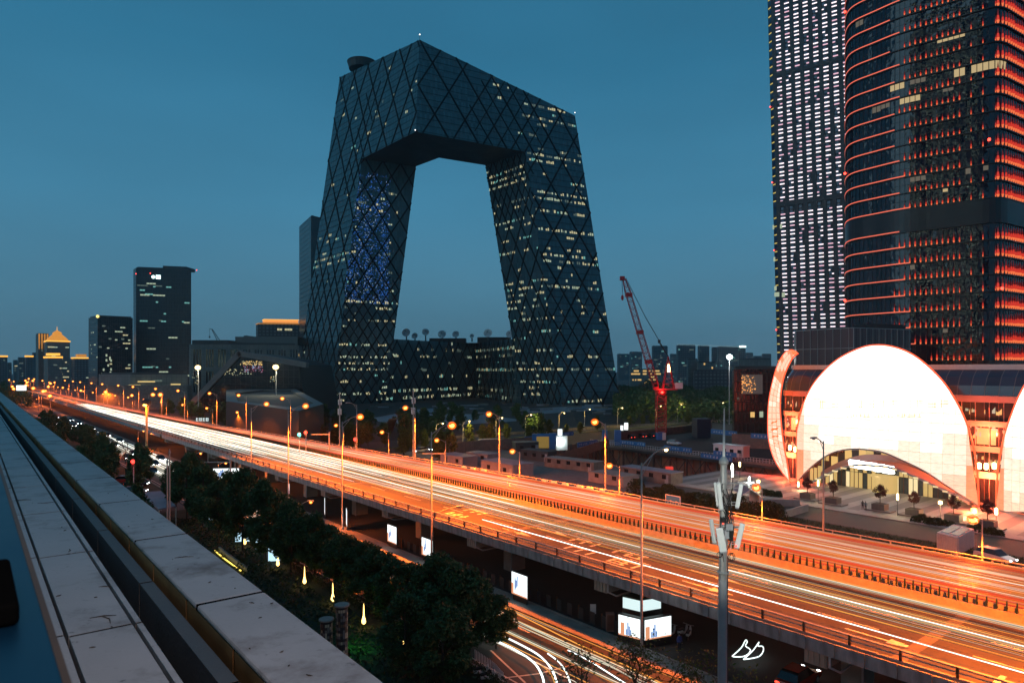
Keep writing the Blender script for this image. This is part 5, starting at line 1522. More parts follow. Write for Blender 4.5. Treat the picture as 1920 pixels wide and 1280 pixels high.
# --- entrance under the arch
EN = thing("shop_entrance", "warmly lit glass entrance hall with doors under the arch of the largest shell", "entrance", F(144, -58, 0))
MT['hall'] = EM("hall_glow", (1.0, 0.66, 0.22), 0.62, 'AUTO'); MT['hall_b'] = EM("bright_hall_glow", (1.0, 0.80, 0.42), 0.95, 'AUTO'); MT['hall_d'] = M("hall_dark_pane", (0.05, 0.07, 0.08), 0.1, var=0.2, scale=0.5)
q = -73.5; k = 0
while q < -43.0:
    r_ = rb_.random(); e = abs(q + 58.5) / 15
    hz = 5.6 - 2.6 * e * e
    m = MT['hall'] if r_ < 0.42 else (MT['hall_b'] if r_ < 0.58 else MT['hall_d'])
    mb = MB(); mb.rbox(143.9, q, 0.05, 144.0, q + 0.78, min(3.2, hz)); mb.build("door_pane" if k % 3 else "glass_pane", m, EN)
    if hz > 3.6:
        m = MT['hall'] if rb_.random() < 0.3 else MT['hall_d']
        mb = MB(); mb.rbox(143.9, q, 3.3, 144.0, q + 0.78, hz + 2.2); mb.build("glass_pane", m, EN)
    mb = MB(); mb.rbox(143.75, q + 0.78, 0, 144.02, q + 0.86, hz + 2.2); mb.build("mullion", MT['rust'], EN)
    q += 0.86; k += 1
mb = MB(); mb.lathe([(2.3, 0), (2.3, 3.0), (2.5, 3.05), (2.5, 3.4)], F(143.0, -57.8, 0.03), 18); mb.build("round_vestibule", MT['hall'], EN)
# curved canopy with downlights
cp = [on_p(x, y, 139.0) for x, y in ((1525, 905), (1560, 886), (1600, 874), (1640, 874), (1680, 880), (1730, 900), (1775, 921), (1820, 945))]
cc = smooth([Vector((q, z, 0)) for q, z in cp], 5)
CN = thing("canopy", "curved entrance canopy with a row of square downlights beneath the largest shell", "canopy", F(139, -58, 4))
vs, fs = [], []
for v in cc:
    q, z = v.x, max(v.y, 0.2); vs += [F(138.2, q, z), F(143.6, q, z + 0.5), F(143.6, q, z + 0.95), F(138.2, q, z + 0.4)]
for i in range(len(cc) - 1):
    a_, b_ = 4 * i, 4 * i + 4; fs += [(a_ + j, b_ + j, b_ + (j + 1) % 4, a_ + (j + 1) % 4) for j in range(4)]
mb = MB(); mb.mesh(vs, fs); mb.build("canopy_shell", MT['grey_paint'], CN)
for i in range(2, len(cc) - 2, 2):
    q, z = cc[i].x, max(cc[i].y, 0.3)
    mb = MB(); mb.rbox(138.17, q - 0.42, z - 0.05, 138.9, q + 0.42, z + 0.26); mb.build("downlight", MT['hall_b'], CN)
# upper glazing of the arch: row of panes between arch and canopy
UG = thing("arch_glazing", "row of amber and dark panes high under the arch of the largest shell", "glazing", F(142.5, -58, 5))
for i in range(3, len(inner) - 2):
    pass
q = -71.0
ai = [on_p(x, y, 140.0) for x, y in inner]
def arch_z(q):
    for (q0, z0_), (q1, z1_) in zip(ai, ai[1:]):
        if min(q0, q1) <= q <= max(q0, q1): return z0_ + (z1_ - z0_) * (q - q0) / (q1 - q0)
    return 0
def can_z(q):
    for a_, b_ in zip(cc, cc[1:]):
        if min(a_.x, b_.x) <= q <= max(a_.x, b_.x): return a_.y + (b_.y - a_.y) * (q - a_.x) / (b_.x - a_.x)
    return 0
while q < -44:
    za, zb = can_z(q) + 2.0, arch_z(q) + 0.3
    if zb - za > 0.5:
        r_ = rb_.random()
        mb = MB(); mb.rbox(142.4, q, za, 142.5, q + 1.3, zb); mb.build("pane", MT['room_amber'] if r_ < 0.25 else (MT['hall'] if r_ < 0.4 else MT['hall_d']), UG)
    q += 1.42
mb = MB()
vs, fs = [], []
for v in cc:
    q = v.x; z = can_z(q) + 0.8; vs += [F(142.2, q, z), F(142.6, q, z), F(142.6, q, z + 1.2), F(142.2, q, z + 1.2)]
for i in range(len(cc) - 1):
    a_, b_ = 4 * i, 4 * i + 4; fs += [(a_ + j, b_ + j, b_ + (j + 1) % 4, a_ + (j + 1) % 4) for j in range(4)]
mb.mesh(vs, fs); mb.build("arch_band", MT['pod_band'], UG)
# overexposed sign
ES = thing("entrance_sign", "blazing white sign lettering above the entrance canopy", "sign", F(139, -60, 7))
MT['sign_white'] = EM("sign_white", (0.93, 1.0, 1.0), 7.0, 'AUTO')
qs_ = [on_p(x, y, 138.6) for x, y in ((1602, 869), (1618, 872), (1634, 874), (1650, 877), (1666, 880))]
for i, (q, z) in enumerate(qs_):
    mb = MB(); rg = random.Random(i + 40)
    mb.rbox(138.4, q - 1.0, z - 0.75, 138.7, q + 1.0, z + 0.75)
    for k in range(2): mb.rbox(138.36, q - 1.15, z - 0.6 + 0.9 * k, 138.7, q + 1.15, z - 0.4 + 0.9 * k)
    o = mb.build("character", MT['sign_white'], ES); bv = o.modifiers.new("soft", 'BEVEL'); bv.width = 0.12; bv.segments = 3
# lamps between the shells
for i, (x, y) in enumerate(((1836, 873), (1849, 874), (1864, 873), (1481, 839), (1491, 842))):
    q, z = on_p(x, y, 142.5); c = F(142.5, q, z)
    mb = MB(); mb.lathe([(0.05, -0.6), (0.3, -0.5), (0.34, 0.0), (0.3, 0.5), (0.05, 0.6)], (0, 0, 0), 8)
    o = mb.build("globe_lamp", MT['bulb_warm'], None, off=None); o.location = c
    tag(o, ["warm globe lamp in the red gap nearest the largest shell", "warm globe lamp in the middle of the red gap", "warm globe lamp in the red gap by the cut off shell", "warm globe lamp between the edge on shell and the largest shell", "second warm globe lamp touching the largest shell edge"][i], "lamp", "globe lamps between the shells")
d = bpy.data.lights.new("gap_light", 'POINT'); d.energy = 10000; d.color = (1, 0.09, 0.03); d.shadow_soft_size = 0.5
for nm, q in (("a", podq(1850, 0, 144) - 0), ("b", podq(1476, 0, 144))):
    for z in (5, 12.5):
        o = bpy.data.objects.new("gap_light", d); COL.objects.link(o); o.location = F(142.8, q, z); o.parent = PD; o.location = F(142.8, q, z) - PD.location

# ---------------- plaza with striped paving, planters, lamps, people
PZ = struct("plaza")
MT['pav_a'] = M("pale_paving", (0.34, 0.32, 0.31), 0.7, var=0.18, scale=0.7, bump=0.1); MT['pav_b'] = M("dark_paving", (0.20, 0.185, 0.185), 0.7, var=0.2, scale=0.7, bump=0.1)
mb = MB(); mb.rbox(117.8, -95, 0, 145.4, 60, 0.10); mb.build("slab", MT['pav_b'], PZ)
q = -94.0
while q < 20:
    mb = MB(); mb.face([F(118.2, q, 0.104), F(118.2, q + 2.0, 0.104), F(144.5, q + 2.0, 0.104), F(144.5, q, 0.104)]); mb.build("paving_stripe", MT['pav_a'], PZ); q += 4.1
mb = MB(); mb.rbox(117.5, -95, 0.0, 117.8, 60, 0.14); mb.build("kerb", MT['concrete'], PZ)
strip("plaza_walk", 118.0, 120.6, -94, 40, 0.108, MT['pav_a'])

for i_, (p_, q_, w_) in enumerate(((134, -40.5, 2600), (131, -30, 1800), (138, -76.5, 900))):     # added orange lights for the shells' spill on the plaza
    lamp_light(S1 if i_ != 1 else S3, F(p_, q_, 1.2) - (S1 if i_ != 1 else S3).location, w_, (1, 0.16, 0.05), 0.4)  # added spill light, not a lamp

for q_ in (-66, -59, -52): lamp_light(EN, F(139.5, q_, 3.6) - EN.location, 420, (1, 0.66, 0.28), 0.3)

# ---------------- the office tower behind the photographer: it shows only as wavering lights in the panes of the red tower
BT = thing("reflected_tower", "dark office tower with greenish lit windows seen only as reflections in the red lit tower", "office tower", (-140, -45, 0))
MT['bt_wall'] = M("dark_tower_wall", (0.012, 0.014, 0.014), 0.5, var=0.2, scale=0.1)
mb = MB(); mb.box((-140, -50, 135), 84, 46, 270); mb.build("wall", MT['bt_wall'], BT)
MT['bt_win'] = EM("greenish_lit_window", (0.75, 1.0, 0.78), 6.0); r_ = random.Random(8); mb = MB()
for i in range(64):
    k = 0
    while k < 38:
        n_w = r_.choice((1, 2, 2, 3, 4))
        if r_.random() < 0.17: x0 = -181 + 2.05 * k; z0_ = 4 + 4.1 * i; mb.face([(x0, -26.9, z0_), (x0 + 2.0 * n_w, -26.9, z0_), (x0 + 2.0 * n_w, -26.9, z0_ + 1.7), (x0, -26.9, z0_ + 1.7)])
        k += n_w
mb.build("lit_window", MT['bt_win'], BT, kind="stuff")
# ================================================================== BUILDINGS BEHIND
rc = random.Random(17)
def city_glass(nm, c, l=(0.006, 0.009, 0.012), pw=1.5, ph=3.9, mort=0.35, rough=0.25): return facade(nm, c, l, pw, ph, mort, rough, 0.3)
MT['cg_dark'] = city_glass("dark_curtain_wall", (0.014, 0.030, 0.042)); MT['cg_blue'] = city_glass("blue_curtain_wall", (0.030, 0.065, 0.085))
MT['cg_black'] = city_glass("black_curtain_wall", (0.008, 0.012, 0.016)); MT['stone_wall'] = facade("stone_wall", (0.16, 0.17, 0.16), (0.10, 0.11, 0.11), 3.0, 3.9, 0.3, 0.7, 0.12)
MT['flat_block'] = facade("flat_block_wall", (0.15, 0.17, 0.18), (0.05, 0.06, 0.07), 3.2, 3.0, 1.3, 0.7, 0.15); MT['roofing'] = M("roof_felt", (0.06, 0.07, 0.075), 0.9, var=0.3, scale=0.1)
def block(name, lab, cat, p0, p1, p2, ptop, mats, zb=0.0, wins=(), nfl=3.9, roof_h=1.2, group=None, parent=None):
    """p0,p1,p2 = (px, Y): three visible corners in plan; ptop: row of the roof line at p1 (a corner). wins: list of (face, prob, material, fraction of heights)"""
    A_, B_, C_ = px2(*p0), px2(*p1), px2(*p2); D_ = A_ + C_ - B_
    zt = H + (HOR - ptop) * p1[1] / FPX
    t = thing(name, lab, cat, ((A_.x + C_.x) / 2, (A_.y + C_.y) / 2, zb), group)
    mats = mats if isinstance(mats, (list, tuple)) else (mats, mats)
    for (a_, b_), m in zip(((A_, B_), (B_, C_)), mats):
        L_ = (b_ - a_).length; mb = MB()
        mb.face([a_ + RZ * zb, b_ + RZ * zb, b_ + RZ * zt, a_ + RZ * zt], uv=[(0, zb), (L_, zb), (L_, zt), (0, zt)]); mb.build("wall", m, t)
    mb = MB()
    for a_, b_ in ((C_, D_), (D_, A_)):
        L_ = (b_ - a_).length
        mb.face([a_ + RZ * zb, b_ + RZ * zb, b_ + RZ * zt, a_ + RZ * zt], uv=[(0, zb), (L_, zb), (L_, zt), (0, zt)])
    mb.face([A_ + RZ * zt, B_ + RZ * zt, C_ + RZ * zt, D_ + RZ * zt], uv=[(0, 0)] * 4); mb.build("wall", mats[-1], t)
    mb = MB()
    ce = (A_ + C_) / 2; f_ = [ce + (v - ce) * 0.93 for v in (A_, B_, C_, D_)]
    mb.prism([v + RZ * (zt + 0.002) for v in f_], (0, 0, roof_h)); mb.build("roof", MT['roofing'], t)
    by = {}
    for fi, pr, m, f0, f1, ww, wh in wins:
        a_, b_ = ((A_, B_), (B_, C_))[fi]; d_ = b_ - a_; L_ = d_.length; d_ /= L_; n = Vector((d_.y, -d_.x, 0))
        if n.dot(EYE - a_) < 0: n = -n
        z = zb + 1.0 + (zt - zb) * f0; k = 0
        while z < zb + (zt - zb) * f1 - wh:
            x = 1.0; rw_ = rc.random() ** 2 * 2.4
            while x < L_ - ww - 0.5:
                if rc.random() < pr * rw_:
                    o = a_ + d_ * x + n * 0.08 + RZ * z; run = rc.choice((1, 1, 2, 3))
                    for r_ in range(run):
                        if x + (r_ + 1) * ww * 1.1 < L_: by.setdefault(m, MB()).face([o + d_ * (r_ * ww * 1.1), o + d_ * (r_ * ww * 1.1 + ww), o + d_ * (r_ * ww * 1.1 + ww) + RZ * wh, o + d_ * (r_ * ww * 1.1) + RZ * wh])
                    x += (run - 1) * ww * 1.1
                x += ww * 1.1
            z += nfl
    for m, b_ in by.items(): b_.build("lit_window", MT[m], t, kind="stuff")
    return t, (A_, B_, C_, D_, zt)
def cornice(t, cs, zt, mat, h=1.2, out=0.6, name="lit_cornice"):
    mb = MB(); ce = sum(cs, Vector((0, 0, 0))) / 4
    f_ = [v + (v - ce).normalized() * out for v in cs]
    mb.prism([v + RZ * zt for v in f_], (0, 0, h)); return mb.build(name, mat, t)

# tall dark glass tower at the left
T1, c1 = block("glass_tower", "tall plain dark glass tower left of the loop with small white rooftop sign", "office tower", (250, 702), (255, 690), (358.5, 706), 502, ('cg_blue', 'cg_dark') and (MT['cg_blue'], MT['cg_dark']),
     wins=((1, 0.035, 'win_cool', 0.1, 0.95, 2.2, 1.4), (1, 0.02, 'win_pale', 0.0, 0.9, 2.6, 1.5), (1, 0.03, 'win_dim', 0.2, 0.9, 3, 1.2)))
dT = (c1[2] - c1[1]).normalized()
mb = MB(); o = c1[1] + dT * 24 + RZ * (c1[4] - 0.002); mb.prism([o + Vector((0, 1, 0)), o + dT * 22 + Vector((0, 1, 0)), o + dT * 22 + Vector((0, 20, 0)), o + Vector((0, 20, 0))], (0, 0, 3.4)); mb.build("roof_plant", MT['roofing'], T1)
MT['sign_cool'] = EM("cool_sign", (0.7, 1.0, 0.95), 3.2)
nT = Vector((dT.y, -dT.x, 0)); nT = nT if nT.dot(EYE - c1[1]) > 0 else -nT
for k, (x, w) in enumerate(((14.2, 3.0), (18.2, 4.2))):
    mb = MB(); o = c1[1] + dT * x + nT * 0.3 + RZ * (c1[4] - 10.5)
    if k == 0: mb.tube(o + dT * 1.6 + RZ * 1.9, o + dT * 1.6 + RZ * 1.9 + nT * 0.3, 1.7, n=12)
    else:
        for j in range(3): mb.obox(o + RZ * (1.5 * j), dT * w, nT * 0.3, RZ * 0.9)
        mb.obox(o, dT * 0.8, nT * 0.32, RZ * 4.0); mb.obox(o + dT * (w - 0.8), dT * 0.8, nT * 0.32, RZ * 4.0)
    mb.build("sign_character", MT['sign_cool'], T1)
mb = MB()
for x, z in ((13, -5), (60, 0.2), (0, -6)): mb.ball(c1[1] + dT * min(x, 56) + RZ * (c1[4] + z), 0.5, 0.5, 0.5, 6, 4)
mb.build("warning_lamp", MT['red_dot'], T1, kind="stuff")
# its shorter neighbour
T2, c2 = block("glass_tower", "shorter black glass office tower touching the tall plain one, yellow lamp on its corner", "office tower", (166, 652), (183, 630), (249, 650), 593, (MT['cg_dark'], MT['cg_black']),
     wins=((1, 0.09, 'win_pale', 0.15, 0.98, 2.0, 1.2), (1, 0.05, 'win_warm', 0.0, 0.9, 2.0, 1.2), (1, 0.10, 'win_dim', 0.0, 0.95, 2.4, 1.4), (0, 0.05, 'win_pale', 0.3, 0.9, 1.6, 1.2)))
mb = MB(); mb.ball(c2[1] + RZ * c2[4], 1.4, 1.4, 1.4, 8, 5); mb.build("corner_lamp", EM("yellow_corner_lamp", (1, 0.75, 0.2), 2.0), T2)
mb = MB()
dq_ = (c2[2] - c2[1]).normalized()
for k in range(14): o = c2[1] + dq_ * (4.0 + rc.random() * 7) + Vector((0, -0.3, 2 + rc.random() * 34)); mb.obox(o, dq_ * 1.3, Vector((0, -0.1, 0)), RZ * 2.2)
mb.build("lit_stair_window", MT['win_pale'], T2, kind="stuff")
# golden roofed pair
T3, c3 = block("golden_tower", "slim dark tower with golden floodlit columns behind the pagoda roofed one", "tower", (67, 930), (72, 910), (92, 920), 626, MT['stone_wall'], wins=((1, 0.05, 'win_dim', 0, 0.9, 2, 1.6),))
mb = MB()
for k in range(4):
    o = c3[1] + (c3[2] - c3[1]) * (0.1 + 0.26 * k); mb.tube(o + Vector((0, -0.6, c3[4] - 20)), o + Vector((0, -0.6, c3[4] + 0.5)), 0.5, 0.9, 6)
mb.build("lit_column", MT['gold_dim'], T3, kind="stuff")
T4, c4 = block("pagoda_tower", "tower crowned by a glowing golden pagoda roof and lit golden tiers", "tower", (83, 905), (88, 880), (131, 900), 640, MT['stone_wall'], wins=((1, 0.10, 'win_warm', 0.0, 0.95, 2.2, 1.6), (1, 0.06, 'win_pale', 0, 0.9, 2, 1.5)))
ce = sum((v for v in c4[:4]), Vector((0, 0, 0))) / 4
cornice(T4, c4[:4], c4[4], MT['gold'], 1.5, 1.0)
mb = MB(); prof = [(1.0, 1.5), (0.86, 4.5), (0.55, 8.5), (0.42, 10), (0.40, 12.5), (0.05, 15.5)]
vs = []
for s_, z in prof: vs += [ce + (v - ce) * s_ * 0.92 + RZ * (c4[4] + z) for v in c4[:4]]
fs = []
for i in range(len(prof) - 1): fs += [(i * 4 + k, i * 4 + (k + 1) % 4, i * 4 + 4 + (k + 1) % 4, i * 4 + 4 + k) for k in range(4)]
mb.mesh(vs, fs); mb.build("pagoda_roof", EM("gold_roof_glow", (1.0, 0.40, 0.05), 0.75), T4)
mb = MB(); mb.tube(ce + RZ * (c4[4] + 15), ce + RZ * (c4[4] + 21), 0.4, 0.1); mb.build("spire", MT['gold'], T4)
mb = MB()
for i in range(4):
    for k in range(5):
        a_ = ce + (c4[i] - ce) * 0.9 + (c4[(i + 1) % 4] - c4[i]) * 0.9 * k / 5 + RZ * (c4[4] + 1.6); mb.path([a_, ce + (a_ - ce) * 0.5 + RZ * 0, ce + (a_ - ce) * 0.02 + RZ * 13][:2] + [Vector((ce.x, ce.y, c4[4] + 14))], 0.3, 4)
mb.build("roof_rib", MT['gold'], T4, kind="stuff")
T5, c5 = block("tiered_block", "lower tier block with two stacked golden cornice lights in front of the pagoda roofed tower", "tower", (82, 850), (90, 835), (117, 842), 671, MT['stone_wall'], wins=((1, 0.12, 'win_dim', 0, 1, 2, 1.4), (1, 0.05, 'win_warm', 0, 1, 2, 1.4)))
cornice(T5, c5[:4], c5[4], MT['gold'], 2.2, 0.8)
ce = sum((v for v in c5[:4]), Vector((0, 0, 0))) / 4
cornice(T5, [ce + (v - ce) * 0.75 for v in c5[:4]], c5[4] + 3.5, MT['gold'], 2.6, 0.2, "upper_cornice")
T6, c6 = block("cornice_block", "grey mid rise block with double golden cornice beside the black glass tower", "tower", (134, 850), (140, 838), (170, 846), 672, MT['flat_block'], wins=((1, 0.08, 'win_pale', 0, 0.9, 2, 1.4),))
cornice(T6, c6[:4], c6[4], MT['gold'], 1.6, 0.8)
ce = sum((v for v in c6[:4]), Vector((0, 0, 0))) / 4
cornice(T6, [ce + (v - ce) * 0.55 for v in c6[:4]], c6[4] + 2.2, MT['gold_dim'], 3.2, 0.2, "upper_cornice")
far_l_ = [(-6, 14, 669, 1000, 1, "pale lit block with a bright cornice at the very edge of the skyline"), (14, 22, 681, 1010, 0, "narrow grey block beside the bright cornice one"), (24, 33, 676, 1150, 0, "dim grey block in the far left skyline haze"), (33, 47, 671, 1050, 0, "grey slab block next to the small golden lantern roof"),
         (47, 62, 669, 1000, 1, "block with a small golden lantern roof on the far skyline"), (60, 70, 662, 1300, 0, "thin distant slab behind the golden lantern roof"), (130, 140, 673, 1300, 0, "distant slab between the pagoda roofed tower and cornice block")]
for x0, x1, y, Y, lit, lab in far_l_:
    t, c = block("skyline_block", lab, "apartment block", (x0, Y + 8), (x0 + 2, Y), (x1, Y + 6), y, MT['flat_block'], wins=((1, 0.10, 'win_dim', 0, 0.95, 2.4, 1.6), (1, 0.04, 'win_warm', 0, 0.95, 2.4, 1.6)), group="blocks of the far left skyline")
    if lit: cornice(t, c[:4], c[4], MT['gold'], 2.2, 0.8)
# pale slatted office block with set back upper floors
T7, c7 = block("office_block", "long pale stone office block with dark vertical window slots behind the folded building", "office block", (355, 486), (357, 480), (560, 500), 645, MT['stone_wall'])
d7 = c7[2] - c7[1]; L7 = d7.length; d7 /= L7; n7 = Vector((d7.y, -d7.x, 0)); n7 = n7 if n7.dot(EYE - c7[1]) > 0 else -n7
x = 2.0; mbk = None
while x < L7 - 3:
    grp_ = 3 if rc.random() < 0.7 else 2
    for k in range(grp_):
        mb = MB(); mb.obox(c7[1] + d7 * x + n7 * 0.0 + RZ * (c7[4] - 16), d7 * 1.15, n7 * 0.06, RZ * 12.5); mb.build("window_slot", MT['glass_dark'], T7)
        mb = MB(); mb.obox(c7[1] + d7 * x + n7 * 0.0 + RZ * 8, d7 * 1.15, n7 * 0.06, RZ * (c7[4] - 27)); mb.build("window_slot", MT['glass_dark'], T7)
        x += 1.9
    x += 2.4
for x0, x1, y0, y1, Y in ((360, 428, 637.5, 646, 492), (441, 558, 631, 646, 506), (457, 463, 629, 632, 520)):
    a_, b_ = px2(x0, Y), px2(x1, Y); mb = MB(); zt_ = H + (HOR - y0) * Y / FPX
    mb.prism([a_ + RZ * (c7[4] + 0.01), b_ + RZ * (c7[4] + 0.01), b_ + Vector((0, 14, c7[4] + 0.01)), a_ + Vector((0, 14, c7[4] + 0.01))], (0, 0, zt_ - c7[4])); mb.build("roof_storey", MT['stone_wall'] if x0 > 430 else MT['roofing'], T7)
# dark block with glowing orange crown
T8, c8 = block("crowned_tower", "dark apartment tower with a glowing orange stepped crown beside the looped tower", "tower", (480, 634), (484, 620), (572, 630), 607, MT['flat_block'], wins=((1, 0.05, 'win_warm', 0, 0.95, 2.0, 1.8), (1, 0.06, 'room_amber', 0, 0.6, 2.0, 1.8)))
for s_, z0_, h_ in ((0.98, 0.2, 0.5),):
    cornice(T8, c8[:4], c8[4] + 0.05, MT['gold_dim'], 0.6, 0.4)
ce = sum((v for v in c8[:4]), Vector((0, 0, 0))) / 4
cornice(T8, [ce + (v - ce) * 0.72 for v in c8[:4]], c8[4] + 1.25, EM("orange_crown", (1.0, 0.36, 0.08), 1.0), 3.2, 0.2, "lit_crown")
cornice(T8, [ce + (v - ce) * 0.74 for v in c8[:4]], c8[4] + 4.0, MT['gold'], 0.5, 0.2, "crown_rim")
mb = MB()
for x in (516, 549): 
    v = pt(x, 616, 619); mb.box(v + Vector((0, 3.0, 0)), 1.8, 0.2, 2.2)
# low white building with lit walls
T9, c9 = block("low_hall", "low pale hall with glowing yellow wall panel below the tall plain tower", "hall", (185, 440), (245, 425), (352, 430), 702, MT['stone_wall'], wins=((1, 0.25, 'win_dim', 0.55, 0.9, 1.6, 1.2),))
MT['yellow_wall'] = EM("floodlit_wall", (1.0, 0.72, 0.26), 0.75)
n9 = Vector((0, -1, 0))
for x0, x1, y0, y1 in ((320, 338, 719, 735), (241, 263, 721, 735), (258, 290, 714, 716.5)):
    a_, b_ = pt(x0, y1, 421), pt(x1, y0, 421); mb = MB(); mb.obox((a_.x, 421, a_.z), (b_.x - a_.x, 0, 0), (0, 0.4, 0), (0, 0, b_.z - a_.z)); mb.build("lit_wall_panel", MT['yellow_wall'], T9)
a_, b_ = pt(180, 736, 412), pt(352, 722, 412); mb = MB(); mb.obox((a_.x, 412, 0), (b_.x - a_.x, 0, 0), (0, 6, 0), (0, 0, b_.z)); mb.build("front_wing", MT['concrete_dark'], T9)
# folded dark building with a pale edge beam
FB = thing("folded_building", "dark folded building with sloping pale edge beam rising to an apex", "building", (-190, 400, 0))
YF = 385
fpts = [(362, 748), (370, 735), (447, 662), (520, 674), (560, 684), (575, 770), (362, 771)]
P_ = [pt(x, y, YF) for x, y in fpts]; P_[-1].z = 0; P_[-2].z = 0
mb = MB(); bkv = Vector((8, 40, 0))
mb.face(P_, uv=[(v.x, v.z) for v in P_])
n = len(P_)
for i in range(n): 
    a_, b_ = P_[i], P_[(i + 1) % n]; mb.face([a_, b_, b_ + bkv, a_ + bkv], uv=[(0, 0)] * 4)
MT['fold_glass'] = facade("fold_glass", (0.006, 0.008, 0.010), (0.004, 0.004, 0.005), 3, 4, 0.2, 0.12, 0.3, wav=0.1)
mb.build("dark_glass_body", MT['fold_glass'], FB)
MT['pale_beam'] = M("pale_beam", (0.15, 0.14, 0.14), 0.6, var=0.2, scale=0.2)
mb = MB()
for a_, b_ in (((357, 752), (446, 658)), ((446, 658), (575, 680))):
    A_, B_ = pt(*a_, YF - 1.5), pt(*b_, YF - 1.5); d_ = (B_ - A_).normalized(); up = Vector((0, -1, 0)).cross(d_)
    if up.z < 0: up = -up
    mb2 = MB(); mb2.obox(A_ - up * 2.8, B_ - A_, up * 3.0, Vector((0, 5, 0))); mb2.build("edge_beam", MT['pale_beam'], FB)
a_ = [pt(x, y, YF - 2) for x, y in ((357, 748), (365, 745), (372, 775), (357, 775))]
for k in range(80):       # lights reflected low in its dark front, painted as glowing flecks
    pass
mbo = {k: MB() for k in ('win_warm', 'room_amber', 'refl_pale', 'win_pale', 'pinkish')}  # window and room materials serve here as reflected lights
MT['pinkish'] = EM("pink_reflection", (0.8, 0.2, 0.35), 0.4)
for i in range(210):
    z_ = rc.random()
    if i < 80: x, y, k = rc.uniform(450, 490), rc.uniform(677, 685), rc.choice(('room_amber', 'room_amber', 'win_warm'))
    elif i < 150: x, y, k = rc.uniform(455, 492), rc.uniform(685, 699), rc.choice(('pinkish', 'pinkish', 'refl_pale'))
    elif i < 185: x, y, k = rc.uniform(420, 470), rc.uniform(692, 704), rc.choice(('win_warm', 'win_pale'))
    else: x, y, k = rc.choice((rc.uniform(360, 378), rc.uniform(506, 514))), rc.uniform(705, 722), rc.choice(('room_amber', 'win_pale', 'win_warm'))
    v = pt(x, y, YF - 0.2); w_ = rc.uniform(0.25, 0.7); h_ = rc.uniform(0.15, 0.6)
    mbo[k].face([v, v + Vector((w_, 0, 0)), v + Vector((w_, 0, h_)), v + Vector((0, 0, h_))])
for k, b_ in mbo.items(): b_.build("reflected_light", MT[k], FB, kind="stuff")
# sunken pavilion roof in front of the tower foot
PVn = thing("pavilion", "low flat pavilion with sunken crater roof and pale rim below the looped tower", "pavilion", (-110, 300, 0))
def ringpoly(pts_, Ys): return [pt(x, y, Y) for (x, y), Y in zip(pts_, Ys)]
zr = 13.0
def atz(x, y, z): return gz(x, y, z)
ro = [atz(x, y, zr) for x, y in ((424, 731), (490, 726.5), (550, 726.5), (607, 757), (560, 770), (424, 752))]
ri = [atz(x, y, zr) for x, y in ((440, 736), (492, 731), (546, 731), (588, 756), (556, 764), (446, 752))]
mb = MB(); n = 6
mb.mesh(ro + ri, [(i, (i + 1) % n, n + (i + 1) % n, n + i) for i in range(n)]); mb.build("roof_rim", MT['pale_beam'], PVn)
ce = sum(ri, Vector((0, 0, 0))) / 6
steps = [1.0, 0.86, 0.70, 0.52]
for k, s_ in enumerate(steps):
    lo = [ce + (v - ce) * s_ - RZ * (1.0 + 1.3 * k) for v in ri]
    mb = MB(); mb.face(lo)
    up_ = [v + RZ * (1.0 if k == 0 else 1.3) for v in lo]
    mb.mesh(lo + up_, [(i, (i + 1) % n, n + (i + 1) % n, n + i) for i in range(n)])
    mb.build("crater_step", MT['roofing'] if k % 2 == 0 else MT['concrete_dark'], PVn)
mb = MB()
for i in range(n): a_, b_ = ro[i], ro[(i + 1) % n]; mb.face([Vector((a_.x, a_.y, 0)), Vector((b_.x, b_.y, 0)), b_, a_])
mb.build("wall", M('dark_cladding', (0.028, 0.03, 0.032), 0.8, var=0.3, scale=0.3), PVn)
# plain slab tower behind the left leg
T10, c10 = block("slab_tower", "plain dark slab tower standing right behind the left leg of the looped tower", "tower", (561, 602), (583, 560), (640, 590), 405, (MT['cg_blue'], M("slab_wall", (0.045, 0.07, 0.085), 0.5, var=0.1, scale=0.05)))
for v in ():
    pass
# far small rooftop crane
def far_crane(lab, x0, y0, x1, y1, Y):
    a_, b_ = pt(x0, y0, Y), pt(x1, y1, Y)
    t = thing("roof_crane", lab, "crane", a_)
    mb = MB(); d_ = (b_ - a_); s_ = Vector((0.9, 0, 0.3))
    mb.tube(a_, b_, 0.22, n=4); mb.tube(a_ + s_ * 2, b_ + s_ * 0.4, 0.2, n=4)
    for k in range(9): mb.tube(a_ + d_ * k / 9 + s_ * (2 - 1.6 * k / 9), a_ + d_ * (k + 1) / 9, 0.14, n=4)
    mb.build("jib", MT['dark_steel'], t, kind="stuff")
    mb = MB(); e = pt(x1 - 4, y1 - 1, Y); mb.tube(b_, e, 0.25, n=4); mb.tube(e, e - RZ * 5.5, 0.1, n=4); mb.box(e - RZ * 6, 0.8, 0.8, 1.2); mb.build("hook", MT['dark_steel'], t)
far_crane("small dark crane jib leaning up from the pale office block roof", 408, 640, 397, 617, 490)
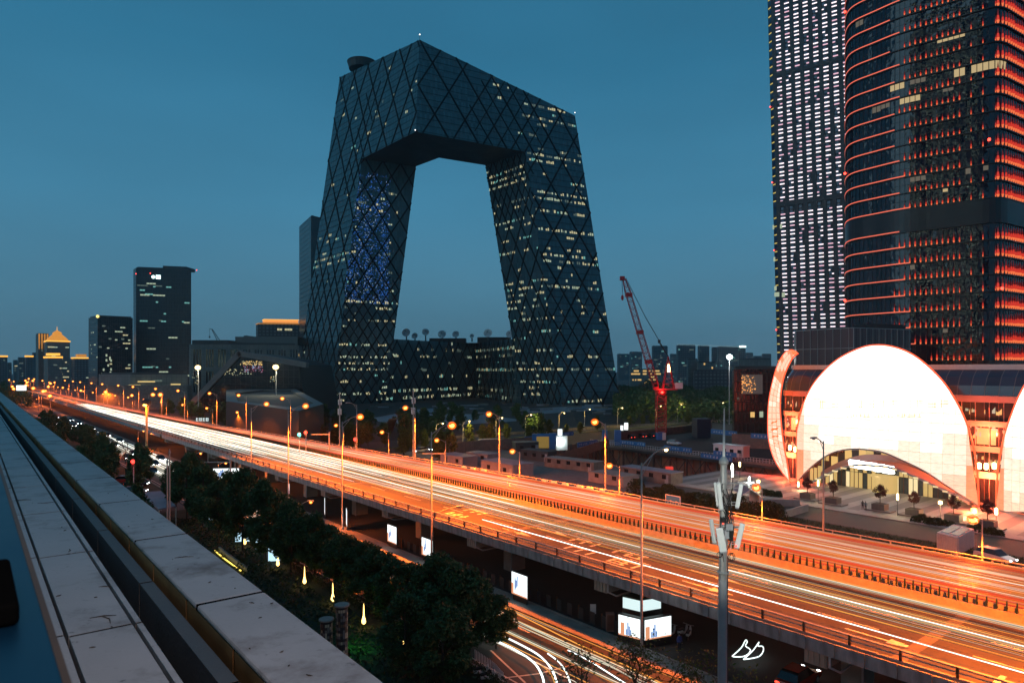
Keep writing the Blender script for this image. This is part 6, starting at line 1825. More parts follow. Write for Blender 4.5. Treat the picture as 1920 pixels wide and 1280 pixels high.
# ---------------- far right skyline
sk = [(1045, 1056, 651, 1500, "narrow pale block peeping beside the looped tower"), (1157, 1180, 664, 1500, "low grey block right next to the looped tower base"), (1180, 1204, 660, 1600, "dim block left of the red crane on the far skyline"), (1222, 1252, 649, 1250, "tall pale slab block behind the red crane mast"),
      (1268, 1304, 647, 1000, "nearest pale apartment slab of the far row under the white boom"), (1308, 1330, 648.5, 1040, "middle pale apartment slab of the far row under the white boom"), (1334, 1352, 652, 1060, "narrow apartment slab beside the floodlight glare"), (1344, 1398, 650, 1010, "wide dark apartment slab under the glowing end of the boom"),
      (1398, 1412, 662, 1400, "hazy block right of the glowing boom end"), (1412, 1428, 668, 1500, "hazy low block on the far skyline"), (1428, 1446, 664, 1450, "hazy block touching the light bar tower on the skyline"), (1256, 1268, 664, 1600, "hazy thin block between crane and apartment row")]
for x0, x1, y, Y, lab in sk:
    block("skyline_block", lab, "apartment block", (x0, Y + 10), (x0 + 3, Y), (x1, Y + 10), y, MT['flat_block'], wins=((1, 0.09, 'win_dim', 0, 0.95, 2.4, 1.6), (1, 0.03, 'win_cool', 0, 0.95, 2.4, 1.6)), group="blocks of the far right skyline")
for x0, x1, y, Y, lab in ((1288, 1308, 674, 700, "small white plant room building before the apartment row"), (1307, 1342, 680, 690, "low white windowless box before the apartment row"), (1384, 1446, 674, 620, "low white stepped building right of the floodlight"), (1300, 1372, 696, 560, "long low blue grey shed at the edge of the dark trees"), (1180, 1240, 693, 900, "low block with amber windows behind the red crane")):
    block("low_building", lab, "low building", (x0, Y + 8), (x0 + 2, Y), (x1, Y + 5), y, MT['stone_wall'] if Y > 600 else MT['flat_block'], wins=((1, 0.3 if 'amber' in lab else 0.03, 'room_amber', 0, 1, 1.6, 2),))
# distant boom with a lit end
bo = thing("lit_boom", "long thin white lit crane boom lying level above the far apartment row", "crane", pt(1270, 648, 900))
a_, b_ = pt(1269, 646.5, 900), pt(1386, 650.5, 900)
mb = MB()
for dz in (0, 1.6): mb.tube(a_ + RZ * dz, b_ + RZ * dz * 0.3, 0.25, n=4)
for k in range(24): mb.tube(a_ + (b_ - a_) * k / 24 + RZ * (1.6 if k % 2 else 0), a_ + (b_ - a_) * (k + 1) / 24 + RZ * (0 if k % 2 else 1.4), 0.15, n=4)
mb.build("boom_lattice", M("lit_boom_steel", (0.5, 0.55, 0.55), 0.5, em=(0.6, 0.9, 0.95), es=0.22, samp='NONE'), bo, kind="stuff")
mb = MB(); mb.box(b_ + Vector((4.5, 0, 0.6)), 8, 3, 2.2); mb.build("boom_lamp", MT['sign_cool'], bo)
mb = MB(); mb.tube(pt(1386, 690, 900), b_, 0.5, n=4); mb.build("mast", MT['dark_steel'], bo)
# dark cube building with a glowing screen window
T11, c11 = block("dark_building", "black cube shaped building with one large lit window beside the shell podium", "building", (1373, 268), (1376, 262), (1462, 258), 692, MT['cg_black'], wins=((1, 0.02, 'win_dim', 0.3, 0.6, 1.0, 0.8),))
d11 = (c11[2] - c11[1]).normalized(); n11 = Vector((d11.y, -d11.x, 0)); n11 = n11 if n11.dot(EYE - c11[1]) > 0 else -n11
def on11(x, y):
    r = ray(x, y); t = n11.dot(c11[1] - EYE) / n11.dot(r); return EYE + r * t
a_, b_ = on11(1391, 738), on11(1430, 702)
MT['curtain_win'] = M("curtained_window", (0.12, 0.10, 0.10), 0.6, em=(0.5, 0.40, 0.36), es=0.10, samp='NONE')
k = 0
for k in range(9):
    o = Vector((a_.x, a_.y, a_.z)); w_ = (Vector((b_.x, b_.y, 0)) - Vector((a_.x, a_.y, 0))) / 9
    mb = MB(); mb.obox(o + w_ * k + n11 * 0.02, w_ * 0.93, n11 * 0.1, RZ * (b_.z - a_.z)); mb.build("window_pane", MT['curtain_win'], T11)
mb = MB()
for i in range(70):
    v = on11(1391 + 26 * rc.random() ** 1.5, rc.uniform(704, 736)) + n11 * 0.2; s_ = rc.uniform(0.1, 0.28); mb.ball(v, s_, s_, s_, 5, 3)
mb.build("string_light", EM("string_light", (1.0, 0.42, 0.10), 1.3), T11, kind="stuff")
for x0, x1, y0, y1, m in ((1407, 1415, 772, 782, 'room_amber'), (1424, 1431, 771, 782, 'win_pale'), (1382, 1386, 745, 748, 'win_dim')):
    a_, b_ = on11(x0, y1), on11(x1, y0); mb = MB(); mb.obox(a_, Vector((b_.x - a_.x, b_.y - a_.y, 0)), n11 * 0.1, RZ * (b_.z - a_.z)); mb.build("lit_window", MT[m], T11)
# ---------------- paved forecourt and low walls around the tower foot
FC = struct("forecourt")
MT['pale_path'] = M("pale_path", (0.22, 0.23, 0.26), 0.8, var=0.3, scale=0.1); 
for i, (P_, z) in enumerate((([(690, 785), (760, 772), (790, 782), (752, 800)], 0.02), ([(770, 776), (900, 776), (985, 788), (800, 800)], 0.02), ([(960, 768), (1090, 760), (1160, 766), (1010, 776)], 0.02), ([(1170, 768), (1290, 762), (1300, 766), (1190, 772)], 0.02), ([(740, 770), (860, 762), (900, 766), (780, 775)], 0.02))):
    mb = MB(); mb.face([gz(x, y, z + 0.004 * i) for x, y in P_]); mb.build("paved_path", MT['pale_path'], FC)
for i in range(46):
    x, y = rc.uniform(690, 1180), rc.uniform(757, 778); v = gz(x, y, 0); w_ = rc.uniform(3, 12)
    mb = MB(); mb.box(v + RZ * 0.5, w_, 1.6, rc.uniform(0.6, 1.6), rc.uniform(-0.3, 0.4)); mb.build("low_wall", rc.choice((MT['concrete_dark'], MT['pale_path'], MT['roofing'])), FC)
# slanted pale slab, a cover over a ramp
mb = MB(); q_ = [gz(716, 808, 0), gz(729, 785, 7), gz(744, 783, 7), gz(735, 808, 0)]
mb.prism(q_, (0, 0.6, -0.6)); tag(mb.build("ramp_cover", MT['pale_beam'], None, off=gz(725, 806, 0)), "pale slanted slab roof over a ramp in the dark forecourt", "ramp cover")
# ================================================================== BUILDING SITE, CRANE, STREET THINGS
rs = random.Random(29)
# --- red luffing tower crane
YC = 236.0
CR = thing("tower_crane", "red lattice tower crane with its luffing jib raised, standing over the building site", "crane", px2(1239, YC))
cb = px2(1239, YC)
def lattice(mb, a_, b_, wa, wb, n, r, axis=None, rb2=None):
    a_, b_ = Vector(a_), Vector(b_); d_ = b_ - a_; dn = d_.normalized()
    x = axis - dn * axis.dot(dn) if axis is not None else dn.orthogonal(); x.normalize(); y = dn.cross(x)
    cs_ = [(-1, -1), (1, -1), (1, 1), (-1, 1)]
    def P(i, k): w_ = (wa + (wb - wa) * k / n) / 2; return a_ + d_ * k / n + x * cs_[i][0] * w_ + y * cs_[i][1] * w_
    for i in range(4): mb.tube(P(i, 0), P(i, n), r, n=4)
    for k in range(n):
        for i in range(4):
            j = (i + 1) % 4
            if k % 2: mb.tube(P(i, k), P(j, k + 1), r * 0.6, n=3, cap=False)
            else: mb.tube(P(j, k), P(i, k + 1), r * 0.6, n=3, cap=False)
            mb.tube(P(i, k), P(j, k), r * 0.6, n=3, cap=False)
zs = H + (HOR - 736) * YC / FPX
mb = MB(); lattice(mb, cb + RZ * 2.6, cb + RZ * (zs - 1), 3.0, 3.0, 9, 0.20, Vector((1, 0, 0))); mb.build("mast", MT['red_paint'], CR, kind="stuff")
mb = MB(); mb.box(cb + RZ * 1.3, 2.9, 2.9, 2.6); mb.build("base_box", MT['blue_paint'], CR)
mb = MB(); mb.box(cb + Vector((0.8, -1.5, 1.3)), 1.2, 0.1, 2.5); mb.build("base_panel", MT['white_paint'], CR)
mb = MB(); mb.lathe([(1.9, -0.8), (2.1, 0), (2.1, 0.5), (1.5, 0.9)], cb + RZ * zs, 14); mb.build("slewing_ring", MT['red_paint'], CR)
mb = MB(); mb.box(cb + Vector((1.6, 0, zs + 1.2)), 7.6, 3.0, 0.4); mb.build("machine_deck", MT['red_paint'], CR)
for dx in (-1.7, 1.7):
    pass
apex = pt(1253, 668, YC); ft = pt(1229, 724, YC)
mb = MB()
for dy in (-1, 1):
    mb.tube(cb + Vector((0.6, dy, zs + 1.3)), apex + Vector((0, dy * 0.2, 0)), 0.22, n=5); mb.tube(cb + Vector((4.6, dy, zs + 1.3)), apex + Vector((0, dy * 0.2, 0)), 0.18, n=5)
for k in range(1, 6):
    a_ = cb + Vector((0.6, -1, zs + 1.3)); b_ = cb + Vector((4.6, -1, zs + 1.3))
    mb.tube(a_ + (apex - a_) * k / 6, b_ + (apex - b_) * k / 6, 0.10, n=4); mb.tube(a_ + (apex - a_) * k / 6, b_ + (apex - b_) * (k - 1) / 6, 0.08, n=4)
mb.build("support_frame", MT['red_paint'], CR, kind="stuff")
tip = pt(1170, 523, YC); j0 = pt(1233, 735, YC)
mb = MB(); lattice(mb, j0, j0 + (tip - j0) * 0.12, 1.0, 2.0, 3, 0.13, Vector((1, 0, 0.3))); lattice(mb, j0 + (tip - j0) * 0.12, j0 + (tip - j0) * 0.9, 2.0, 1.7, 24, 0.13, Vector((1, 0, 0.3))); lattice(mb, j0 + (tip - j0) * 0.9, tip, 1.7, 0.8, 3, 0.13, Vector((1, 0, 0.3)))
mb.build("jib", MT['red_paint'], CR, kind="stuff")
for f_ in (0.27, 0.53, 0.86):
    v = j0 + (tip - j0) * f_; mb = MB(); mb.box(v, 2.3, 2.0, 1.3); mb.build("jib_joint", MT['red_paint'], CR)
mb = MB(); mb.box(tip + Vector((-0.6, 0, 0.2)), 1.6, 1.2, 1.4); mb.build("jib_head", MT['red_paint'], CR)
mb = MB(); hk = pt(1167, 558, YC); mb.tube(tip + Vector((-0.8, 0, 0)), hk + RZ, 0.06, n=4); mb.tube(tip + Vector((-0.5, 0, 0)), hk + RZ, 0.06, n=4)
mb.build("hoist_rope", MT['dark_steel'], CR, kind="stuff")
mb = MB(); mb.ball(hk, 0.5, 0.5, 1.0, 6, 5); mb.build("hook_block", MT['red_paint'], CR)
mb = MB(); m_ = j0 + (tip - j0) * 0.62 + Vector((1.0, 0, 0)); 
for dy in (-0.5, 0.5):
    mb.tube(apex, pt(1210, 594, YC) + Vector((0, dy, 0)), 0.08, n=4); mb.tube(pt(1210, 594, YC) + Vector((0, dy, 0)), tip + Vector((0.6, dy, 0.4)), 0.07, n=4)
mb.tube(apex, pt(1236, 642, YC), 0.16, n=5); mb.box(pt(1236, 640, YC), 0.8, 0.6, 1.2)
mb.build("pendant_rope", MT['dark_steel'], CR, kind="stuff")
mb = MB(); mb.box(cb + Vector((6.0, 0, zs + 2.4)), 2.6, 2.6, 2.0); mb.build("counterweight", MT['white_paint'], CR)
mb = MB(); mb.box(cb + Vector((-2.2, -1.6, zs + 2.2)), 1.6, 1.5, 2.2); c = mb.build("cab", MT['red_paint'], CR)
mb = MB(); mb.box(cb + Vector((-2.2, -2.37, zs + 2.6)), 1.2, 0.06, 1.0); mb.build("cab_window", MT['glass_dark'], c)
mb = MB(); mb.ball(cb + Vector((0, -2.2, zs + 0.2)), 0.5, 0.4, 0.4, 8, 5); mb.build("warning_lamp", MT['red_dot'], CR)
lamp_light(CR, Vector((0, -3.5, zs + 1)), 700, (1, 0.06, 0.04), 0.4)
mb = MB(); mb.box(pt(1254, 690, YC), 0.8, 0.6, 2.6); mb.build("work_lamp", MT['bulb_warm'], CR)

# --- trestle platform over the far side of the pit
TP = thing("trestle_platform", "site platform on steel trestles over the pit edge with white railings", "platform", F(170, -120, 0))
mb = MB(); mb.rbox(163, -158, -0.6, 182, -86, -0.02); mb.build("deck", MT['concrete_dark'], TP)
mb = MB(); mb.rbox(162.8, -158, -1.3, 163.3, -86, -0.55); mb.build("edge_girder", MT['dark_steel'], TP)
q = -156.0
while q < -88:
    mb = MB(); mb.tube(F(163.6, q, -12), F(163.6, q, -0.6), 0.35, n=8); mb.build("trestle_post", MT['dark_steel'], TP)
    mb = MB(); mb.tube(F(163.5, q, -9), F(163.5, q + 6, -1.4), 0.13, n=4); mb.tube(F(163.5, q + 6, -9), F(163.5, q, -1.4), 0.13, n=4); mb.build("brace", MT['dark_steel'], TP, kind="stuff")
    q += 6.0
mb = MB()
for z in (0.55, 1.1): mb.rbox(163.0, -158, z, 163.06, -86, z + 0.06)
q = -158
while q < -86: mb.rbox(163.0, q, 0, 163.06, q + 0.06, 1.15); q += 0.9
mb.build("railing", MT['white_paint'], TP, kind="stuff")
def pqz(x, y, p):       # q, z on the sheet at constant p
    return on_p(x, y, p)
MT['banner_txt'] = M("banner_white", (0.6, 0.66, 0.72), 0.6)
blabs = ["blue banner at the crane end of the trestle platform edge", "blue banner below the parked white car on the platform edge", "blue banner below the white site cabin", "lower blue banner overlapping the cabin one", "blue banner on the hoarding right of the blue gate house", "blue banner beside the black cube building", "blue banner along the site fence by the gate", "lower blue banner on the brown ramp fence"]
for i, (x0, y0, x1, y1, p, h) in enumerate(((1162, 828, 1210, 833, 162.7, 1.2), (1245, 838, 1297, 844, 162.7, 1.3), (1338, 848, 1381, 853, 162.7, 1.2), (1314, 853, 1373, 861, 161.5, 1.3), (1333, 808, 1382, 813, 190, 1.5), (1408, 816, 1446, 819, 176, 1.4), (983, 822, 1075, 812, 158, 1.3), (1083, 834, 1120, 828, 150, 1.5))):
    A_, B_ = on_p(x0, y0, p), on_p(x1, y1, p)
    if i < 6: a_, b_ = F(p, A_[0], A_[1]), F(p, B_[0], B_[1])
    else: a_, b_ = gz(x0, y0, 1.6), gz(x1, y1, 1.6)
    d_ = b_ - a_; L_ = d_.length; d_ /= L_; nn = Vector((d_.y, -d_.x, 0)).normalized()
    t = thing("banner", blabs[i], "banner", a_, "blue banners of the building site")
    mb = MB(); mb.obox(a_ - RZ * h / 2, d_ * L_, nn * 0.08, RZ * h); mb.build("cloth", MT['blue_paint'], t)
    mb = MB(); n_c = int(L_ / 0.95)
    for k in range(1, n_c):
        if k % 6 == 0: continue
        o = a_ + d_ * (L_ * k / n_c) + nn * 0.09 - RZ * 0.3; r_ = random.Random(k + 100 * i)
        for s_ in range(3):
            if r_.random() < 0.55: mb.obox(o + RZ * (0.05 + 0.22 * s_), d_ * 0.5, nn * 0.02, RZ * 0.09)
            else: mb.obox(o + d_ * (0.05 + 0.18 * s_), d_ * 0.09, nn * 0.02, RZ * 0.6)
    mb.build("character", MT['banner_txt'], t, kind="stuff")
# --- cabins
MT['cabin'] = M("cabin_wall", (0.26, 0.23, 0.25), 0.6, var=0.25, scale=0.6); MT['cabin_roof'] = M("cabin_roof", (0.25, 0.24, 0.28), 0.6, var=0.25, scale=0.5)
def cabin(lab, x, y, L_, W_, Hh, rz=None, mat=None, roof=None, nw=2, z=0.0, group="site cabins"):
    c = gz(x, y, z); rz = ROAD_ANG if rz is None else rz
    t = thing("site_cabin", lab, "site cabin", (c.x, c.y, z), group)
    a_ = Vector((cos(rz), sin(rz), 0)); b_ = Vector((-sin(rz), cos(rz), 0))
    mb = MB(); mb.box(c + RZ * Hh / 2, L_, W_, Hh, rz); mb.build("wall", mat or MT['cabin'], t)
    mb = MB(); mb.box(c + RZ * (Hh + 0.08), L_ + 0.3, W_ + 0.3, 0.16, rz); mb.build("roof", roof or MT['cabin_roof'], t)
    sgn = 1 if (EYE - c).dot(b_) > 0 else -1
    for k in range(nw):
        o = c + a_ * (L_ * ((k + 0.5) / nw - 0.5)) + b_ * sgn * (W_ / 2 + 0.03) + RZ * 1.6
        mb = MB(); mb.box(o, 1.1, 0.08, 0.9, rz); mb.build("window", MT['glass_dark'], t)
    o = c + a_ * (L_ * 0.42) + b_ * sgn * (W_ / 2 + 0.03) + RZ * 1.05
    mb = MB(); mb.box(o, 0.9, 0.07, 2.0, rz); mb.build("door", MT['grey_paint'], t)
    return t
cabin("white site cabin with dark windows standing on the trestle platform", 1371, 854, 9.5, 3.2, 3.0, ROAD_ANG, MT['white_paint'], MT['white_paint'], 4)
cabin("largest white roofed site cabin just beyond the far parapet", 950, 888, 12, 6, 2.8)
cabin("pale cabin with lilac roof left of the largest cabin", 860, 872, 10, 4.5, 2.6)
cabin("white box cabin beside the brown hoarding", 918, 842, 6.5, 3.0, 3.0, 0.3, MT['white_paint'])
cabin("long tan cabin with rounded roof before the retaining wall", 1075, 878, 15, 4.0, 2.2, ROAD_ANG + 0.15, MT['concrete_dark'], MT['concrete'], 5)
cabin("low lilac roofed cabin behind the largest one", 905, 866, 8, 4, 2.4, ROAD_ANG + 0.1)
cabin("flat grey roofed cabin beyond the lamp above the pit edge", 1150, 905, 10, 5, 2.0, ROAD_ANG, MT['cabin'], MT['concrete'])
cabin("long grey roofed shed beside the dark bushes", 1220, 900, 14, 4, 2.4, ROAD_ANG, MT['concrete_dark'], MT['cabin_roof'], 4)
cabin("low dark cabin near the hoarding corner", 1010, 862, 9, 4, 2.6, ROAD_ANG + 0.2, MT['roofing'], MT['roofing'], 3)
cabin("dark small cabin behind the white box cabin", 985, 846, 7, 4, 2.8, 0.3, MT['roofing'], MT['concrete_dark'], 2)
mb = MB(); c = gz(1255, 889, 0); mb.box(c + RZ * 1.1, 1.6, 1.0, 1.4); tag(mb.build("red_crate", EM("red_lit_crate", (1, 0.05, 0.03), 0.7), None, off=c), "small glowing red box beside the grey shed", "box")
# yard surface
strip("site_yard", 90.8, 128.8, -175, -88, 0.013, MT['concrete_dark'])
# --- hoardings and fences as panel runs
def panel_fence(name, lab, cat, pts_, h, w, mat, post=None, gap=0.05, z=0.0, th=0.08, kind="panel"):
    A_ = pts_[0]; t = thing(name, lab, cat, (A_.x, A_.y, z))
    mp = None
    for a_, b_ in zip(pts_, pts_[1:]):
        d_ = Vector((b_.x - a_.x, b_.y - a_.y, 0)); L_ = d_.length; d_.normalize(); n = max(1, int(L_ / w)); w_ = L_ / n; rz = atan2(d_.y, d_.x)
        for k in range(n):
            o = a_ + d_ * w_ * k; zz_ = a_.z + (b_.z - a_.z) * k / n
            mb = MB(); mb.obox(Vector((o.x, o.y, zz_)), d_ * (w_ - gap), Vector((-d_.y, d_.x, 0)) * th, RZ * h); mb.build(kind, mat, t)
            if post and k % 2 == 0:
                mb = MB(); mb.obox(Vector((o.x, o.y, zz_)) - d_ * 0.06, d_ * 0.12, Vector((-d_.y, d_.x, 0)) * (th + 0.1), RZ * (h + 0.15)); mb.build("post", post, t)
    return t
MT['hoarding'] = M("brown_hoarding", (0.24, 0.15, 0.12), 0.7, var=0.3, scale=0.7); MT['fence_brown'] = M("fence_boards", (0.16, 0.09, 0.07), 0.75, var=0.35, scale=0.9)
panel_fence("site_hoarding", "long brown site hoarding with lit top edge along the cross street", "hoarding", [gz(838, 852), gz(890, 846), gz(1000, 838)], 3.2, 3.0, MT['hoarding'], MT['rust'])
panel_fence("ramp_fence", "brown board fence running up along the pit edge to the platform", "fence", [gz(1040, 872) + RZ * 0.2, gz(1142, 838) + RZ * 0.2], 2.4, 2.2, MT['fence_brown'], MT['rust'])
panel_fence("verge_fence", "low pale wall beside the lit street trees", "wall", [gz(745, 832), gz(850, 822), gz(1000, 812), gz(1140, 802), gz(1300, 794), gz(1375, 790)], 1.0, 4.0, MT['parapet'])
panel_fence("platform_fence", "brown fence panels behind the crane base on the platform", "fence", [gz(1165, 824), gz(1335, 806)], 2.6, 2.4, MT['fence_brown'], MT['rust'])
panel_fence("site_hoarding", "pale grey hoarding between the dark gate block and the black cube building", "hoarding", [gz(1372, 838), gz(1450, 842)], 4.2, 3.0, MT['hoarding'])
# blue gate towers and gate house
GT = thing("site_gate", "blue site gate with two blue pillars beside the crane", "gate", gz(1140, 833))
for x, y0, y1, w_ in ((1134, 834, 806, 1.3), (1158, 834, 802, 1.7)):
    c = gz(x, y0); mb = MB(); mb.box(c + RZ * 2.4, w_ * 1.2, 1.2, 4.8); mb.build("pillar", MT['blue_paint'], GT)
a_, b_ = gz(1134, 834), gz(1158, 834); mb = MB(); mb.obox(a_ + RZ * 0.3, b_ - a_, Vector((0, 0.2, 0)), RZ * 1.4); mb.build("leaf", MT['grey_paint'], GT)
GH = thing("gate_house", "blue framed gate house with a lit white doorway on the hoarding corner", "gate house", gz(1035, 845))
a_, b_ = gz(998, 842), gz(1130, 834)
for x0, x1, y, h, m in ((998, 1006, 842, 4.6, 'blue_paint'), (1030, 1042, 842, 4.8, 'blue_paint')):
    A_, B_ = gz(x0, y), gz(x1, y); mb = MB(); mb.obox(A_, B_ - A_, Vector((0, 1.5, 0)), RZ * h); mb.build("pillar", MT[m], GH)
A_, B_ = gz(1006, 842), gz(1030, 842); mb = MB(); mb.obox(A_ + RZ * 3.9, B_ - A_, Vector((0, 1.2, 0)), RZ * 0.8); mb.build("beam", MT['blue_paint'], GH)
mb = MB(); mb.obox(A_ + Vector((0, 2.5, 0)) + RZ * 0.1, B_ - A_, Vector((0, 0.1, 0)), RZ * 3.8); mb.build("lit_backdrop", M("lit_backdrop", (0.2, 0.15, 0.05), 0.8, em=(0.8, 0.5, 0.12), es=0.25, samp='NONE'), GH)
A_, B_ = gz(1043, 844), gz(1064, 843); mb = MB(); mb.obox(A_, B_ - A_, Vector((0, 2, 0)), RZ * 4.2); mb.build("booth", MT['white_paint'], GH)
mb = MB(); v = gz(1052, 843); mb.ball(v + Vector((0, -1.0, 2.9)), 0.4, 0.3, 0.4, 8, 5); mb.build("door_lamp", MT['bulb_cool'], GH)
lamp_light(GH, Vector((v.x, v.y, 0)) - GH.location + Vector((0, -1.6, 2.6)), 500, (0.85, 1, 0.95), 0.2)
mb = MB(); c = gz(1315, 820); mb.box(c + RZ * 3.4, 5.2, 4, 6.8, 0.2); tag(mb.build("gate_block", M("dark_blue_cladding", (0.012, 0.035, 0.07), 0.6, var=0.2, scale=0.5), None, off=c), "tall dark blue clad box standing behind the platform", "site box")

# --- cars
MT['car_white'] = M("white_car_paint", (0.6, 0.6, 0.6), 0.25, coat=0.6); MT['car_red'] = M("red_car_paint", (0.35, 0.03, 0.02), 0.25, coat=0.6); MT['car_dark'] = M("dark_car_paint", (0.03, 0.032, 0.036), 0.25, coat=0.6)
MT['car_silver'] = M("silver_car_paint", (0.35, 0.35, 0.36), 0.3, metal=0.4, coat=0.5)
def make_car(name, lab, cat, paint, loc, rz, lights=(True, True), suv=0.0, group=None):
    """nose towards +x"""
    t = thing(name, lab, cat, (0, 0, 0), group)
    hw = 0.88; h0, hb, hr = 0.28, 0.86 + suv * 0.15, 1.45 + suv * 0.28
    prof = [(2.25, 0.42), (2.2, 0.68), (1.25, hb), (-1.75 - suv * 0.3, hb + 0.08), (-2.2, hb - 0.02), (-2.28, 0.5), (-2.1, h0), (2.05, h0)]
    def loft(pr, ws):
        mb = MB(); n = len(pr); vs = []
        for s_, ins in ws: vs += [Vector((x, s_, z)) if ins == 0 else Vector((x * (1 - ins * 0.03), s_, h0 + (z - h0) * (1 - ins * 0.06))) for x, z in pr]
        fs = []
        for k in range(len(ws) - 1): fs += [(k * n + i, k * n + (i + 1) % n, (k + 1) * n + (i + 1) % n, (k + 1) * n + i) for i in range(n)]
        fs += [tuple(range(n - 1, -1, -1)), tuple(range((len(ws) - 1) * n, len(ws) * n))]
        mb.mesh(vs, fs); return mb
    b = loft(prof, ((-hw, 1), (-hw + 0.06, 0), (hw - 0.06, 0), (hw, 1))); bo_ = b.build("body", paint, t); bv = bo_.modifiers.new("edge", 'BEVEL'); bv.width = 0.05; bv.segments = 2
    cabp = [(1.1, hb - 0.03), (0.35, hr - 0.04), (0.0, hr), (-1.1 - suv * 0.5, hr), (-1.45 - suv * 0.55, hr - 0.08), (-1.9 - suv * 0.2, hb + 0.04)]
    mb = MB(); n = len(cabp); vs = []
    for s_ in (-1, 1): vs += [Vector((x, s_ * (hw - 0.08 - 0.16 * (z - hb) / (hr - hb)), z)) for x, z in cabp]
    mb.mesh(vs, [(i, (i + 1) % n, n + (i + 1) % n, n + i) for i in range(n)] + [tuple(range(n - 1, -1, -1)), tuple(range(n, 2 * n))]); mb.build("cabin_glass", MT['glass_dark'], t)
    mb = MB(); mb.mesh([Vector((0.3, -0.62, hr + 0.005)), Vector((0.3, 0.62, hr + 0.005)), Vector((-1.2 - suv * 0.4, 0.62, hr + 0.005)), Vector((-1.2 - suv * 0.4, -0.62, hr + 0.005)), Vector((0.25, -0.6, hr + 0.04)), Vector((0.25, 0.6, hr + 0.04)), Vector((-1.15 - suv * 0.4, 0.6, hr + 0.04)), Vector((-1.15 - suv * 0.4, -0.6, hr + 0.04))],
        [(0, 1, 5, 4), (1, 2, 6, 5), (2, 3, 7, 6), (3, 0, 4, 7), (4, 5, 6, 7)]); mb.build("roof", paint, t)
    for s_ in (-1, 1):
        for x in (1.38, -1.38):
            mb = MB(); mb.tube(Vector((0, -0.1, 0)), Vector((0, 0.1, 0)), 0.32, n=14); w_ = mb.build("wheel", MT['rubber'], t, local=True); w_.location = (x, s_ * (hw - 0.08), 0.32)
            mb = MB(); mb.tube(Vector((0, s_ * 0.10, 0)), Vector((0, s_ * 0.115, 0)), 0.20, n=10); r_ = mb.build("rim", MT['steel'], w_, local=True)
        mb = MB(); mb.ball(Vector((2.2, s_ * 0.62, 0.64)), 0.08, 0.2, 0.10, 8, 4); mb.build("headlight", MT['head'] if lights[0] else MT['steel'], t, local=True)
        mb = MB(); mb.ball(Vector((-2.22, s_ * 0.64, 0.72)), 0.07, 0.2, 0.09, 8, 4); mb.build("taillight", MT['tail'] if lights[1] else MT['car_red'], t, local=True)
    t.location = loc; t.rotation_euler = (0, 0, rz)
    return t
c = gz(1264, 833.5); make_car("parked_car", "white car parked on the trestle platform", "car", MT['car_white'], (c.x, c.y, 0.0), ROAD_ANG + 0.15, (False, False), 0.6)
c = gz(1866, 1052); make_car("parked_car", "white car with bright headlamps beside the white vent housing", "car", MT['car_white'], (c.x, c.y, 0.02), ROAD_ANG + 0.45 + pi, (True, False), 0.5)
bpy.data.objects["parked_car.001"].rotation_euler = (0, 0, -1.15)
c = gz(1497, 1284); make_car("waiting_car", "dark red car with headlamps on under the elevated road", "car", MT['car_red'], (c.x, c.y, 0.02), 0.75, (True, True), 0.2)
for i, (x, y, rz, m, lab) in enumerate(((236, 905, 0.3, 'car_red', "red car crossing the junction beside the stone parapet"), (256, 912, 0.25, 'car_dark', "dark car waiting at the junction beside the stone parapet"), (252, 926, 0.3, 'car_silver', "silver car nearest the stone parapet at the junction"))):
    c = gz(x, y); make_car("junction_car", lab, "car", MT[m], (c.x, c.y, 0.02), rz, (True, True), 0.3, "cars crossing the junction by the parapet")
for i, (x, y, m, lab) in enumerate(((788, 848, 'car_white', "white car with glaring headlamps at the cross street mouth"), (818, 845, 'car_dark', "dark car second at the cross street mouth"), (838, 841, 'car_silver', "silver car third at the cross street mouth"))):
    c = gz(x, y, 0); make_car("crossing_car", lab, "car", MT[m], (c.x, c.y, 0.02), -2.3, (True, True), 0.3, "cars queueing at the cross street mouth")
qcar = make_car("queued_car", "x", "car", MT['car_dark'], (0, 0, 0), 0, (True, True), 0.2, "cars queueing with headlamps on along the service road")
q = -150.0; k = 0; used = []
RDN = atan2(RD.y, RD.x)
while k < 26:
    p = (36.2, 39.6, 43.0)[k % 3]
    lab = "%s car of the queue behind the bare street trees on the service road" % ORD[k]
    loc = F(p + rs.uniform(-0.3, 0.3), q, 0.02)
    if not used: used.append(1); qcar.location = loc; qcar.rotation_euler = (0, 0, RDN); qcar["label"] = lab
    else: dup(qcar, loc, RDN, lab)
    q -= rs.uniform(6, 14); k += 1
tcar = make_car("braking_car", "x", "car", MT['car_dark'], (0, 0, 0), 0, (False, True), 0.3, "cars with red tail lamps on the frontage road")
q = -215.0; used = []
for k in range(9):
    loc = F(82 + 3.2 * (k % 2) - k * 0.6, q, 0.02); lab = "%s red lit car standing on the frontage road beyond the deck" % ORD[k]
    if not used: used.append(1); tcar.location = loc; tcar.rotation_euler = (0, 0, RDN + pi); tcar["label"] = lab
    else: dup(tcar, loc, RDN + pi, lab)
    q -= rs.uniform(9, 20)
for k, (x, y, lab) in enumerate(((1186, 826, "red lit car left of the crane base on the platform road"), (1208, 824, "red lit car beside the crane base"), (1228, 823, "red lit car touching the crane base"))):
    c = gz(x, y, 0); dup(tcar, (c.x, c.y + 6, 0.02), 2.0, lab, "red lit cars by the crane base")
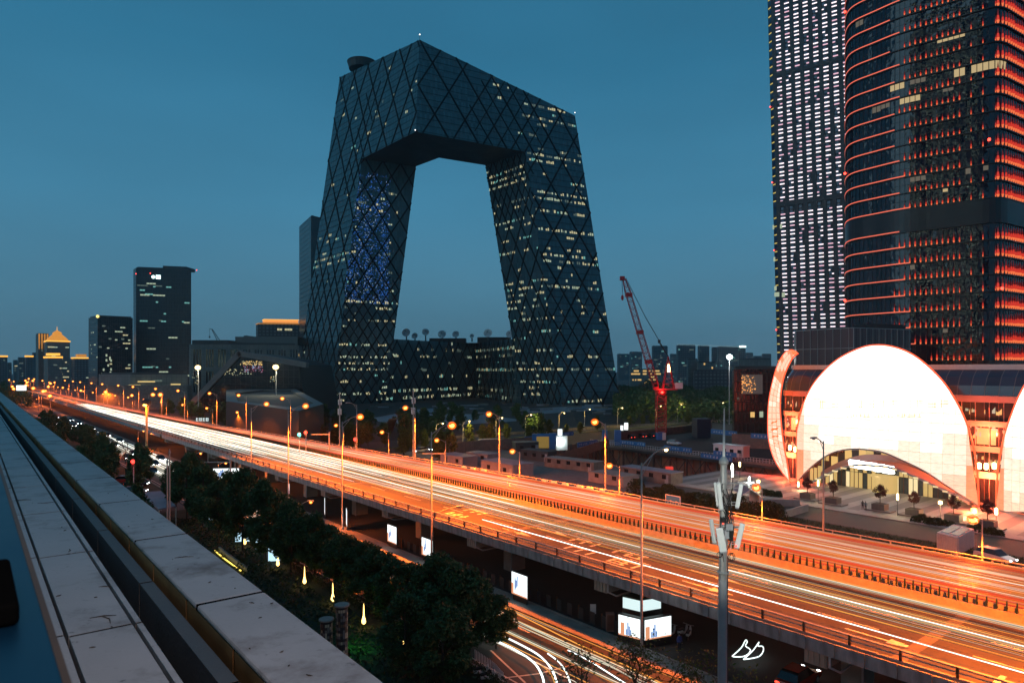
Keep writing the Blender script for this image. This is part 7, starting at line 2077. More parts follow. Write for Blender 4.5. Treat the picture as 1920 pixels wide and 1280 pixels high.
# --- white vent housing with panels on its roof
VH = thing("vent_housing", "white slatted vent housing with two dark blue roof panels beyond the far parapet", "vent housing", gz(1791, 1040))
e_ = [gz(1757, 1031), gz(1796, 1042), gz(1826, 1024)]
vx, vy = e_[1] - e_[0], e_[2] - e_[1]; hv = 2.3
mb = MB(); mb.prism([e_[0], e_[1], e_[2], e_[0] + vy], (0, 0, hv)); mb.build("core", MT['grey_paint'], VH)
MT['pink_white'] = M("slat_white", (0.62, 0.58, 0.57), 0.5, var=0.1, scale=2)
for a_, d_ in ((e_[0], vx), (e_[1], vy)):
    n = int(d_.length / 0.24); nn = Vector((d_.y, -d_.x, 0)).normalized()
    for k in range(n):
        mb = MB(); mb.obox(a_ + d_ * (k + 0.1) / n + RZ * 0.05, d_ * 0.7 / n, nn * 0.08, RZ * (hv - 0.1)); mb.build("slat", MT['pink_white'], VH)
mb = MB(); mb.prism([e_[0] + RZ * (hv + 0.002), e_[1] + RZ * (hv + 0.002), e_[2] + RZ * (hv + 0.002), e_[0] + vy + RZ * (hv + 0.002)], (0, 0, 0.12)); mb.build("roof", MT['pink_white'], VH)
MT['solar'] = M("dark_blue_panel", (0.02, 0.035, 0.08), 0.2, var=0.2, scale=2)
for k in range(2):
    o = e_[0] + vx * (0.10 + 0.46 * k) + vy * 0.12 + RZ * (hv + 0.125); mb = MB(); mb.obox(o, vx * 0.36, vy * 0.76, RZ * 0.06); mb.build("roof_panel", MT['solar'], VH)
# --- back of a blue road sign on the far parapet
qs2 = qx(1262, 0, far_p); SG = thing("road_sign", "blue road sign with white frame seen beside the far parapet", "road sign", F(far_p(qs2) + 0.6, qs2, 0))
sp = far_p(qs2) + 0.5
A_, B_ = on_p(1248, 948, sp), on_p(1276, 931, sp)
mb = MB(); mb.rbox(sp, A_[0], A_[1], sp + 0.1, B_[0], B_[1]); mb.build("sign_plate", MT['blue_paint'], SG)
mb = MB(); 
for a0, a1, z0_, z1_ in ((A_[0], B_[0], B_[1] - 0.06, B_[1] + 0.04), (A_[0], A_[0] + 0.08, A_[1], B_[1]), (B_[0] - 0.08, B_[0], A_[1], B_[1])): mb.rbox(sp - 0.05, a0, z0_, sp - 0.002, a1, z1_)
for k in range(5):
    qq_ = A_[0] + (B_[0] - A_[0]) * (0.14 + 0.18 * k); hh = (B_[1] - A_[1]) * (0.45 + 0.1 * (k % 2)); mb.rbox(sp - 0.05, qq_, A_[1] + 0.1, sp - 0.002, qq_ + 0.13, A_[1] + hh); mb.rbox(sp - 0.052, qq_ - 0.05, A_[1] + hh - 0.12, sp - 0.003, qq_ + 0.22, A_[1] + hh)
mb.build("sign_marking", MT['white_paint'], SG, kind="stuff")
for qq_ in (A_[0] + 0.3, B_[0] - 0.3):
    mb = MB(); mb.tube(F(sp + 0.2, qq_, 0), F(sp + 0.2, qq_, A_[1] + 0.4), 0.08, n=6); mb.build("post", MT['steel'], SG)
# --- white shed frame and ramp walls left of the plaza
SH = thing("shed_frame", "white open gable frame of a small shed behind the antenna mast", "shed", gz(1408, 962))
g = [gz(1391, 962), gz(1424, 962)]; 
c0, c1_ = g
mb = MB(); up = 3.0; mid = (c0 + c1_) / 2 + RZ * 4.0
for a_, b_ in ((c0, c0 + RZ * up), (c1_, c1_ + RZ * up), (c0 + RZ * up, mid), (mid, c1_ + RZ * up)): mb.tube(a_, b_, 0.10, n=6)
mb.build("gable", MT['white_paint'], SH, kind="stuff")
bk_ = Vector((0.6, 7, 0)); mb = MB(); mb.face([c0 + RZ * up, mid, mid + bk_, c0 + RZ * up + bk_]); mb.face([mid, c1_ + RZ * up, c1_ + RZ * up + bk_, mid + bk_]); o = mb.build("roof", MT['cabin_roof'], SH); sm = o.modifiers.new("t", 'SOLIDIFY'); sm.thickness = 0.12
mb = MB(); mb.obox(c1_ + Vector((0.1, 0, 0)), bk_, Vector((0.15, 0, 0)), RZ * 2.9); mb.build("side_wall", MT['white_paint'], SH)
RWl = thing("ramp_wall", "pale low walls round an underpass ramp before the plaza", "wall", gz(1480, 968))
for a_, b_ in (((1424, 955), (1470, 972)), ((1470, 972), (1516, 958)), ((1424, 948), (1500, 949))):
    A_, B_ = gz(*a_), gz(*b_); d_ = B_ - A_; n = Vector((-d_.y, d_.x, 0)).normalized(); mb = MB(); mb.obox(A_, d_, n * 0.4, RZ * 1.2); mb.build("wall_segment", MT['pav_a'], RWl)

# --- antenna mast in the foreground
YM = 34.0
AM = thing("antenna_mast", "grey phone mast with eight white panel antennas rising in front of the elevated road", "mast", px2(1353, YM))
mb_ = px2(1353, YM); lean_ = Vector((0.10, 0, 0))
def mz(y): return H + (HOR - y) * YM / FPX
def mx(x): return (x - 960) / FPX * YM
top = Vector((mx(1357), YM, mz(870)))
mb = MB(); n = 8; 
mb.tube(mb_, Vector((mx(1356), YM, mz(1085))), 0.27, 0.235, 10); mb.build("lower_pole", MT['grey_paint'], AM)
mb = MB(); mb.tube(Vector((mx(1356), YM, mz(1085))), top, 0.22, 0.17, 10); mb.build("upper_pole", MT['steel'], AM)
mb = MB()
for k in range(2): mb.lathe([(0.27, -0.06), (0.30, -0.03), (0.30, 0.03), (0.27, 0.06)], Vector((mx(1356), YM, mz(1072 + 80 * k - 80))), 10)
mb.build("flange", MT['steel'], AM, kind="stuff")
mb = MB(); mb.lathe([(0.19, 0), (0.24, 0.05), (0.24, 0.18), (0.12, 0.35), (0.06, 0.4)], top, 10); mb.build("mast_cap", MT['steel'], AM)
mb = MB(); mb.tube(top + RZ * 0.3, Vector((mx(1358), YM, mz(765))), 0.075, 0.03, 6); mb.build("lightning_rod", MT['white_paint'], AM)
MT['radome'] = M("radome_white", (0.74, 0.75, 0.74), 0.4, var=0.06, scale=3)
def panel(x0, y0, x1, y1, w, d, yaw, dy):
    a_, b_ = Vector((mx(x0), YM + dy, mz(y0))), Vector((mx(x1), YM + dy, mz(y1)))   # top, bottom centres
    ax = (a_ - b_); f_ = Vector((sin(yaw), -cos(yaw), 0)); s_ = ax.cross(f_).normalized() * w; f2 = s_.cross(ax).normalized() * d
    mb = MB(); o = b_ - s_ / 2 - f2 / 2
    mb.obox(o, s_, f2, ax); ob = mb.build("panel_antenna", MT['radome'], AM); bv = ob.modifiers.new("round", 'BEVEL'); bv.width = min(w, d) * 0.3; bv.segments = 3
    mb = MB(); mb.obox(b_ - s_ * 0.42 - f2 * 0.42 - ax.normalized() * 0.05, s_ * 0.84, f2 * 0.84, ax.normalized() * 0.06); mb.build("end_plate", MT['grey_paint'], ob)
    for fr_ in (0.2, 0.8):
        v = b_ + ax * fr_ - f2 * 0.5; mb = MB(); mb.tube(v, Vector((mx(1356), YM, v.z - 0.06)), 0.03, n=5); mb.build("bracket", MT['steel'], ob)
panel(1339, 903, 1344, 946, 0.17, 0.12, 1.2, -0.15); panel(1342, 903, 1348, 951, 0.20, 0.14, -0.4, -0.42); panel(1387, 905, 1379, 949, 0.14, 0.20, 1.1, -0.25)
panel(1334, 974, 1341, 1018, 0.20, 0.16, -1.1, 0.1); panel(1343, 985, 1351, 1029, 0.36, 0.16, -0.25, -0.45); panel(1390, 979, 1379, 1024, 0.15, 0.26, 1.2, -0.2)
panel(1351, 905, 1352, 935, 0.14, 0.12, 0.2, 0.3)
for x, y, w, h_ in ((1349, 938, 0.22, 0.5), (1363, 985, 0.34, 0.36), (1359, 998, 0.28, 0.42), (1366, 1000, 0.2, 0.5), (1352, 972, 0.2, 0.24)):
    mb = MB(); mb.box(Vector((mx(x), YM - 0.32, mz(y))), w, 0.2, h_); mb.build("radio_unit", MT['grey_paint'] if w > 0.25 else MT['black'], AM)
mb = MB()
for z0_, z1_ in ((905, 905), (985, 985), (1018, 1018), (945, 945)): mb.tube(Vector((mx(1340), YM - 0.2, mz(z0_))), Vector((mx(1386), YM - 0.15, mz(z1_))), 0.025, n=5)
mb.tube(Vector((mx(1370), YM - 0.1, mz(880))), Vector((mx(1369), YM - 0.1, mz(1030))), 0.025, n=5)
mb.tube(Vector((mx(1347), YM - 0.1, mz(895))), Vector((mx(1346), YM - 0.1, mz(960))), 0.02, n=5)
mb.build("crossbar", MT['steel'], AM, kind="stuff")
mb = MB(); r_ = random.Random(4)
for k in range(26):
    x0 = r_.uniform(1346, 1372); y0 = r_.uniform(905, 1000); x1 = r_.uniform(1352, 1368); y1 = y0 + r_.uniform(25, 75)
    a_, b_ = Vector((mx(x0), YM - 0.3 + r_.uniform(-.1, .1), mz(y0))), Vector((mx(x1), YM - 0.28, mz(min(y1, 1050))))
    c_ = (a_ + b_) / 2 + Vector((r_.uniform(-0.25, 0.3), r_.uniform(-0.2, 0.05), r_.uniform(-0.3, 0)))
    mb.path(smooth([a_, c_, b_], 4), 0.020, 4)
for cx in (1366, 1369, 1345):        # coiled spare cable
    pts_ = [Vector((mx(cx) + 0.13 * cos(t * 0.6), YM - 0.33 - 0.01 * t * 0.1, mz(1040 if cx > 1350 else 1036) + (0.19 if cx > 1350 else 0.12) * sin(t * 0.6))) for t in range(32)]
    mb.path(pts_, 0.016, 4)
mb.path([Vector((mx(1362), YM - 0.22, mz(1040))), Vector((mx(1361), YM - 0.26, mz(1150))), Vector((mx(1359.5), YM - 0.27, 0))], 0.02, 4)
mb.build("cables", MT['black'], AM, kind="stuff")
mb = MB(); mb.ball(Vector((mx(1350), YM - 0.5, mz(977))), 0.04, 0.04, 0.04, 6, 4); mb.ball(Vector((mx(1374), YM - 0.5, mz(1018))), 0.05, 0.05, 0.05, 6, 4); mb.build("status_lamp", MT['red_dot'], AM, kind="stuff")
# --- two more masts by the looped tower and at the left
def small_mast(lab, x, y0, y1, Y, r=0.13):
    c = px2(x, Y); t = thing("phone_mast", lab, "mast", c)
    zt = H + (HOR - y0) * Y / FPX
    mb = MB(); mb.tube(c, c + RZ * zt, r * 1.2, r * 0.7, 8); mb.build("pole", MT['steel'], t)
    for k, dz in enumerate((1.2, 3.4, 3.6)):
        for a_ in range(3):
            ang = a_ * 2.09 + k; v = c + Vector((0.34 * cos(ang), 0.34 * sin(ang), zt - dz - 1.2)); mb = MB(); mb.box(v, 0.26, 0.16, 1.3, ang); mb.build("panel_antenna", MT['radome'], t)
small_mast("slim phone mast rising left of an orange lamp before the looped tower legs", 775, 730, 860, 150); small_mast("grey lattice like phone mast behind the unlit parapet lamp", 637, 735, 840, 165, 0.16)
for x, y0, Y, lab in ((313.5, 868, 75, "thin grey mast pole between the parapet and dark crowns"), (318, 850, 74, "second thin grey mast pole standing tight beside the first among dark crowns")):
    c = px2(x, Y); t = thing("mast_pole", lab, "mast", c); zt = H + (HOR - y0) * Y / FPX
    mb = MB(); mb.tube(c, c + RZ * zt, 0.11, 0.07, 8); mb.build("pole", MT['steel'], t); mb = MB(); mb.lathe([(0.10, 0), (0.13, 0.1), (0.03, 0.5)], c + RZ * zt, 8); mb.build("cap", MT['grey_paint'], t)

# --- advert light boxes along the service road
MT['ad_white'] = EM("advert_white", (0.90, 1.0, 1.0), 1.5, 'AUTO'); MT['ad_blue'] = EM("advert_blue", (0.15, 0.35, 0.85), 0.7); MT['ad_orange'] = EM("advert_orange", (1.0, 0.42, 0.22), 0.8); MT['ad_pale'] = EM("advert_pale", (0.75, 0.95, 0.95), 1.0, 'AUTO')
def advert(lab, x, y, w, h, yaw, zb, Y, group="advert light boxes along the service road"):
    c = pt(x, y, Y)
    t = thing("advert_box", lab, "advert", (c.x, c.y, 0), group)
    d_ = Vector((cos(yaw), sin(yaw), 0)); n = Vector((d_.y, -d_.x, 0)); n = n if n.dot(EYE - c) > 0 else -n
    mb = MB(); o = c - d_ * (w / 2 + 0.12) - RZ * (h / 2 + 0.1) - n * 0.18; mb.obox(o, d_ * (w + 0.24), -n * -0.18 * 1.0, RZ * (h + 0.2)); mb.build("case", MT['black'], t)
    mb = MB(); o = c - d_ * w / 2 - RZ * h / 2 + n * 0.005; mb.obox(o, d_ * w, n * 0.03, RZ * h); mb.build("lit_face", MT['ad_white'], t)
    r_ = random.Random(int(x)); 
    mb = MB(); mb.obox(o + n * 0.031, d_ * w * 0.13, n * 0.01, RZ * h * 0.5); mb.build("print_patch", MT['ad_orange'], t)
    mb = MB()
    for k in range(3): mb.obox(o + n * 0.032 + d_ * w * (0.2 + 0.07 * k) + RZ * h * (0.2 + 0.1 * k), d_ * w * 0.06, n * 0.01, RZ * h * r_.uniform(0.25, 0.6))
    mb.build("print_patch", MT['ad_blue'], t, kind="stuff")
    mb = MB(); mb.obox(o + n * 0.033, d_ * w, n * 0.008, RZ * h * 0.06); mb.build("print_patch", MT['ad_orange'], t)
    zt_ = c.z - h / 2 - 0.1
    if zt_ > 0.05:
        mb = MB(); mb.obox(Vector((c.x, c.y, 0)) - d_ * w * 0.45 - n * 0.15, d_ * w * 0.9, n * 0.1, RZ * zt_); mb.build("plinth", MT['black'], t)
    return t
ya = RDN
def slant(x0, y0, x1, y1, zlow):    # box whose lower edge sits zlow above the street: returns centre px, width, yaw, depth
    pass
for i, (x, y, w, h, yaw, lab) in enumerate(((974, 1096, 2.5, 2.3, ya, "largest glowing advert box standing alone under the deck edge"), (801, 1026, 2.5, 2.2, ya, "glowing advert box behind the tall pole with the crossing arm"), (735, 1001, 2.4, 2.3, ya, "glowing advert box third from the corner kiosk"), (650, 969, 2.2, 2.4, ya - 0.4, "narrow glowing advert box beside the tall slim street lamp"), (609, 948, 2.2, 2.4, ya - 0.4, "narrow glowing advert box left of the tall slim street lamp"), (541, 921, 1.8, 2.6, ya - 0.5, "thin glowing advert strip left of the deck pier"))):
    Y = 1280 * (H - 1.9) / (y - HOR); advert(lab, x, y, w, h, yaw, 0.7, Y)
a_ = advert("pale blank advert board in the dark under the deck", 424, 888, 5, 2.2, 0.1, 1.0, 1280 * (H - 3.2) / (888 - HOR))
# corner kiosk with four lit faces
KY = 1280 * (H - 1.9) / (1172 - HOR)
kc = pt(1205, 1172, KY)
KS = thing("advert_kiosk", "corner kiosk with two glowing advert faces and a lit fascia above, under the deck", "kiosk", (kc.x, kc.y, 0))
kl, kr = Vector((-0.80, 0.60, 0)).normalized(), Vector((0.92, 0.39, 0)).normalized()
cz = 0.75
fc = Vector((kc.x, kc.y - 0.4, 0))
for d_, w, nm in ((kl, 2.3, "l"), (kr, 2.75, "r")):
    n = Vector((d_.y, -d_.x, 0)); n = n if n.dot(EYE - fc) > 0 else -n
    mb = MB(); mb.obox(fc + d_ * 0.12 + RZ * cz, d_ * w, n * 0.06, RZ * 1.75); mb.build("lit_face", MT['ad_white'], KS)
    mb = MB(); mb.obox(fc + d_ * (0.16 if nm == "r" else w * 0.8) + n * 0.061 + RZ * (cz + 0.05), d_ * w * 0.16, n * 0.01, RZ * 1.1); mb.build("print_patch", MT['ad_orange'], KS)
    mb = MB()
    for k in range(4): mb.obox(fc + d_ * (w * (0.27 + 0.06 * k) if nm == "r" else w * (0.5 + 0.06 * k)) + n * 0.062 + RZ * (cz + 0.15), d_ * w * 0.05, n * 0.01, RZ * (0.5 + 0.3 * ((k * 7) % 3))); 
    mb.build("print_patch", MT['ad_blue'], KS, kind="stuff")
    mb = MB(); mb.obox(fc + d_ * 0.12 + n * 0.063 + RZ * cz, d_ * w, n * 0.008, RZ * 0.12); mb.build("print_patch", MT['ad_orange'], KS)
    mb = MB(); mb.obox(fc + RZ * 0.02, d_ * (w + 0.25), -n * 0.35, RZ * (cz + 1.85)); mb.build("case", MT['black'], KS)
    b_ = fc + Vector((0.0, 1.5, 0))
    mb = MB(); mb.obox(b_ + d_ * 0.02 + RZ * 2.75, d_ * (w - 0.6), n * 0.06, RZ * 0.95); mb.build("lit_fascia", MT['ad_pale'], KS)
mb = MB(); b_ = fc + Vector((0, 1.55, 0)); mb.prism([b_, b_ + kr * 2.4, b_ + kr * 2.4 + kl * 1.8, b_ + kl * 1.8], (0, 0, 3.72)); mb.build("booth", MT['black'], KS)
mb = MB(); mb.prism([b_ + Vector((0, -0.1, 3.725)), b_ + kr * 2.5 + RZ * 3.725, b_ + kr * 2.5 + kl * 1.9 + RZ * 3.725, b_ + kl * 1.9 + RZ * 3.725], (0, 0, 0.12)); mb.build("roof", MT['green_plastic'], KS)
# small board and utility box
v = gz(1112, 1166); mb = MB(); mb.box(v + RZ * 1.3, 0.55, 0.12, 0.9); t = thing("notice_board", "small pale notice board on a post near the kiosk", "notice board", v); mb.build("board", MT['white_paint'], t)
mb = MB(); mb.tube(v, v + RZ * 0.9, 0.05, n=6); mb.build("post", MT['steel'], t)
v = gz(1144, 1182); t = thing("utility_box", "tall brown utility box beside the kiosk", "utility box", v); mb = MB(); mb.box(v + RZ * 0.85, 0.75, 0.5, 1.7); mb.build("cabinet", MT['hoarding'], t); mb = MB(); mb.box(v + Vector((0, -0.26, 0.85)), 0.6, 0.03, 1.4); mb.build("door", MT['fence_brown'], t)
# railing fence under the deck edge
panel_fence("street_railing", "dark thin railing along the kerb under the deck", "railing", [F(47.6, -85), F(47.6, -40)], 1.15, 1.5, M("mesh_panel", (0.05, 0.05, 0.05), 0.6), MT['rust'], gap=0.9, th=0.04, kind="rail_panel")
panel_fence("corner_railing", "white railing between the dark trees and the service road bend", "railing", [gz(890, 1238), gz(925, 1262), gz(945, 1285)], 0.95, 0.24, MT['white_paint'], None, gap=0.19, th=0.04, kind="baluster")
# traffic signals
def signal(lab, x, y, Y, col, base_px):
    c = pt(x, y, Y); t = thing("traffic_light", lab, "traffic light", (c.x, c.y, 0))
    mb = MB(); mb.tube(Vector((c.x, c.y + 0.3, 0)), Vector((c.x, c.y + 0.3, c.z + 0.8)), 0.09, n=6); mb.build("pole", MT['grey_paint'], t)
    mb = MB(); mb.box(c + Vector((0, 0.15, 0)), 0.5, 0.25, 1.4); mb.build("case", MT['black'], t)
    mb = MB(); mb.ball(c + Vector((0, -0.02, 0.3)), 0.38, 0.15, 0.38, 8, 5); mb.build("lamp", EM("signal_" + lab[:5].strip(), col, 6), t)
    lamp_light(t, Vector((0, -0.8, c.z)), 160, col, 0.2)
signal("red traffic light beside the bare tree at the junction", 249, 868, 128, (1, 0.03, 0.02), 0)
signal("green traffic light left of the signal arm beyond the deck", 561, 817, 150, (0.05, 1, 0.7), 0)
signal("red traffic light on the signal arm beyond the deck", 573, 813, 152, (1, 0.04, 0.02), 0)
signal("bright red traffic light at the mouth of the cross street", 666, 826, 150, (1, 0.03, 0.02), 0)
# signal arm
def arm_post(lab, x0, x1, y, Y, yb):
    a_, b_ = pt(x0, y, Y), pt(x1, y, Y); t = thing("signal_arm", lab, "signal post", (b_.x, b_.y, 0))
    mb = MB(); mb.tube(a_, b_, 0.10, 0.14, 6); mb.build("arm", MT['lamp_pole'], t); mb = MB(); mb.tube(Vector((b_.x, b_.y, 0)), b_ + RZ * 0.5, 0.18, 0.15, 8); mb.build("post", MT['lamp_pole'], t)
arm_post("orange lit signal arm beside the green traffic light", 583, 617.5, 814, 152, 840); arm_post("orange lit signal arm before the site hoarding", 792, 835, 850, 130, 868); arm_post("orange lit arm over the crosswalk under the deck", 380, 432, 866, 128, 880)
c = pt(275, 752, 190); t = thing("lit_pillar", "thick yellow lit pillar lamp standing behind the bare tree", "street lamp", (c.x, c.y, 0)); mb = MB(); mb.tube(Vector((c.x, c.y, 0)), c - RZ * 1.5, 0.32, 0.28, 8); mb.build("pole", M("yellow_lit_pole", (0.55, 0.42, 0.2), 0.6), t)
mb = MB(); mb.lathe([(0.4, -1.4), (1.3, -0.8), (1.3, 0.2), (0.5, 0.7)], c, 10); h = mb.build("lamp_head", MT['dark_steel'], t); mb = MB(); mb.ball(c - RZ * 1.0 + Vector((0, -0.9, 0)), 0.6, 0.5, 0.4, 8, 5); mb.build("bulb", MT['bulb'], h); lamp_light(t, Vector((0, -1.5, c.z - 2.5)), 2500)
# glowing far left shop light and brand letters beyond the deck
mb = MB(); v = pt(40, 727, 420); mb.box(v, 5.5, 1, 3.2); tag(mb.build("lit_screen", MT['ad_white'], None, off=v), "overexposed white screen among dark trees above the parapet", "screen")
LT2 = thing("lit_lettering", "row of small white lit characters behind the far lamps left of the pavilion", "sign", pt(380, 787, 250))
for k, x in enumerate((370, 376, 382.5, 388.5)):
    v = pt(x, 786, 250 - k * 2); mb = MB(); r_ = random.Random(k)
    for s_ in range(3): mb.box(v + RZ * (0.45 * s_ - 0.5), 0.85, 0.1, 0.16)
    mb.box(v + Vector((-0.3, 0, 0)), 0.18, 0.12, 1.2); 
    if k % 2: mb.box(v + Vector((0.3, 0, 0)), 0.18, 0.12, 1.2)
    mb.build("character", MT['ad_pale'], LT2)
# advert boxes beyond the site
for i, (x, y, Y, lab) in enumerate(((1050, 812, 215, "white lit advert pillar before the street trees"), (1174, 799, 255, "white lit advert pillar left of the crane mast"), (1166, 802, 252, "smaller lit advert box beside the pillar left of the crane mast"))):
    v = pt(x, y, Y); t = thing("advert_pillar", lab, "advert", (v.x, v.y, 0)); s_ = 1.0 if i < 2 else 0.7
    mb = MB(); mb.box(v, 1.4 * s_, 0.4, 2.6 * s_); mb.build("lit_face", MT['ad_white'], t); mb = MB(); mb.box(Vector((v.x, v.y + 0.4, (v.z + 1.5) / 2)), 1.6 * s_, 0.3, v.z + 1.5); mb.build("case", MT['black'], t)
# --- garden lamps shaped like drops, mosaic columns, lit trench
dl_ = ["drop shaped garden lamp nearest the mosaic columns", "drop shaped garden lamp second from the mosaic columns", "drop shaped garden lamp third from the mosaic columns", "drop shaped garden lamp in front of the blue white shop glow", "drop shaped garden lamp behind the lit trench", "drop shaped garden lamp furthest up among the dark crowns", "small drop shaped garden lamp in the young pine"]
MT['drop'] = EM("drop_lamp", (1.0, 0.60, 0.16), 5.0)
for i, (x, y) in enumerate(((682, 1165), (624, 1123), (571, 1090), (521, 1057), (459, 1017), (425, 995), (757, 1206))):
    c = gz(x, y, 0.5); s_ = 1.0 if i < 6 else 0.5
    t = thing("garden_lamp", dl_[i], "garden lamp", (c.x, c.y, 0), "drop shaped garden lamps in the park strip")
    mb = MB(); mb.lathe([(0.02, -0.25), (0.17, -0.12), (0.21, 0.05), (0.15, 0.30), (0.07, 0.6), (0.045, 1.35), (0.01, 1.75)], c, 8)
    if s_ != 1: mb.v = [tuple(c + (Vector(v) - c) * s_) for v in mb.v]
    mb.build("glass", MT['drop'], t, smooth=True); mb = MB(); mb.tube(Vector((c.x, c.y, 0)), c - RZ * 0.15, 0.05, n=6); mb.build("stem", MT['black'], t)
    lamp_light(t, Vector((0, -0.3, 0.9)), 22 * s_, (1, 0.6, 0.18), 0.15)
MT['mosaic'] = [M("mosaic_%s" % n, c, 0.4) for n, c in (("cream", (0.45, 0.40, 0.28)), ("grey", (0.16, 0.16, 0.15)), ("brown", (0.12, 0.08, 0.05)), ("black", (0.03, 0.03, 0.03)))]
for i, (x, y0, y1, r, lab) in enumerate(((612, 1161, 1215, 0.44, "shorter mosaic clad column with flat round cap"), (641, 1134, 1215, 0.44, "taller mosaic clad column with flat round cap"))):
    Y = 40.5; c = px2(x, Y); zt = H + (HOR - y0) * Y / FPX
    t = thing("mosaic_column", lab, "column", c, "mosaic columns in the park strip")
    mb = MB(); mb.tube(c, c + RZ * (zt - 0.05), r * 0.78, n=16); mb.build("shaft", MT['black'], t)
    mb = MB(); mb.lathe([(r * 0.8, -0.05), (r, -0.02), (r, 0.06), (r * 0.9, 0.08)], c + RZ * zt, 18); mb.build("cap", MT['concrete'], t)
    nr = 16; ts = 0.17; z = 0.1; r_ = random.Random(i); q_ = {k: MB() for k in range(4)}
    while z < zt - 0.2:
        for k in range(nr):
            a0 = 2 * pi * (k + 0.08) / nr; a1 = 2 * pi * (k + 0.92) / nr; R_ = r * 0.80
            kk_ = r_.choices((0, 1, 2, 3), (4, 3, 2, 4))[0]
            P0, P1 = c + Vector((R_ * cos(a0), R_ * sin(a0), z)), c + Vector((R_ * cos(a1), R_ * sin(a1), z))
            q_[kk_].obox(P0, P1 - P0, (P0 - c).normalized() * 0.02, RZ * (ts * 0.88))
        z += ts
    for k, b_ in q_.items(): b_.build("mosaic_tile", MT['mosaic'][k], t, kind="stuff")
LTn = thing("lit_trench", "glowing yellow light strip along a low garden wall beside the parapet", "garden light", gz(430, 1055))
P_ = [gz(402, 1034), gz(417, 1047), gz(455, 1075)]
for a_, b_ in zip(P_, P_[1:]):
    d_ = b_ - a_; n = Vector((-d_.y, d_.x, 0)).normalized(); mb = MB(); mb.obox(a_ + RZ * 0.1, d_, n * 0.12, RZ * 0.1); mb.build("light_strip", EM("yellow_strip", (1, 0.72, 0.12), 2.2, 'AUTO'), LTn); mb = MB(); mb.obox(a_ + n * 0.5, d_, n * 0.25, RZ * 0.6); mb.build("wall", MT['concrete'], LTn)
v = gz(676, 1212, 0.4); t = thing("green_spot", "small green garden spotlight shining on a low bush", "garden light", (v.x, v.y, 0)); mb = MB(); mb.tube(Vector((v.x, v.y, 0)), v, 0.08, 0.12, 8); mb.build("case", MT['black'], t); lamp_light(t, Vector((-0.3, 0.4, 1.0)), 55, (0.1, 1, 0.12), 0.1)
# blue white shop glow behind the crowns
for i, (x, y, w, h_, lab) in enumerate(((457, 1006, 2.2, 1.2, "bluish white shop light seen through the crowns beside the lit trench"), (487, 1018, 1.0, 1.4, "small bluish shop light seen through the crowns"), (514, 1036, 1.4, 2.0, "bluish white shop light behind a drop lamp"), (389, 969, 1.6, 1.2, "small bluish light under the crowns by the parapet"))):
    v = gz(x, y, 1.2); mb = MB(); mb.box(v, w, 0.2, h_, 0.2); tag(mb.build("shop_light", EM("shop_light_%d" % i, (0.55, 0.85, 1.0), 1.2, 'AUTO'), None, off=v), lab, "shop light")
mb = MB(); A_ = [gz(x, y, 3.2) for x, y in ((262, 925), (302, 922), (330, 950), (298, 956))]; mb.prism(A_[::-1] if False else A_, (0, 0, 0.2))
t = thing("canopy_roof", "low blue grey flat canopy roof just beyond the parapet", "canopy", A_[0]); mb.build("roof", MT['cabin_roof'], t)
for v in A_: mb = MB(); mb.tube(Vector((v.x, v.y, 0)), v, 0.08, n=6); mb.build("post", MT['steel'], t)
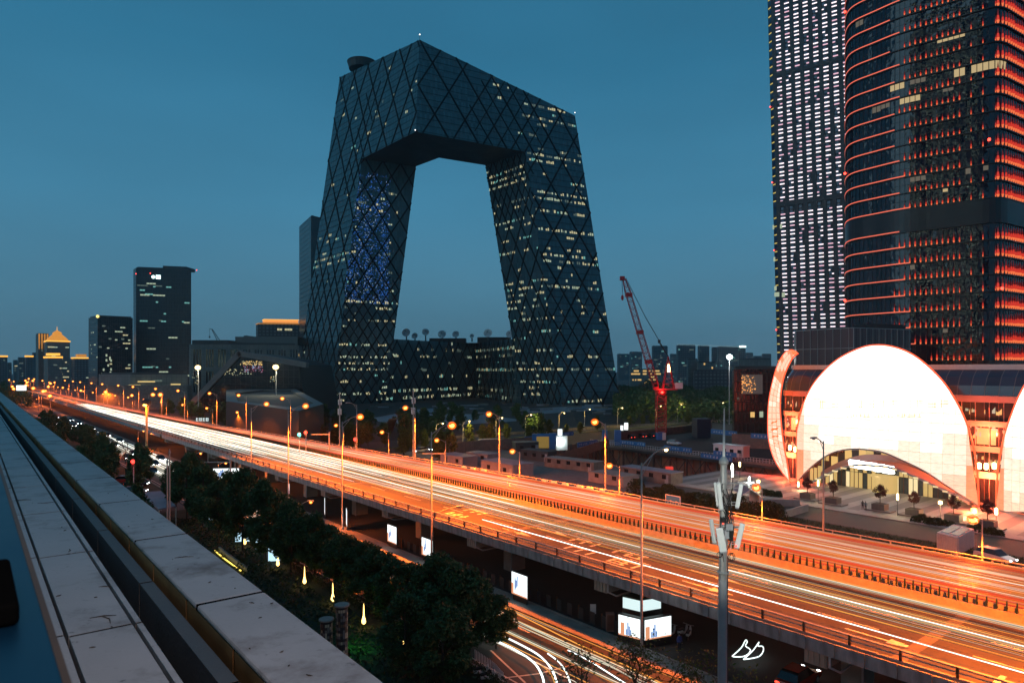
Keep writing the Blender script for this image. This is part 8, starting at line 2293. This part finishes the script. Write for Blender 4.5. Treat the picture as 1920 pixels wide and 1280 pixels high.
# --- people
def person(lab, loc, rz, hgt, shirt, trousers, pose=0, skin=(0.32, 0.2, 0.14)):
    vs = [(0, 0, .53), (0, 0.01, .63), (0, 0, .74), (0, 0, .81), (0, 0.005, .855), (0, 0.01, .90), (0, 0.01, .96)]
    rd_ = [.075, .07, .085, .06, .032, .055, .045]
    ed = [(0, 1), (1, 2), (2, 3), (3, 4), (4, 5), (5, 6)]
    for s_ in (-1, 1):
        st = s_ * pose
        b = len(vs); vs += [(s_ * .05, 0, .50), (s_ * .055, .04 * st, .28), (s_ * .058, .07 * st, .045), (s_ * .06, .07 * st - .06, .018)]; rd_ += [.058, .042, .028, .024]; ed += [(0, b), (b, b + 1), (b + 1, b + 2), (b + 2, b + 3)]
        b = len(vs); vs += [(s_ * .11, 0, .79), (s_ * .135, .02 - .02 * st, .64), (s_ * .13, -.03 - .04 * st, .50), (s_ * .13, -.04 - .04 * st, .44)]; rd_ += [.036, .030, .022, .020]; ed += [(2, b), (b, b + 1), (b + 1, b + 2), (b + 2, b + 3)]
    me = bpy.data.meshes.new("body"); me.from_pydata([tuple(c * hgt for c in v) for v in vs], ed, []); me.update()
    o = bpy.data.objects.new("person", me); COL.objects.link(o)
    for m in (M("trousers", trousers, 0.8), M("shirt", shirt, 0.8), M("skin", skin, 0.6)): me.materials.append(m)
    sk_ = o.modifiers.new("skin", 'SKIN'); 
    for i, r in enumerate(rd_): me.skin_vertices[0].data[i].radius = (r * hgt, r * hgt * 0.85)
    me.skin_vertices[0].data[0].use_root = True
    ss = o.modifiers.new("smooth", 'SUBSURF'); ss.levels = 1; ss.render_levels = 1
    dg = bpy.context.evaluated_depsgraph_get(); ev = bpy.data.meshes.new_from_object(o.evaluated_get(dg)); o.modifiers.clear(); o.data = ev
    if len(ev.materials) == 0:
        for m in me.materials: ev.materials.append(m)
    for p in ev.polygons:
        z = p.center.z / hgt; p.material_index = 0 if z < .53 else (2 if z > .845 or (z < .48 and abs(p.center.x) > .1 * hgt) else 1); p.use_smooth = True
    for p in ev.polygons:
        if abs(p.center.x) > .105 * hgt and p.center.z / hgt < .49: p.material_index = 2
    o.location = loc; o.rotation_euler = (0, 0, rz); tag(o, lab, "person")
    mb = MB(); mb.ball(Vector((0, 0.02 * hgt, 0.935 * hgt)), 0.058 * hgt, 0.062 * hgt, 0.05 * hgt, 10, 6); mb.build("hair", MT['black'], o, smooth=True, local=True)
    for s_ in (-1, 1):
        mb = MB(); mb.ball(Vector((s_ * .02 * hgt, -.048 * hgt, .905 * hgt)), .007 * hgt, .005 * hgt, .006 * hgt, 6, 4); mb.build("eye", MT['black'], o, local=True)
    return o
c = gz(1617.5, 955.5, 0.11); person("person in dark coat strolling on the plaza beside a planter", (c.x, c.y, 0.11), 2.6, 1.68, (0.03, 0.035, 0.04), (0.02, 0.022, 0.03), 0.8)
c = gz(1623, 956.5, 0.11); person("person in bluish jacket strolling close beside another on the plaza", (c.x, c.y, 0.11), 2.6, 1.62, (0.06, 0.09, 0.12), (0.03, 0.03, 0.04), -0.8)
c = gz(1274, 1222, 0.02); person("person in a blue coat standing in the dark near the kiosk", (c.x, c.y, 0.02), 0.4, 1.7, (0.05, 0.08, 0.30), (0.02, 0.02, 0.025), 0.3)
# --- scooters parked by the kiosk
def make_scooter(lab, paint):
    t = thing("scooter", lab, "scooter", (0, 0, 0), "scooters parked by the corner kiosk")
    for x in (-0.6, 0.62):
        mb = MB(); mb.tube(Vector((x, -0.05, 0.24)), Vector((x, 0.05, 0.24)), 0.24, n=12); mb.build("wheel", MT['rubber'], t)
    mb = MB(); mb.path([Vector((-0.7, 0, 0.55)), Vector((-0.3, 0, 0.5)), Vector((0.05, 0, 0.3)), Vector((0.4, 0, 0.32)), Vector((0.55, 0, 0.7)), Vector((0.5, 0, 0.95))], [0.16, 0.18, 0.12, 0.1, 0.12, 0.06], 8); mb.build("body", paint, t, smooth=True)
    mb = MB(); mb.box(Vector((-0.35, 0, 0.74)), 0.75, 0.28, 0.12); mb.build("seat", MT['black'], t)
    mb = MB(); mb.tube(Vector((0.62, 0, 0.3)), Vector((0.48, 0, 1.02)), 0.035, n=6); mb.tube(Vector((0.45, -0.33, 1.05)), Vector((0.45, 0.33, 1.05)), 0.025, n=6); mb.build("handlebar", MT['steel'], t, kind="stuff")
    mb = MB(); mb.ball(Vector((0.62, 0, 0.85)), 0.06, 0.09, 0.08, 8, 5); mb.build("headlight", MT['steel'], t)
    return t
sc_ = None
for i, (x, y, rz, lab) in enumerate(((1240, 1205, 0.9, "white scooter parked closest to the kiosk face"), (1249, 1199, 1.0, "scooter second from the kiosk face"), (1259, 1194, 0.8, "scooter third from the kiosk face"), (1281, 1192, 0.7, "scooter beside the pole further from the kiosk"), (1292, 1196, 1.1, "scooter furthest from the kiosk face"), (903, 1268, 0.5, "scooter parked behind the white railing by the dark trees"), (916, 1278, 0.6, "second scooter parked behind the white railing by the dark trees"))):
    c = gz(x, y, 0)
    if sc_ is None: sc_ = make_scooter(lab, MT['car_white']); sc_.location = c; sc_.rotation_euler = (0, 0, rz)
    else: dup(sc_, c, rz, lab, "scooters parked by the corner kiosk" if i < 5 else "scooters parked behind the white railing")
# plaza lamps
pl = ["tall glowing white light column beside the plaza lawn", "slim amber lantern behind the glowing light column", "low white lamp on the plaza edge", "bright amber globe lamp on the plaza edge", "slim amber lantern left of the first planter tree", "slim amber lantern between two red trees", "round warm lamp on a pole before the red trees", "bright orange lamp at the foot of the largest shell", "slim amber lantern by the cut off shell", "low amber lamp beside the edge on shell foot"]
for i, (x, yb, yt, m, r) in enumerate(((1373, 918, 872, 'bulb_white', 0.22), (1387, 895, 868, 'bulb_warm', 0.2), (1405, 904, 896, 'bulb_cool', 0.2), (1422, 920, 902, 'bulb_warm', 0.3), (1534, 942, 903, 'bulb_warm', 0.16), (1683, 966, 928, 'bulb_warm', 0.17), (1763, 976, 942, 'bulb_warm', 0.28), (1826, 972, 955, 'bulb', 0.4), (1868, 985, 955, 'bulb_warm', 0.2), (1497, 918, 905, 'bulb_warm', 0.16))):
    b = gz(x, yb, 0.1); zt = 0.1 + (yb - yt) * b.y / FPX
    t = thing("plaza_lamp", pl[i], "lamp post", b, "lamps around the plaza")
    mb = MB(); mb.tube(b, b + RZ * (zt - 0.3), 0.05, n=6); mb.build("pole", MT['dark_steel'], t)
    hh = 2.6 if i == 0 else (1.1 if r < 0.21 else r * 2)
    mb = MB(); mb.lathe([(r * 0.4, -hh / 2), (r, -hh * 0.42), (r, hh * 0.35), (r * 0.3, hh / 2)], b + RZ * (zt - hh / 2 + 0.2), 8); mb.build("lamp_glass", MT[m], t)
    lamp_light(t, Vector((0, -0.6, max(zt - 0.6, 0.8))), (240, 500, 2200)[1 if i == 0 else (2 if i == 7 else 0)], (1, 0.72, 0.32) if m != 'bulb_cool' else (0.9, 1, 0.95), 0.2)
# ================================================================== TREES AND BUSHES
rg = random.Random(77)
MT['leaf'] = M("dark_leaf", (0.038, 0.085, 0.028), 0.6, var=0.55, scale=1.2); MT['leaf_b'] = M("fresh_leaf", (0.070, 0.095, 0.020), 0.6, var=0.5, scale=1.4); MT['leaf_red'] = M("red_leaf", (0.085, 0.020, 0.022), 0.6, var=0.5, scale=2.0)
MT['needle'] = M("pine_needle", (0.020, 0.060, 0.030), 0.65, var=0.4, scale=2); MT['hedge'] = M("hedge_leaf", (0.035, 0.055, 0.020), 0.7, var=0.5, scale=1.5)
for k in ('leaf', 'leaf_b', 'leaf_red', 'hedge', 'needle'):
    b = MT[k].node_tree.nodes["Principled BSDF"]; b.inputs["Subsurface Weight"].default_value = 0.0; b.inputs["Specular IOR Level"].default_value = 0.25
def leaf(mb, c, s, r):
    n = Vector((r.gauss(0, 1), r.gauss(0, 1), r.gauss(0, 1) + 0.5)).normalized(); x = n.orthogonal().normalized()
    a_ = r.uniform(0, 6.28); y = n.cross(x); u, v = x * cos(a_) + y * sin(a_), y * cos(a_) - x * sin(a_)
    i = len(mb.v); mb.v += [tuple(c - u * s), tuple(c + v * s * 0.45 + n * s * 0.12), tuple(c + u * s), tuple(c - v * s * 0.45 + n * s * 0.12)]
    mb.f.append((i, i + 1, i + 2, i + 3)); mb.m.append(mb.mi)
def crown_pts(r, h, w, n, base=0.28, shape=0):
    """clumps in an uneven crown, leaves inside each clump"""
    cl = []
    nc = 26
    for k in range(nc):
        t = base + (1 - base) * ((k + r.random()) / nc)
        f_ = {0: sin(pi * min(1, (t - base) / (1 - base) * 0.86 + 0.12)), 1: 1.0 - 0.85 * (t - base) / (1 - base), 2: sin(pi * min(1, (t - base) / (1 - base) * 0.75 + 0.2))}[shape]
        a_ = r.uniform(0, 6.28); rr = w * f_ * sqrt(r.random()) * 0.85
        cl.append((Vector((rr * cos(a_), rr * sin(a_), h * t)), w * r.uniform(0.22, 0.42)))
    out = []
    for k in range(n):
        c, s = r.choice(cl)
        d_ = Vector((r.gauss(0, 1), r.gauss(0, 1), r.gauss(0, 0.8))); d_ = d_.normalized() * s * (r.random() ** 0.45)
        out.append(c + d_)
    return out, cl
def make_tree(name, lab, cat, h, w, n, ls, mat, seed, base=0.25, shape=0, tr=0.16, group=None):
    r = random.Random(seed); t = thing(name, lab, cat, (0, 0, 0), group)
    pts_, cl = crown_pts(r, h, w, n, base, shape)
    mb = MB(); mb.path([Vector((0, 0, 0)), Vector((r.uniform(-.1, .1), r.uniform(-.1, .1), h * 0.3)), Vector((r.uniform(-.25, .25), r.uniform(-.25, .25), h * 0.62)), Vector((0, 0, h * 0.92))], [tr, tr * 0.75, tr * 0.45, tr * 0.12], 7)
    for c, s in cl[::2]:
        z0_ = max(h * 0.18, c.z - h * 0.22); mb.path([Vector((0, 0, z0_)), Vector((c.x * 0.5, c.y * 0.5, (z0_ + c.z) / 2 + 0.1)), c], [tr * 0.34, tr * 0.22, tr * 0.07], 4)
    mb.build("trunk", MT['bark'], t, local=True)
    mb = MB()
    for p in pts_: leaf(mb, p, ls * r.uniform(0.6, 1.25), r)
    mb.build("crown", mat, t, local=True)
    return t
def bare_tree(name, lab, h, seed, mat, leaves=0, spread=1.0, r0=0.10, depth=5):
    r = random.Random(seed); t = thing(name, lab, "tree", (0, 0, 0)); mb = MB(); tips = []
    def grow(p, d, L_, rad, k):
        e = p + d * L_; mb.path([p, p + d * L_ * 0.5 + Vector((r.gauss(0, 1), r.gauss(0, 1), 0)) * L_ * 0.05, e], [rad, rad * 0.85, rad * 0.68], 5 if k > 2 else 4)
        if k == 0: tips.append(e); return
        for i in range(r.choice((2, 3, 3))):
            a_ = r.uniform(0, 6.28); x = d.orthogonal().normalized(); y = d.cross(x)
            nd = (d + (x * cos(a_) + y * sin(a_)) * r.uniform(0.45, 0.95) * spread + RZ * 0.12).normalized()
            grow(p + d * L_ * r.uniform(0.6, 1.0), nd, L_ * r.uniform(0.62, 0.85), rad * 0.62, k - 1)
    grow(Vector((0, 0, 0)), Vector((0.02, 0, 1)), h * 0.3, r0, depth)
    mb.build("trunk", MT['bark'], t, local=True)
    if leaves:
        mb = MB()
        for e in tips:
            for k in range(leaves): leaf(mb, e + Vector((r.gauss(0, .3), r.gauss(0, .3), r.gauss(0, .3))), 0.10, r)
        mb.build("crown", MT['leaf_b'], t, local=True)
    return t
# broad dark trees between the park strip and the service road
protos = [make_tree("roadside_tree", "x", "tree", 10.0, 3.3, 7500, 0.26, MT['leaf'], s, 0.2, sh, 0.17, "dark trees lining the service road") for s, sh in ((1, 0), (2, 2), (3, 0), (4, 2))]
used = [0, 0, 0, 0]
def put(k, loc, rz, sc, lab, P=protos, U=used, grp=None):
    if not U[k]:
        U[k] = 1; o = P[k]; o.location = loc; o.rotation_euler = (0, 0, rz); o.scale = (sc, sc, sc); o["label"] = lab
        if grp: o["group"] = grp
        return o
    return dup(P[k], loc, rz, lab, grp, sc)
# front row: (column, base row, crown top row)
rows = [(858, 1236, 1066, 1.0), (905, 1200, 1090, 0.75), (790, 1205, 1075, 0.85), (690, 1130, 1030, 0.9), (735, 1165, 1055, 0.85), (640, 1110, 1005, 0.85), (590, 1080, 968, 0.8), (500, 1052, 905, 1.1), (455, 1030, 885, 1.1), (545, 1075, 945, 1.0), (410, 1005, 905, 1.0), (350, 972, 855, 1.15), (330, 950, 868, 0.9), (380, 985, 875, 1.0),
        (760, 1255, 1120, 0.9), (830, 1290, 1140, 0.9), (650, 1098, 1008, 1.0), (720, 1140, 1042, 1.0), (775, 1165, 1062, 1.0), (560, 1058, 965, 1.0), (612, 1080, 988, 1.0), (820, 1205, 1045, 1.0), (880, 1228, 1075, 0.8), (685, 1118, 1022, 1.0), (930, 1215, 1120, 0.7), (525, 1035, 930, 1.0), (430, 1000, 890, 1.0)]
for i, (x, yb, yt, wsc) in enumerate(rows):
    b = gz(x, yb); hh = (yb - yt) * b.y / FPX; sc = hh / 10.0
    o = put(i % 4, b, rg.uniform(0, 6.28), sc, "%s dark leafy tree of the park strip counting back from the service road bend" % ORD[i])
    w_ = max(0.8, min(1.5, wsc / max(sc, 0.3) * 0.9)); o.scale = (sc * w_, sc * w_, sc)
# far part of the row, along the parapet towards the distance
P2 = [make_tree("street_tree", "x", "tree", 9.0, 3.4, 2600, 0.42, MT['leaf'], s, 0.15, 2, 0.17, "dark street trees receding beyond the parapet") for s in (11, 12, 13)]; U2 = [0, 0, 0]
q = -118.0; k = 0
while q > -520 and k < 49:
    for p in (22, 31.0):
        if -152 < q < -126 and p < 33: continue
        if k >= 49: break
        put(k % 3, F(p + rg.uniform(-2.5, 2.5), q + rg.uniform(-2, 2)), rg.uniform(0, 6.28), rg.uniform(0.55, 0.8), "%s dark street tree of the long row receding beyond the parapet" % ORD[k], P2, U2); k += 1
    q -= 8.0 + max(0, (-q - 200) * 0.03)
# bare branched tree by the junction and the twiggy crown at the bottom right
bt = bare_tree("bare_tree", "bare forked tree lit from behind at the junction corner", 8.5, 5, None, 0, 0.9, 0.14, 6); bt.location = gz(272, 878); 
bt3 = bare_tree("bare_tree", "bare twiggy tree among dark crowns before the junction", 8.0, 8, None, 0, 1.0, 0.12, 5); bt3.location = gz(235, 868)
bt4 = bare_tree("bare_tree", "bare twiggy tree furthest left at the junction verge", 8.0, 9, None, 0, 1.0, 0.12, 5); bt4.location = gz(200, 850)
bt2 = bare_tree("budding_tree", "wide budding twiggy treetop at the bottom edge below the kiosk", 6.6, 14, None, 2, 1.25, 0.10, 6); b = px2(1210, 47); bt2.location = b; bt2.scale = (1.5, 1.5, 1.12)
bt5 = bare_tree("budding_tree", "small budding treetop at the bottom edge left of the antenna mast", 5.2, 21, None, 3, 1.1, 0.08, 5); bt5.location = px2(1375, 44); bt5.scale = (1.4, 1.4, 1.4)
bt6 = bare_tree("budding_tree", "budding twigs at the bottom edge below the curving streaks", 5.2, 25, None, 3, 1.1, 0.08, 5); bt6.location = px2(1110, 46); bt6.scale = (1.4, 1.4, 1.35)
# young pine
def conifer(lab, h, w, n, seed):
    r = random.Random(seed); t = thing("young_pine", lab, "tree", (0, 0, 0)); mb = MB(); mb.tube(Vector((0, 0, 0)), Vector((0, 0, h)), 0.07, 0.01, 6); mb.build("trunk", MT['bark'], t, local=True); mb = MB()
    for k in range(n):
        z = h * (0.1 + 0.9 * r.random()); a_ = r.uniform(0, 6.28); L_ = w * (1 - z / h) ** 0.8 * r.uniform(0.4, 1.0) + 0.1
        for j in range(4):
            f_ = (j + 1) / 4; c = Vector((L_ * f_ * cos(a_), L_ * f_ * sin(a_), z + L_ * f_ * 0.55)); d_ = Vector((cos(a_), sin(a_), 0.8)).normalized()
            s_ = d_.orthogonal().normalized() * 0.03; i = len(mb.v); mb.v += [tuple(c - s_), tuple(c + s_), tuple(c + d_ * 0.30 + s_ * .2), tuple(c + d_ * 0.3 - s_ * .2)]; mb.f.append((i, i + 1, i + 2, i + 3)); mb.m.append(0)
    mb.build("crown", MT['needle'], t, local=True); return t
pn = conifer("young green pine with upswept branches at the bottom edge of the park strip", 4.6, 1.5, 1100, 3); pn.location = px2(752, 41)
# lit young trees beyond the site, along the cross street
P3_ = [make_tree("street_tree", "x", "tree", 7.0, 2.2, 1500, 0.36, MT['leaf_b'], s, 0.22, 0, 0.12, "young yellow lit trees along the cross street") for s in (31, 32)]; U3 = [0, 0]
ly = [(795, 842, 806), (880, 838, 797), (905, 833, 797), (920, 833, 795), (950, 826, 795), (990, 824, 798), (1030, 818, 787), (1062, 816, 795), (1088, 814, 792), (1120, 808, 780), (1180, 800, 780), (1205, 798, 778), (1222, 797, 776), (1290, 796, 770), (1330, 790, 768), (1345, 788, 765), (1362, 788, 764), (848, 845, 812), (815, 846, 815), (770, 842, 808), (722, 838, 800), (690, 836, 790)]
for i, (x, yb, yt) in enumerate(ly):
    b = gz(x, yb); sc = (yb - yt) * b.y / FPX / 7.0
    put(i % 2, b, rg.uniform(0, 6), max(0.5, sc), "%s young street tree from the far site corner along the cross street" % ORD[i], P3_, U3)
ll = make_lamp("cross_street_lamp", "x", "street lamp", "small lamps lighting the cross street trees", 6.5, 1.3, 0.25, stay=False, r0=0.08, r1=0.05, br=0.16, power=1500, bulb='bulb_warm', col=(1.0, 0.66, 0.16)); Ul = []
for i, (x, yb) in enumerate(((818, 846), (1048, 816), (930, 830), (1096, 806), (1230, 797), (1270, 793), (1348, 788), (868, 840), (985, 822), (1158, 802))):
    b = gz(x, yb); place_lamp(ll, Ul, b, rg.uniform(-0.4, 0.4), "%s small yellow lamp counted along the cross street trees" % ORD[i], 1.25)
# orange lit trees along the frontage road, left half
P4 = [make_tree("frontage_tree", "x", "tree", 7.5, 3.0, 1600, 0.42, MT['leaf_b'], s, 0.15, 2, 0.14, "orange lit trees along the frontage road") for s in (41, 42)]; U4 = [0, 0]
q = -150.0
for i in range(34):
    p = rg.choice((92, 94, 99, 108)) - max(0, (-q - 200) * 0.05); put(i % 2, F(p, q), rg.uniform(0, 6), rg.uniform(0.7, 1.1), "%s orange lit tree of the frontage road row going back from the site" % ORD[i], P4, U4); q -= rg.uniform(5, 11)
# dark woods behind the site and around the tower foot
mb = MB()
for i in range(26000):
    x = rg.uniform(1150, 1385); Y = rg.uniform(300, 640); top = 8 + 7 * (0.5 + 0.5 * sin(x * 0.11 + Y * 0.02)) * (0.6 + 0.4 * sin(x * 0.037))
    v = px2(x, Y); v.z = top * rg.random() ** 0.6; leaf(mb, v, rg.uniform(0.6, 1.3), rg)
tag(mb.build("woods", MT['leaf'], None, off=px2(1265, 450)), "dark mass of trees behind the crane and site", "woods", None, "stuff")
mb = MB()
for i in range(12000):
    x = rg.uniform(-60, 60); Y = rg.uniform(420, 700); v = px2(x, Y); v.z = (9 + 4 * sin(x * 0.2)) * rg.random() ** 0.6; leaf(mb, v, rg.uniform(0.6, 1.2), rg)
tag(mb.build("woods", MT['leaf'], None, off=px2(0, 520)), "dark distant trees above the parapet end", "woods", None, "stuff")
# dark bushes at the tower forecourt
PB = [make_tree("dark_tree", "x", "tree", 7.0, 2.8, 1100, 0.5, MT['leaf'], s, 0.12, 2, 0.14, "dark trees in the forecourt of the looped tower") for s in (51, 52)]; UB = [0, 0]
for i in range(30):
    x = rg.uniform(600, 1010); y = rg.uniform(785, 832)
    put(i % 2, gz(x, y), rg.uniform(0, 6), rg.uniform(0.7, 1.3), "%s dark tree scattered over the tower forecourt" % ORD[i], PB, UB)
# round bushes behind the far parapet
def make_bush(name, lab, w, h, n, ls, mat, seed, group):
    r = random.Random(seed); t = thing(name, lab, "bush", (0, 0, 0), group); mb = MB()
    for k in range(n):
        a_ = r.uniform(0, 6.28); z = r.random(); rr = w * sqrt(max(0, 1 - (z * 0.9) ** 2)) * (r.random() ** 0.3) * (0.85 + 0.2 * sin(3 * a_ + seed)); leaf(mb, Vector((rr * cos(a_), rr * sin(a_), h * z)), ls * r.uniform(0.6, 1.2), r)
    mb.build("leaves", mat, t, local=True); mb = MB()
    for k in range(5): a_ = k * 1.3; mb.tube(Vector((0, 0, 0)), Vector((w * 0.5 * cos(a_), w * 0.5 * sin(a_), h * 0.7)), 0.05, 0.015, 4)
    mb.build("stems", MT['bark'], t, local=True, kind="stuff"); return t
BU = [make_bush("round_bush", "x", 1.9, 2.6, 1100, 0.2, MT['hedge'], s, "round dark bushes behind the far parapet") for s in (1, 2)]; UU = [0, 0]
for i, (x, y) in enumerate(((1215, 935), (1232, 939), (1252, 940), (1272, 942), (1305, 948), (1325, 955), (1345, 958), (1380, 962), (1400, 972), (1415, 978), (1440, 975), (1455, 980), (1290, 950), (1195, 928))):
    put(i % 2, gz(x, y), rg.uniform(0, 6), rg.uniform(0.8, 1.25), "%s round dark bush behind the far parapet counting from the pit" % ORD[i], BU, UU)
# low hedge along the lawn, shrubs on the plaza
BS = [make_bush("low_shrub", "x", 0.7, 0.8, 420, 0.13, MT['hedge'], s, "low shrubs at the plaza edge") for s in (5, 6)]; US = [0, 0]
for i, (x, y) in enumerate(((1718, 978), (1730, 975), (1742, 982), (1757, 984), (1771, 985), (1783, 987), (1820, 995), (1832, 992), (1846, 1000), (1860, 1002), (1875, 1004), (1435, 928), (1447, 930), (1460, 931))):
    put(i % 2, gz(x, y, 0.05), rg.uniform(0, 6), rg.uniform(0.9, 1.5), "%s low shrub at the plaza edge counting from the third planter" % ORD[i], BS, US)
# grass blades on the lawn
mb = MB()
for i in range(16000):
    v = F(rg.uniform(91.5, 107), rg.uniform(-74, -26), 0.05); d_ = Vector((rg.uniform(-.08, .08), rg.uniform(-.08, .08), rg.uniform(0.12, 0.3))); s_ = Vector((rg.uniform(-.05, .05), rg.uniform(-.05, .05), 0)); i0 = len(mb.v)
    mb.v += [tuple(v - s_), tuple(v + s_), tuple(v + d_)]; mb.f.append((i0, i0 + 1, i0 + 2)); mb.m.append(0)
tag(mb.build("grass", MT['lawn'], None), "dark grass of the lawn between the deck and the plaza", "grass", None, "stuff")
# clipped hedge beside the service road, orange lit
hd = thing("hedge", "clipped low hedge between the tree strip and the service road", "hedge", F(32.6, -60)); mb = MB()
for i in range(9000):
    v = F(rg.uniform(31.8, 33.0), rg.uniform(-118, -36), 0.85 * rg.random() ** 0.7); leaf(mb, v, rg.uniform(0.08, 0.15), rg)
mb.build("leaves", MT['hedge'], hd)
# ground cover in the park strip
mb = MB()
for i in range(30000):
    p = rg.uniform(5, 31); q = rg.uniform(-120, -24); v = F(p, q, rg.random() ** 1.5 * 1.3 * (0.5 + 0.5 * sin(p * 0.9 + q * 0.5))); leaf(mb, v, rg.uniform(0.14, 0.30), rg)
tag(mb.build("undergrowth", MT['hedge'], None, off=F(18, -60)), "dark low undergrowth covering the park strip", "undergrowth", None, "stuff")
# planters with red leaved trees
RT_ = make_tree("red_tree", "x", "tree", 3.3, 1.35, 1500, 0.14, MT['leaf_red'], 61, 0.42, 0, 0.07, "red leaved trees in the plaza planters"); Ur = [0]
PLN = thing("planter", "x", "planter", (0, 0, 0), "square stone planters on the plaza")
mb = MB(); mb.box(Vector((0, 0, 0.12)), 4.2, 2.6, 0.24); mb.build("plinth", MT['pav_b'], PLN, local=True); mb = MB(); mb.prism([Vector((-1.05, -0.95, 0.241)), Vector((1.05, -0.95, 0.241)), Vector((1.05, 0.95, 0.241)), Vector((-1.05, 0.95, 0.241))], (0, 0, 1.0)); o = mb.build("box", MT['stone_dark'], PLN, local=True)
mb = MB(); mb.box(Vector((0, 0, 1.25)), 1.8, 1.6, 0.06); mb.build("soil", MT['soil'], PLN, local=True)
Up = [0]
pn_ = ["beside the edge on shell", "left of the strolling people", "right of the strolling people", "before the round vestibule doors", "next to the orange lamp", "by the cut off shell"]
for i, (x, y) in enumerate(((1514, 936), (1562, 945), (1650, 957), (1714, 967), (1788, 978), (1852, 990))):
    b = gz(x, y, 0.11)
    put(0, b, ROAD_ANG, 1.0, "square stone planter with a red leaved tree %s" % pn_[i], [PLN], Up)
    put(0, b + RZ * 1.15, rg.uniform(0, 6), 0.85 + 0.05 * (i % 3), "red leaved tree in the planter %s" % pn_[i], [RT_], Ur)
# ================================================================== EVENING HAZE
mb = MB(); mb.obox((-3600, -1500, -13.5), (9000, 0, 0), (0, 7000, 0), (0, 0, 275))
hz_m = bpy.data.materials.new("haze"); hz_m.use_nodes = True; nt = hz_m.node_tree; nt.nodes.remove(nt.nodes["Principled BSDF"])
pv = nt.nodes.new("ShaderNodeVolumePrincipled"); pv.inputs["Color"].default_value = (0.86, 0.92, 1, 1); pv.inputs["Density"].default_value = 0.00011; pv.inputs["Anisotropy"].default_value = 0.6
nt.links.new(pv.outputs[0], nt.nodes["Material Output"].inputs["Volume"])
tag(mb.build("haze", hz_m, None), "thin evening haze over the whole city", "haze", None, "stuff")
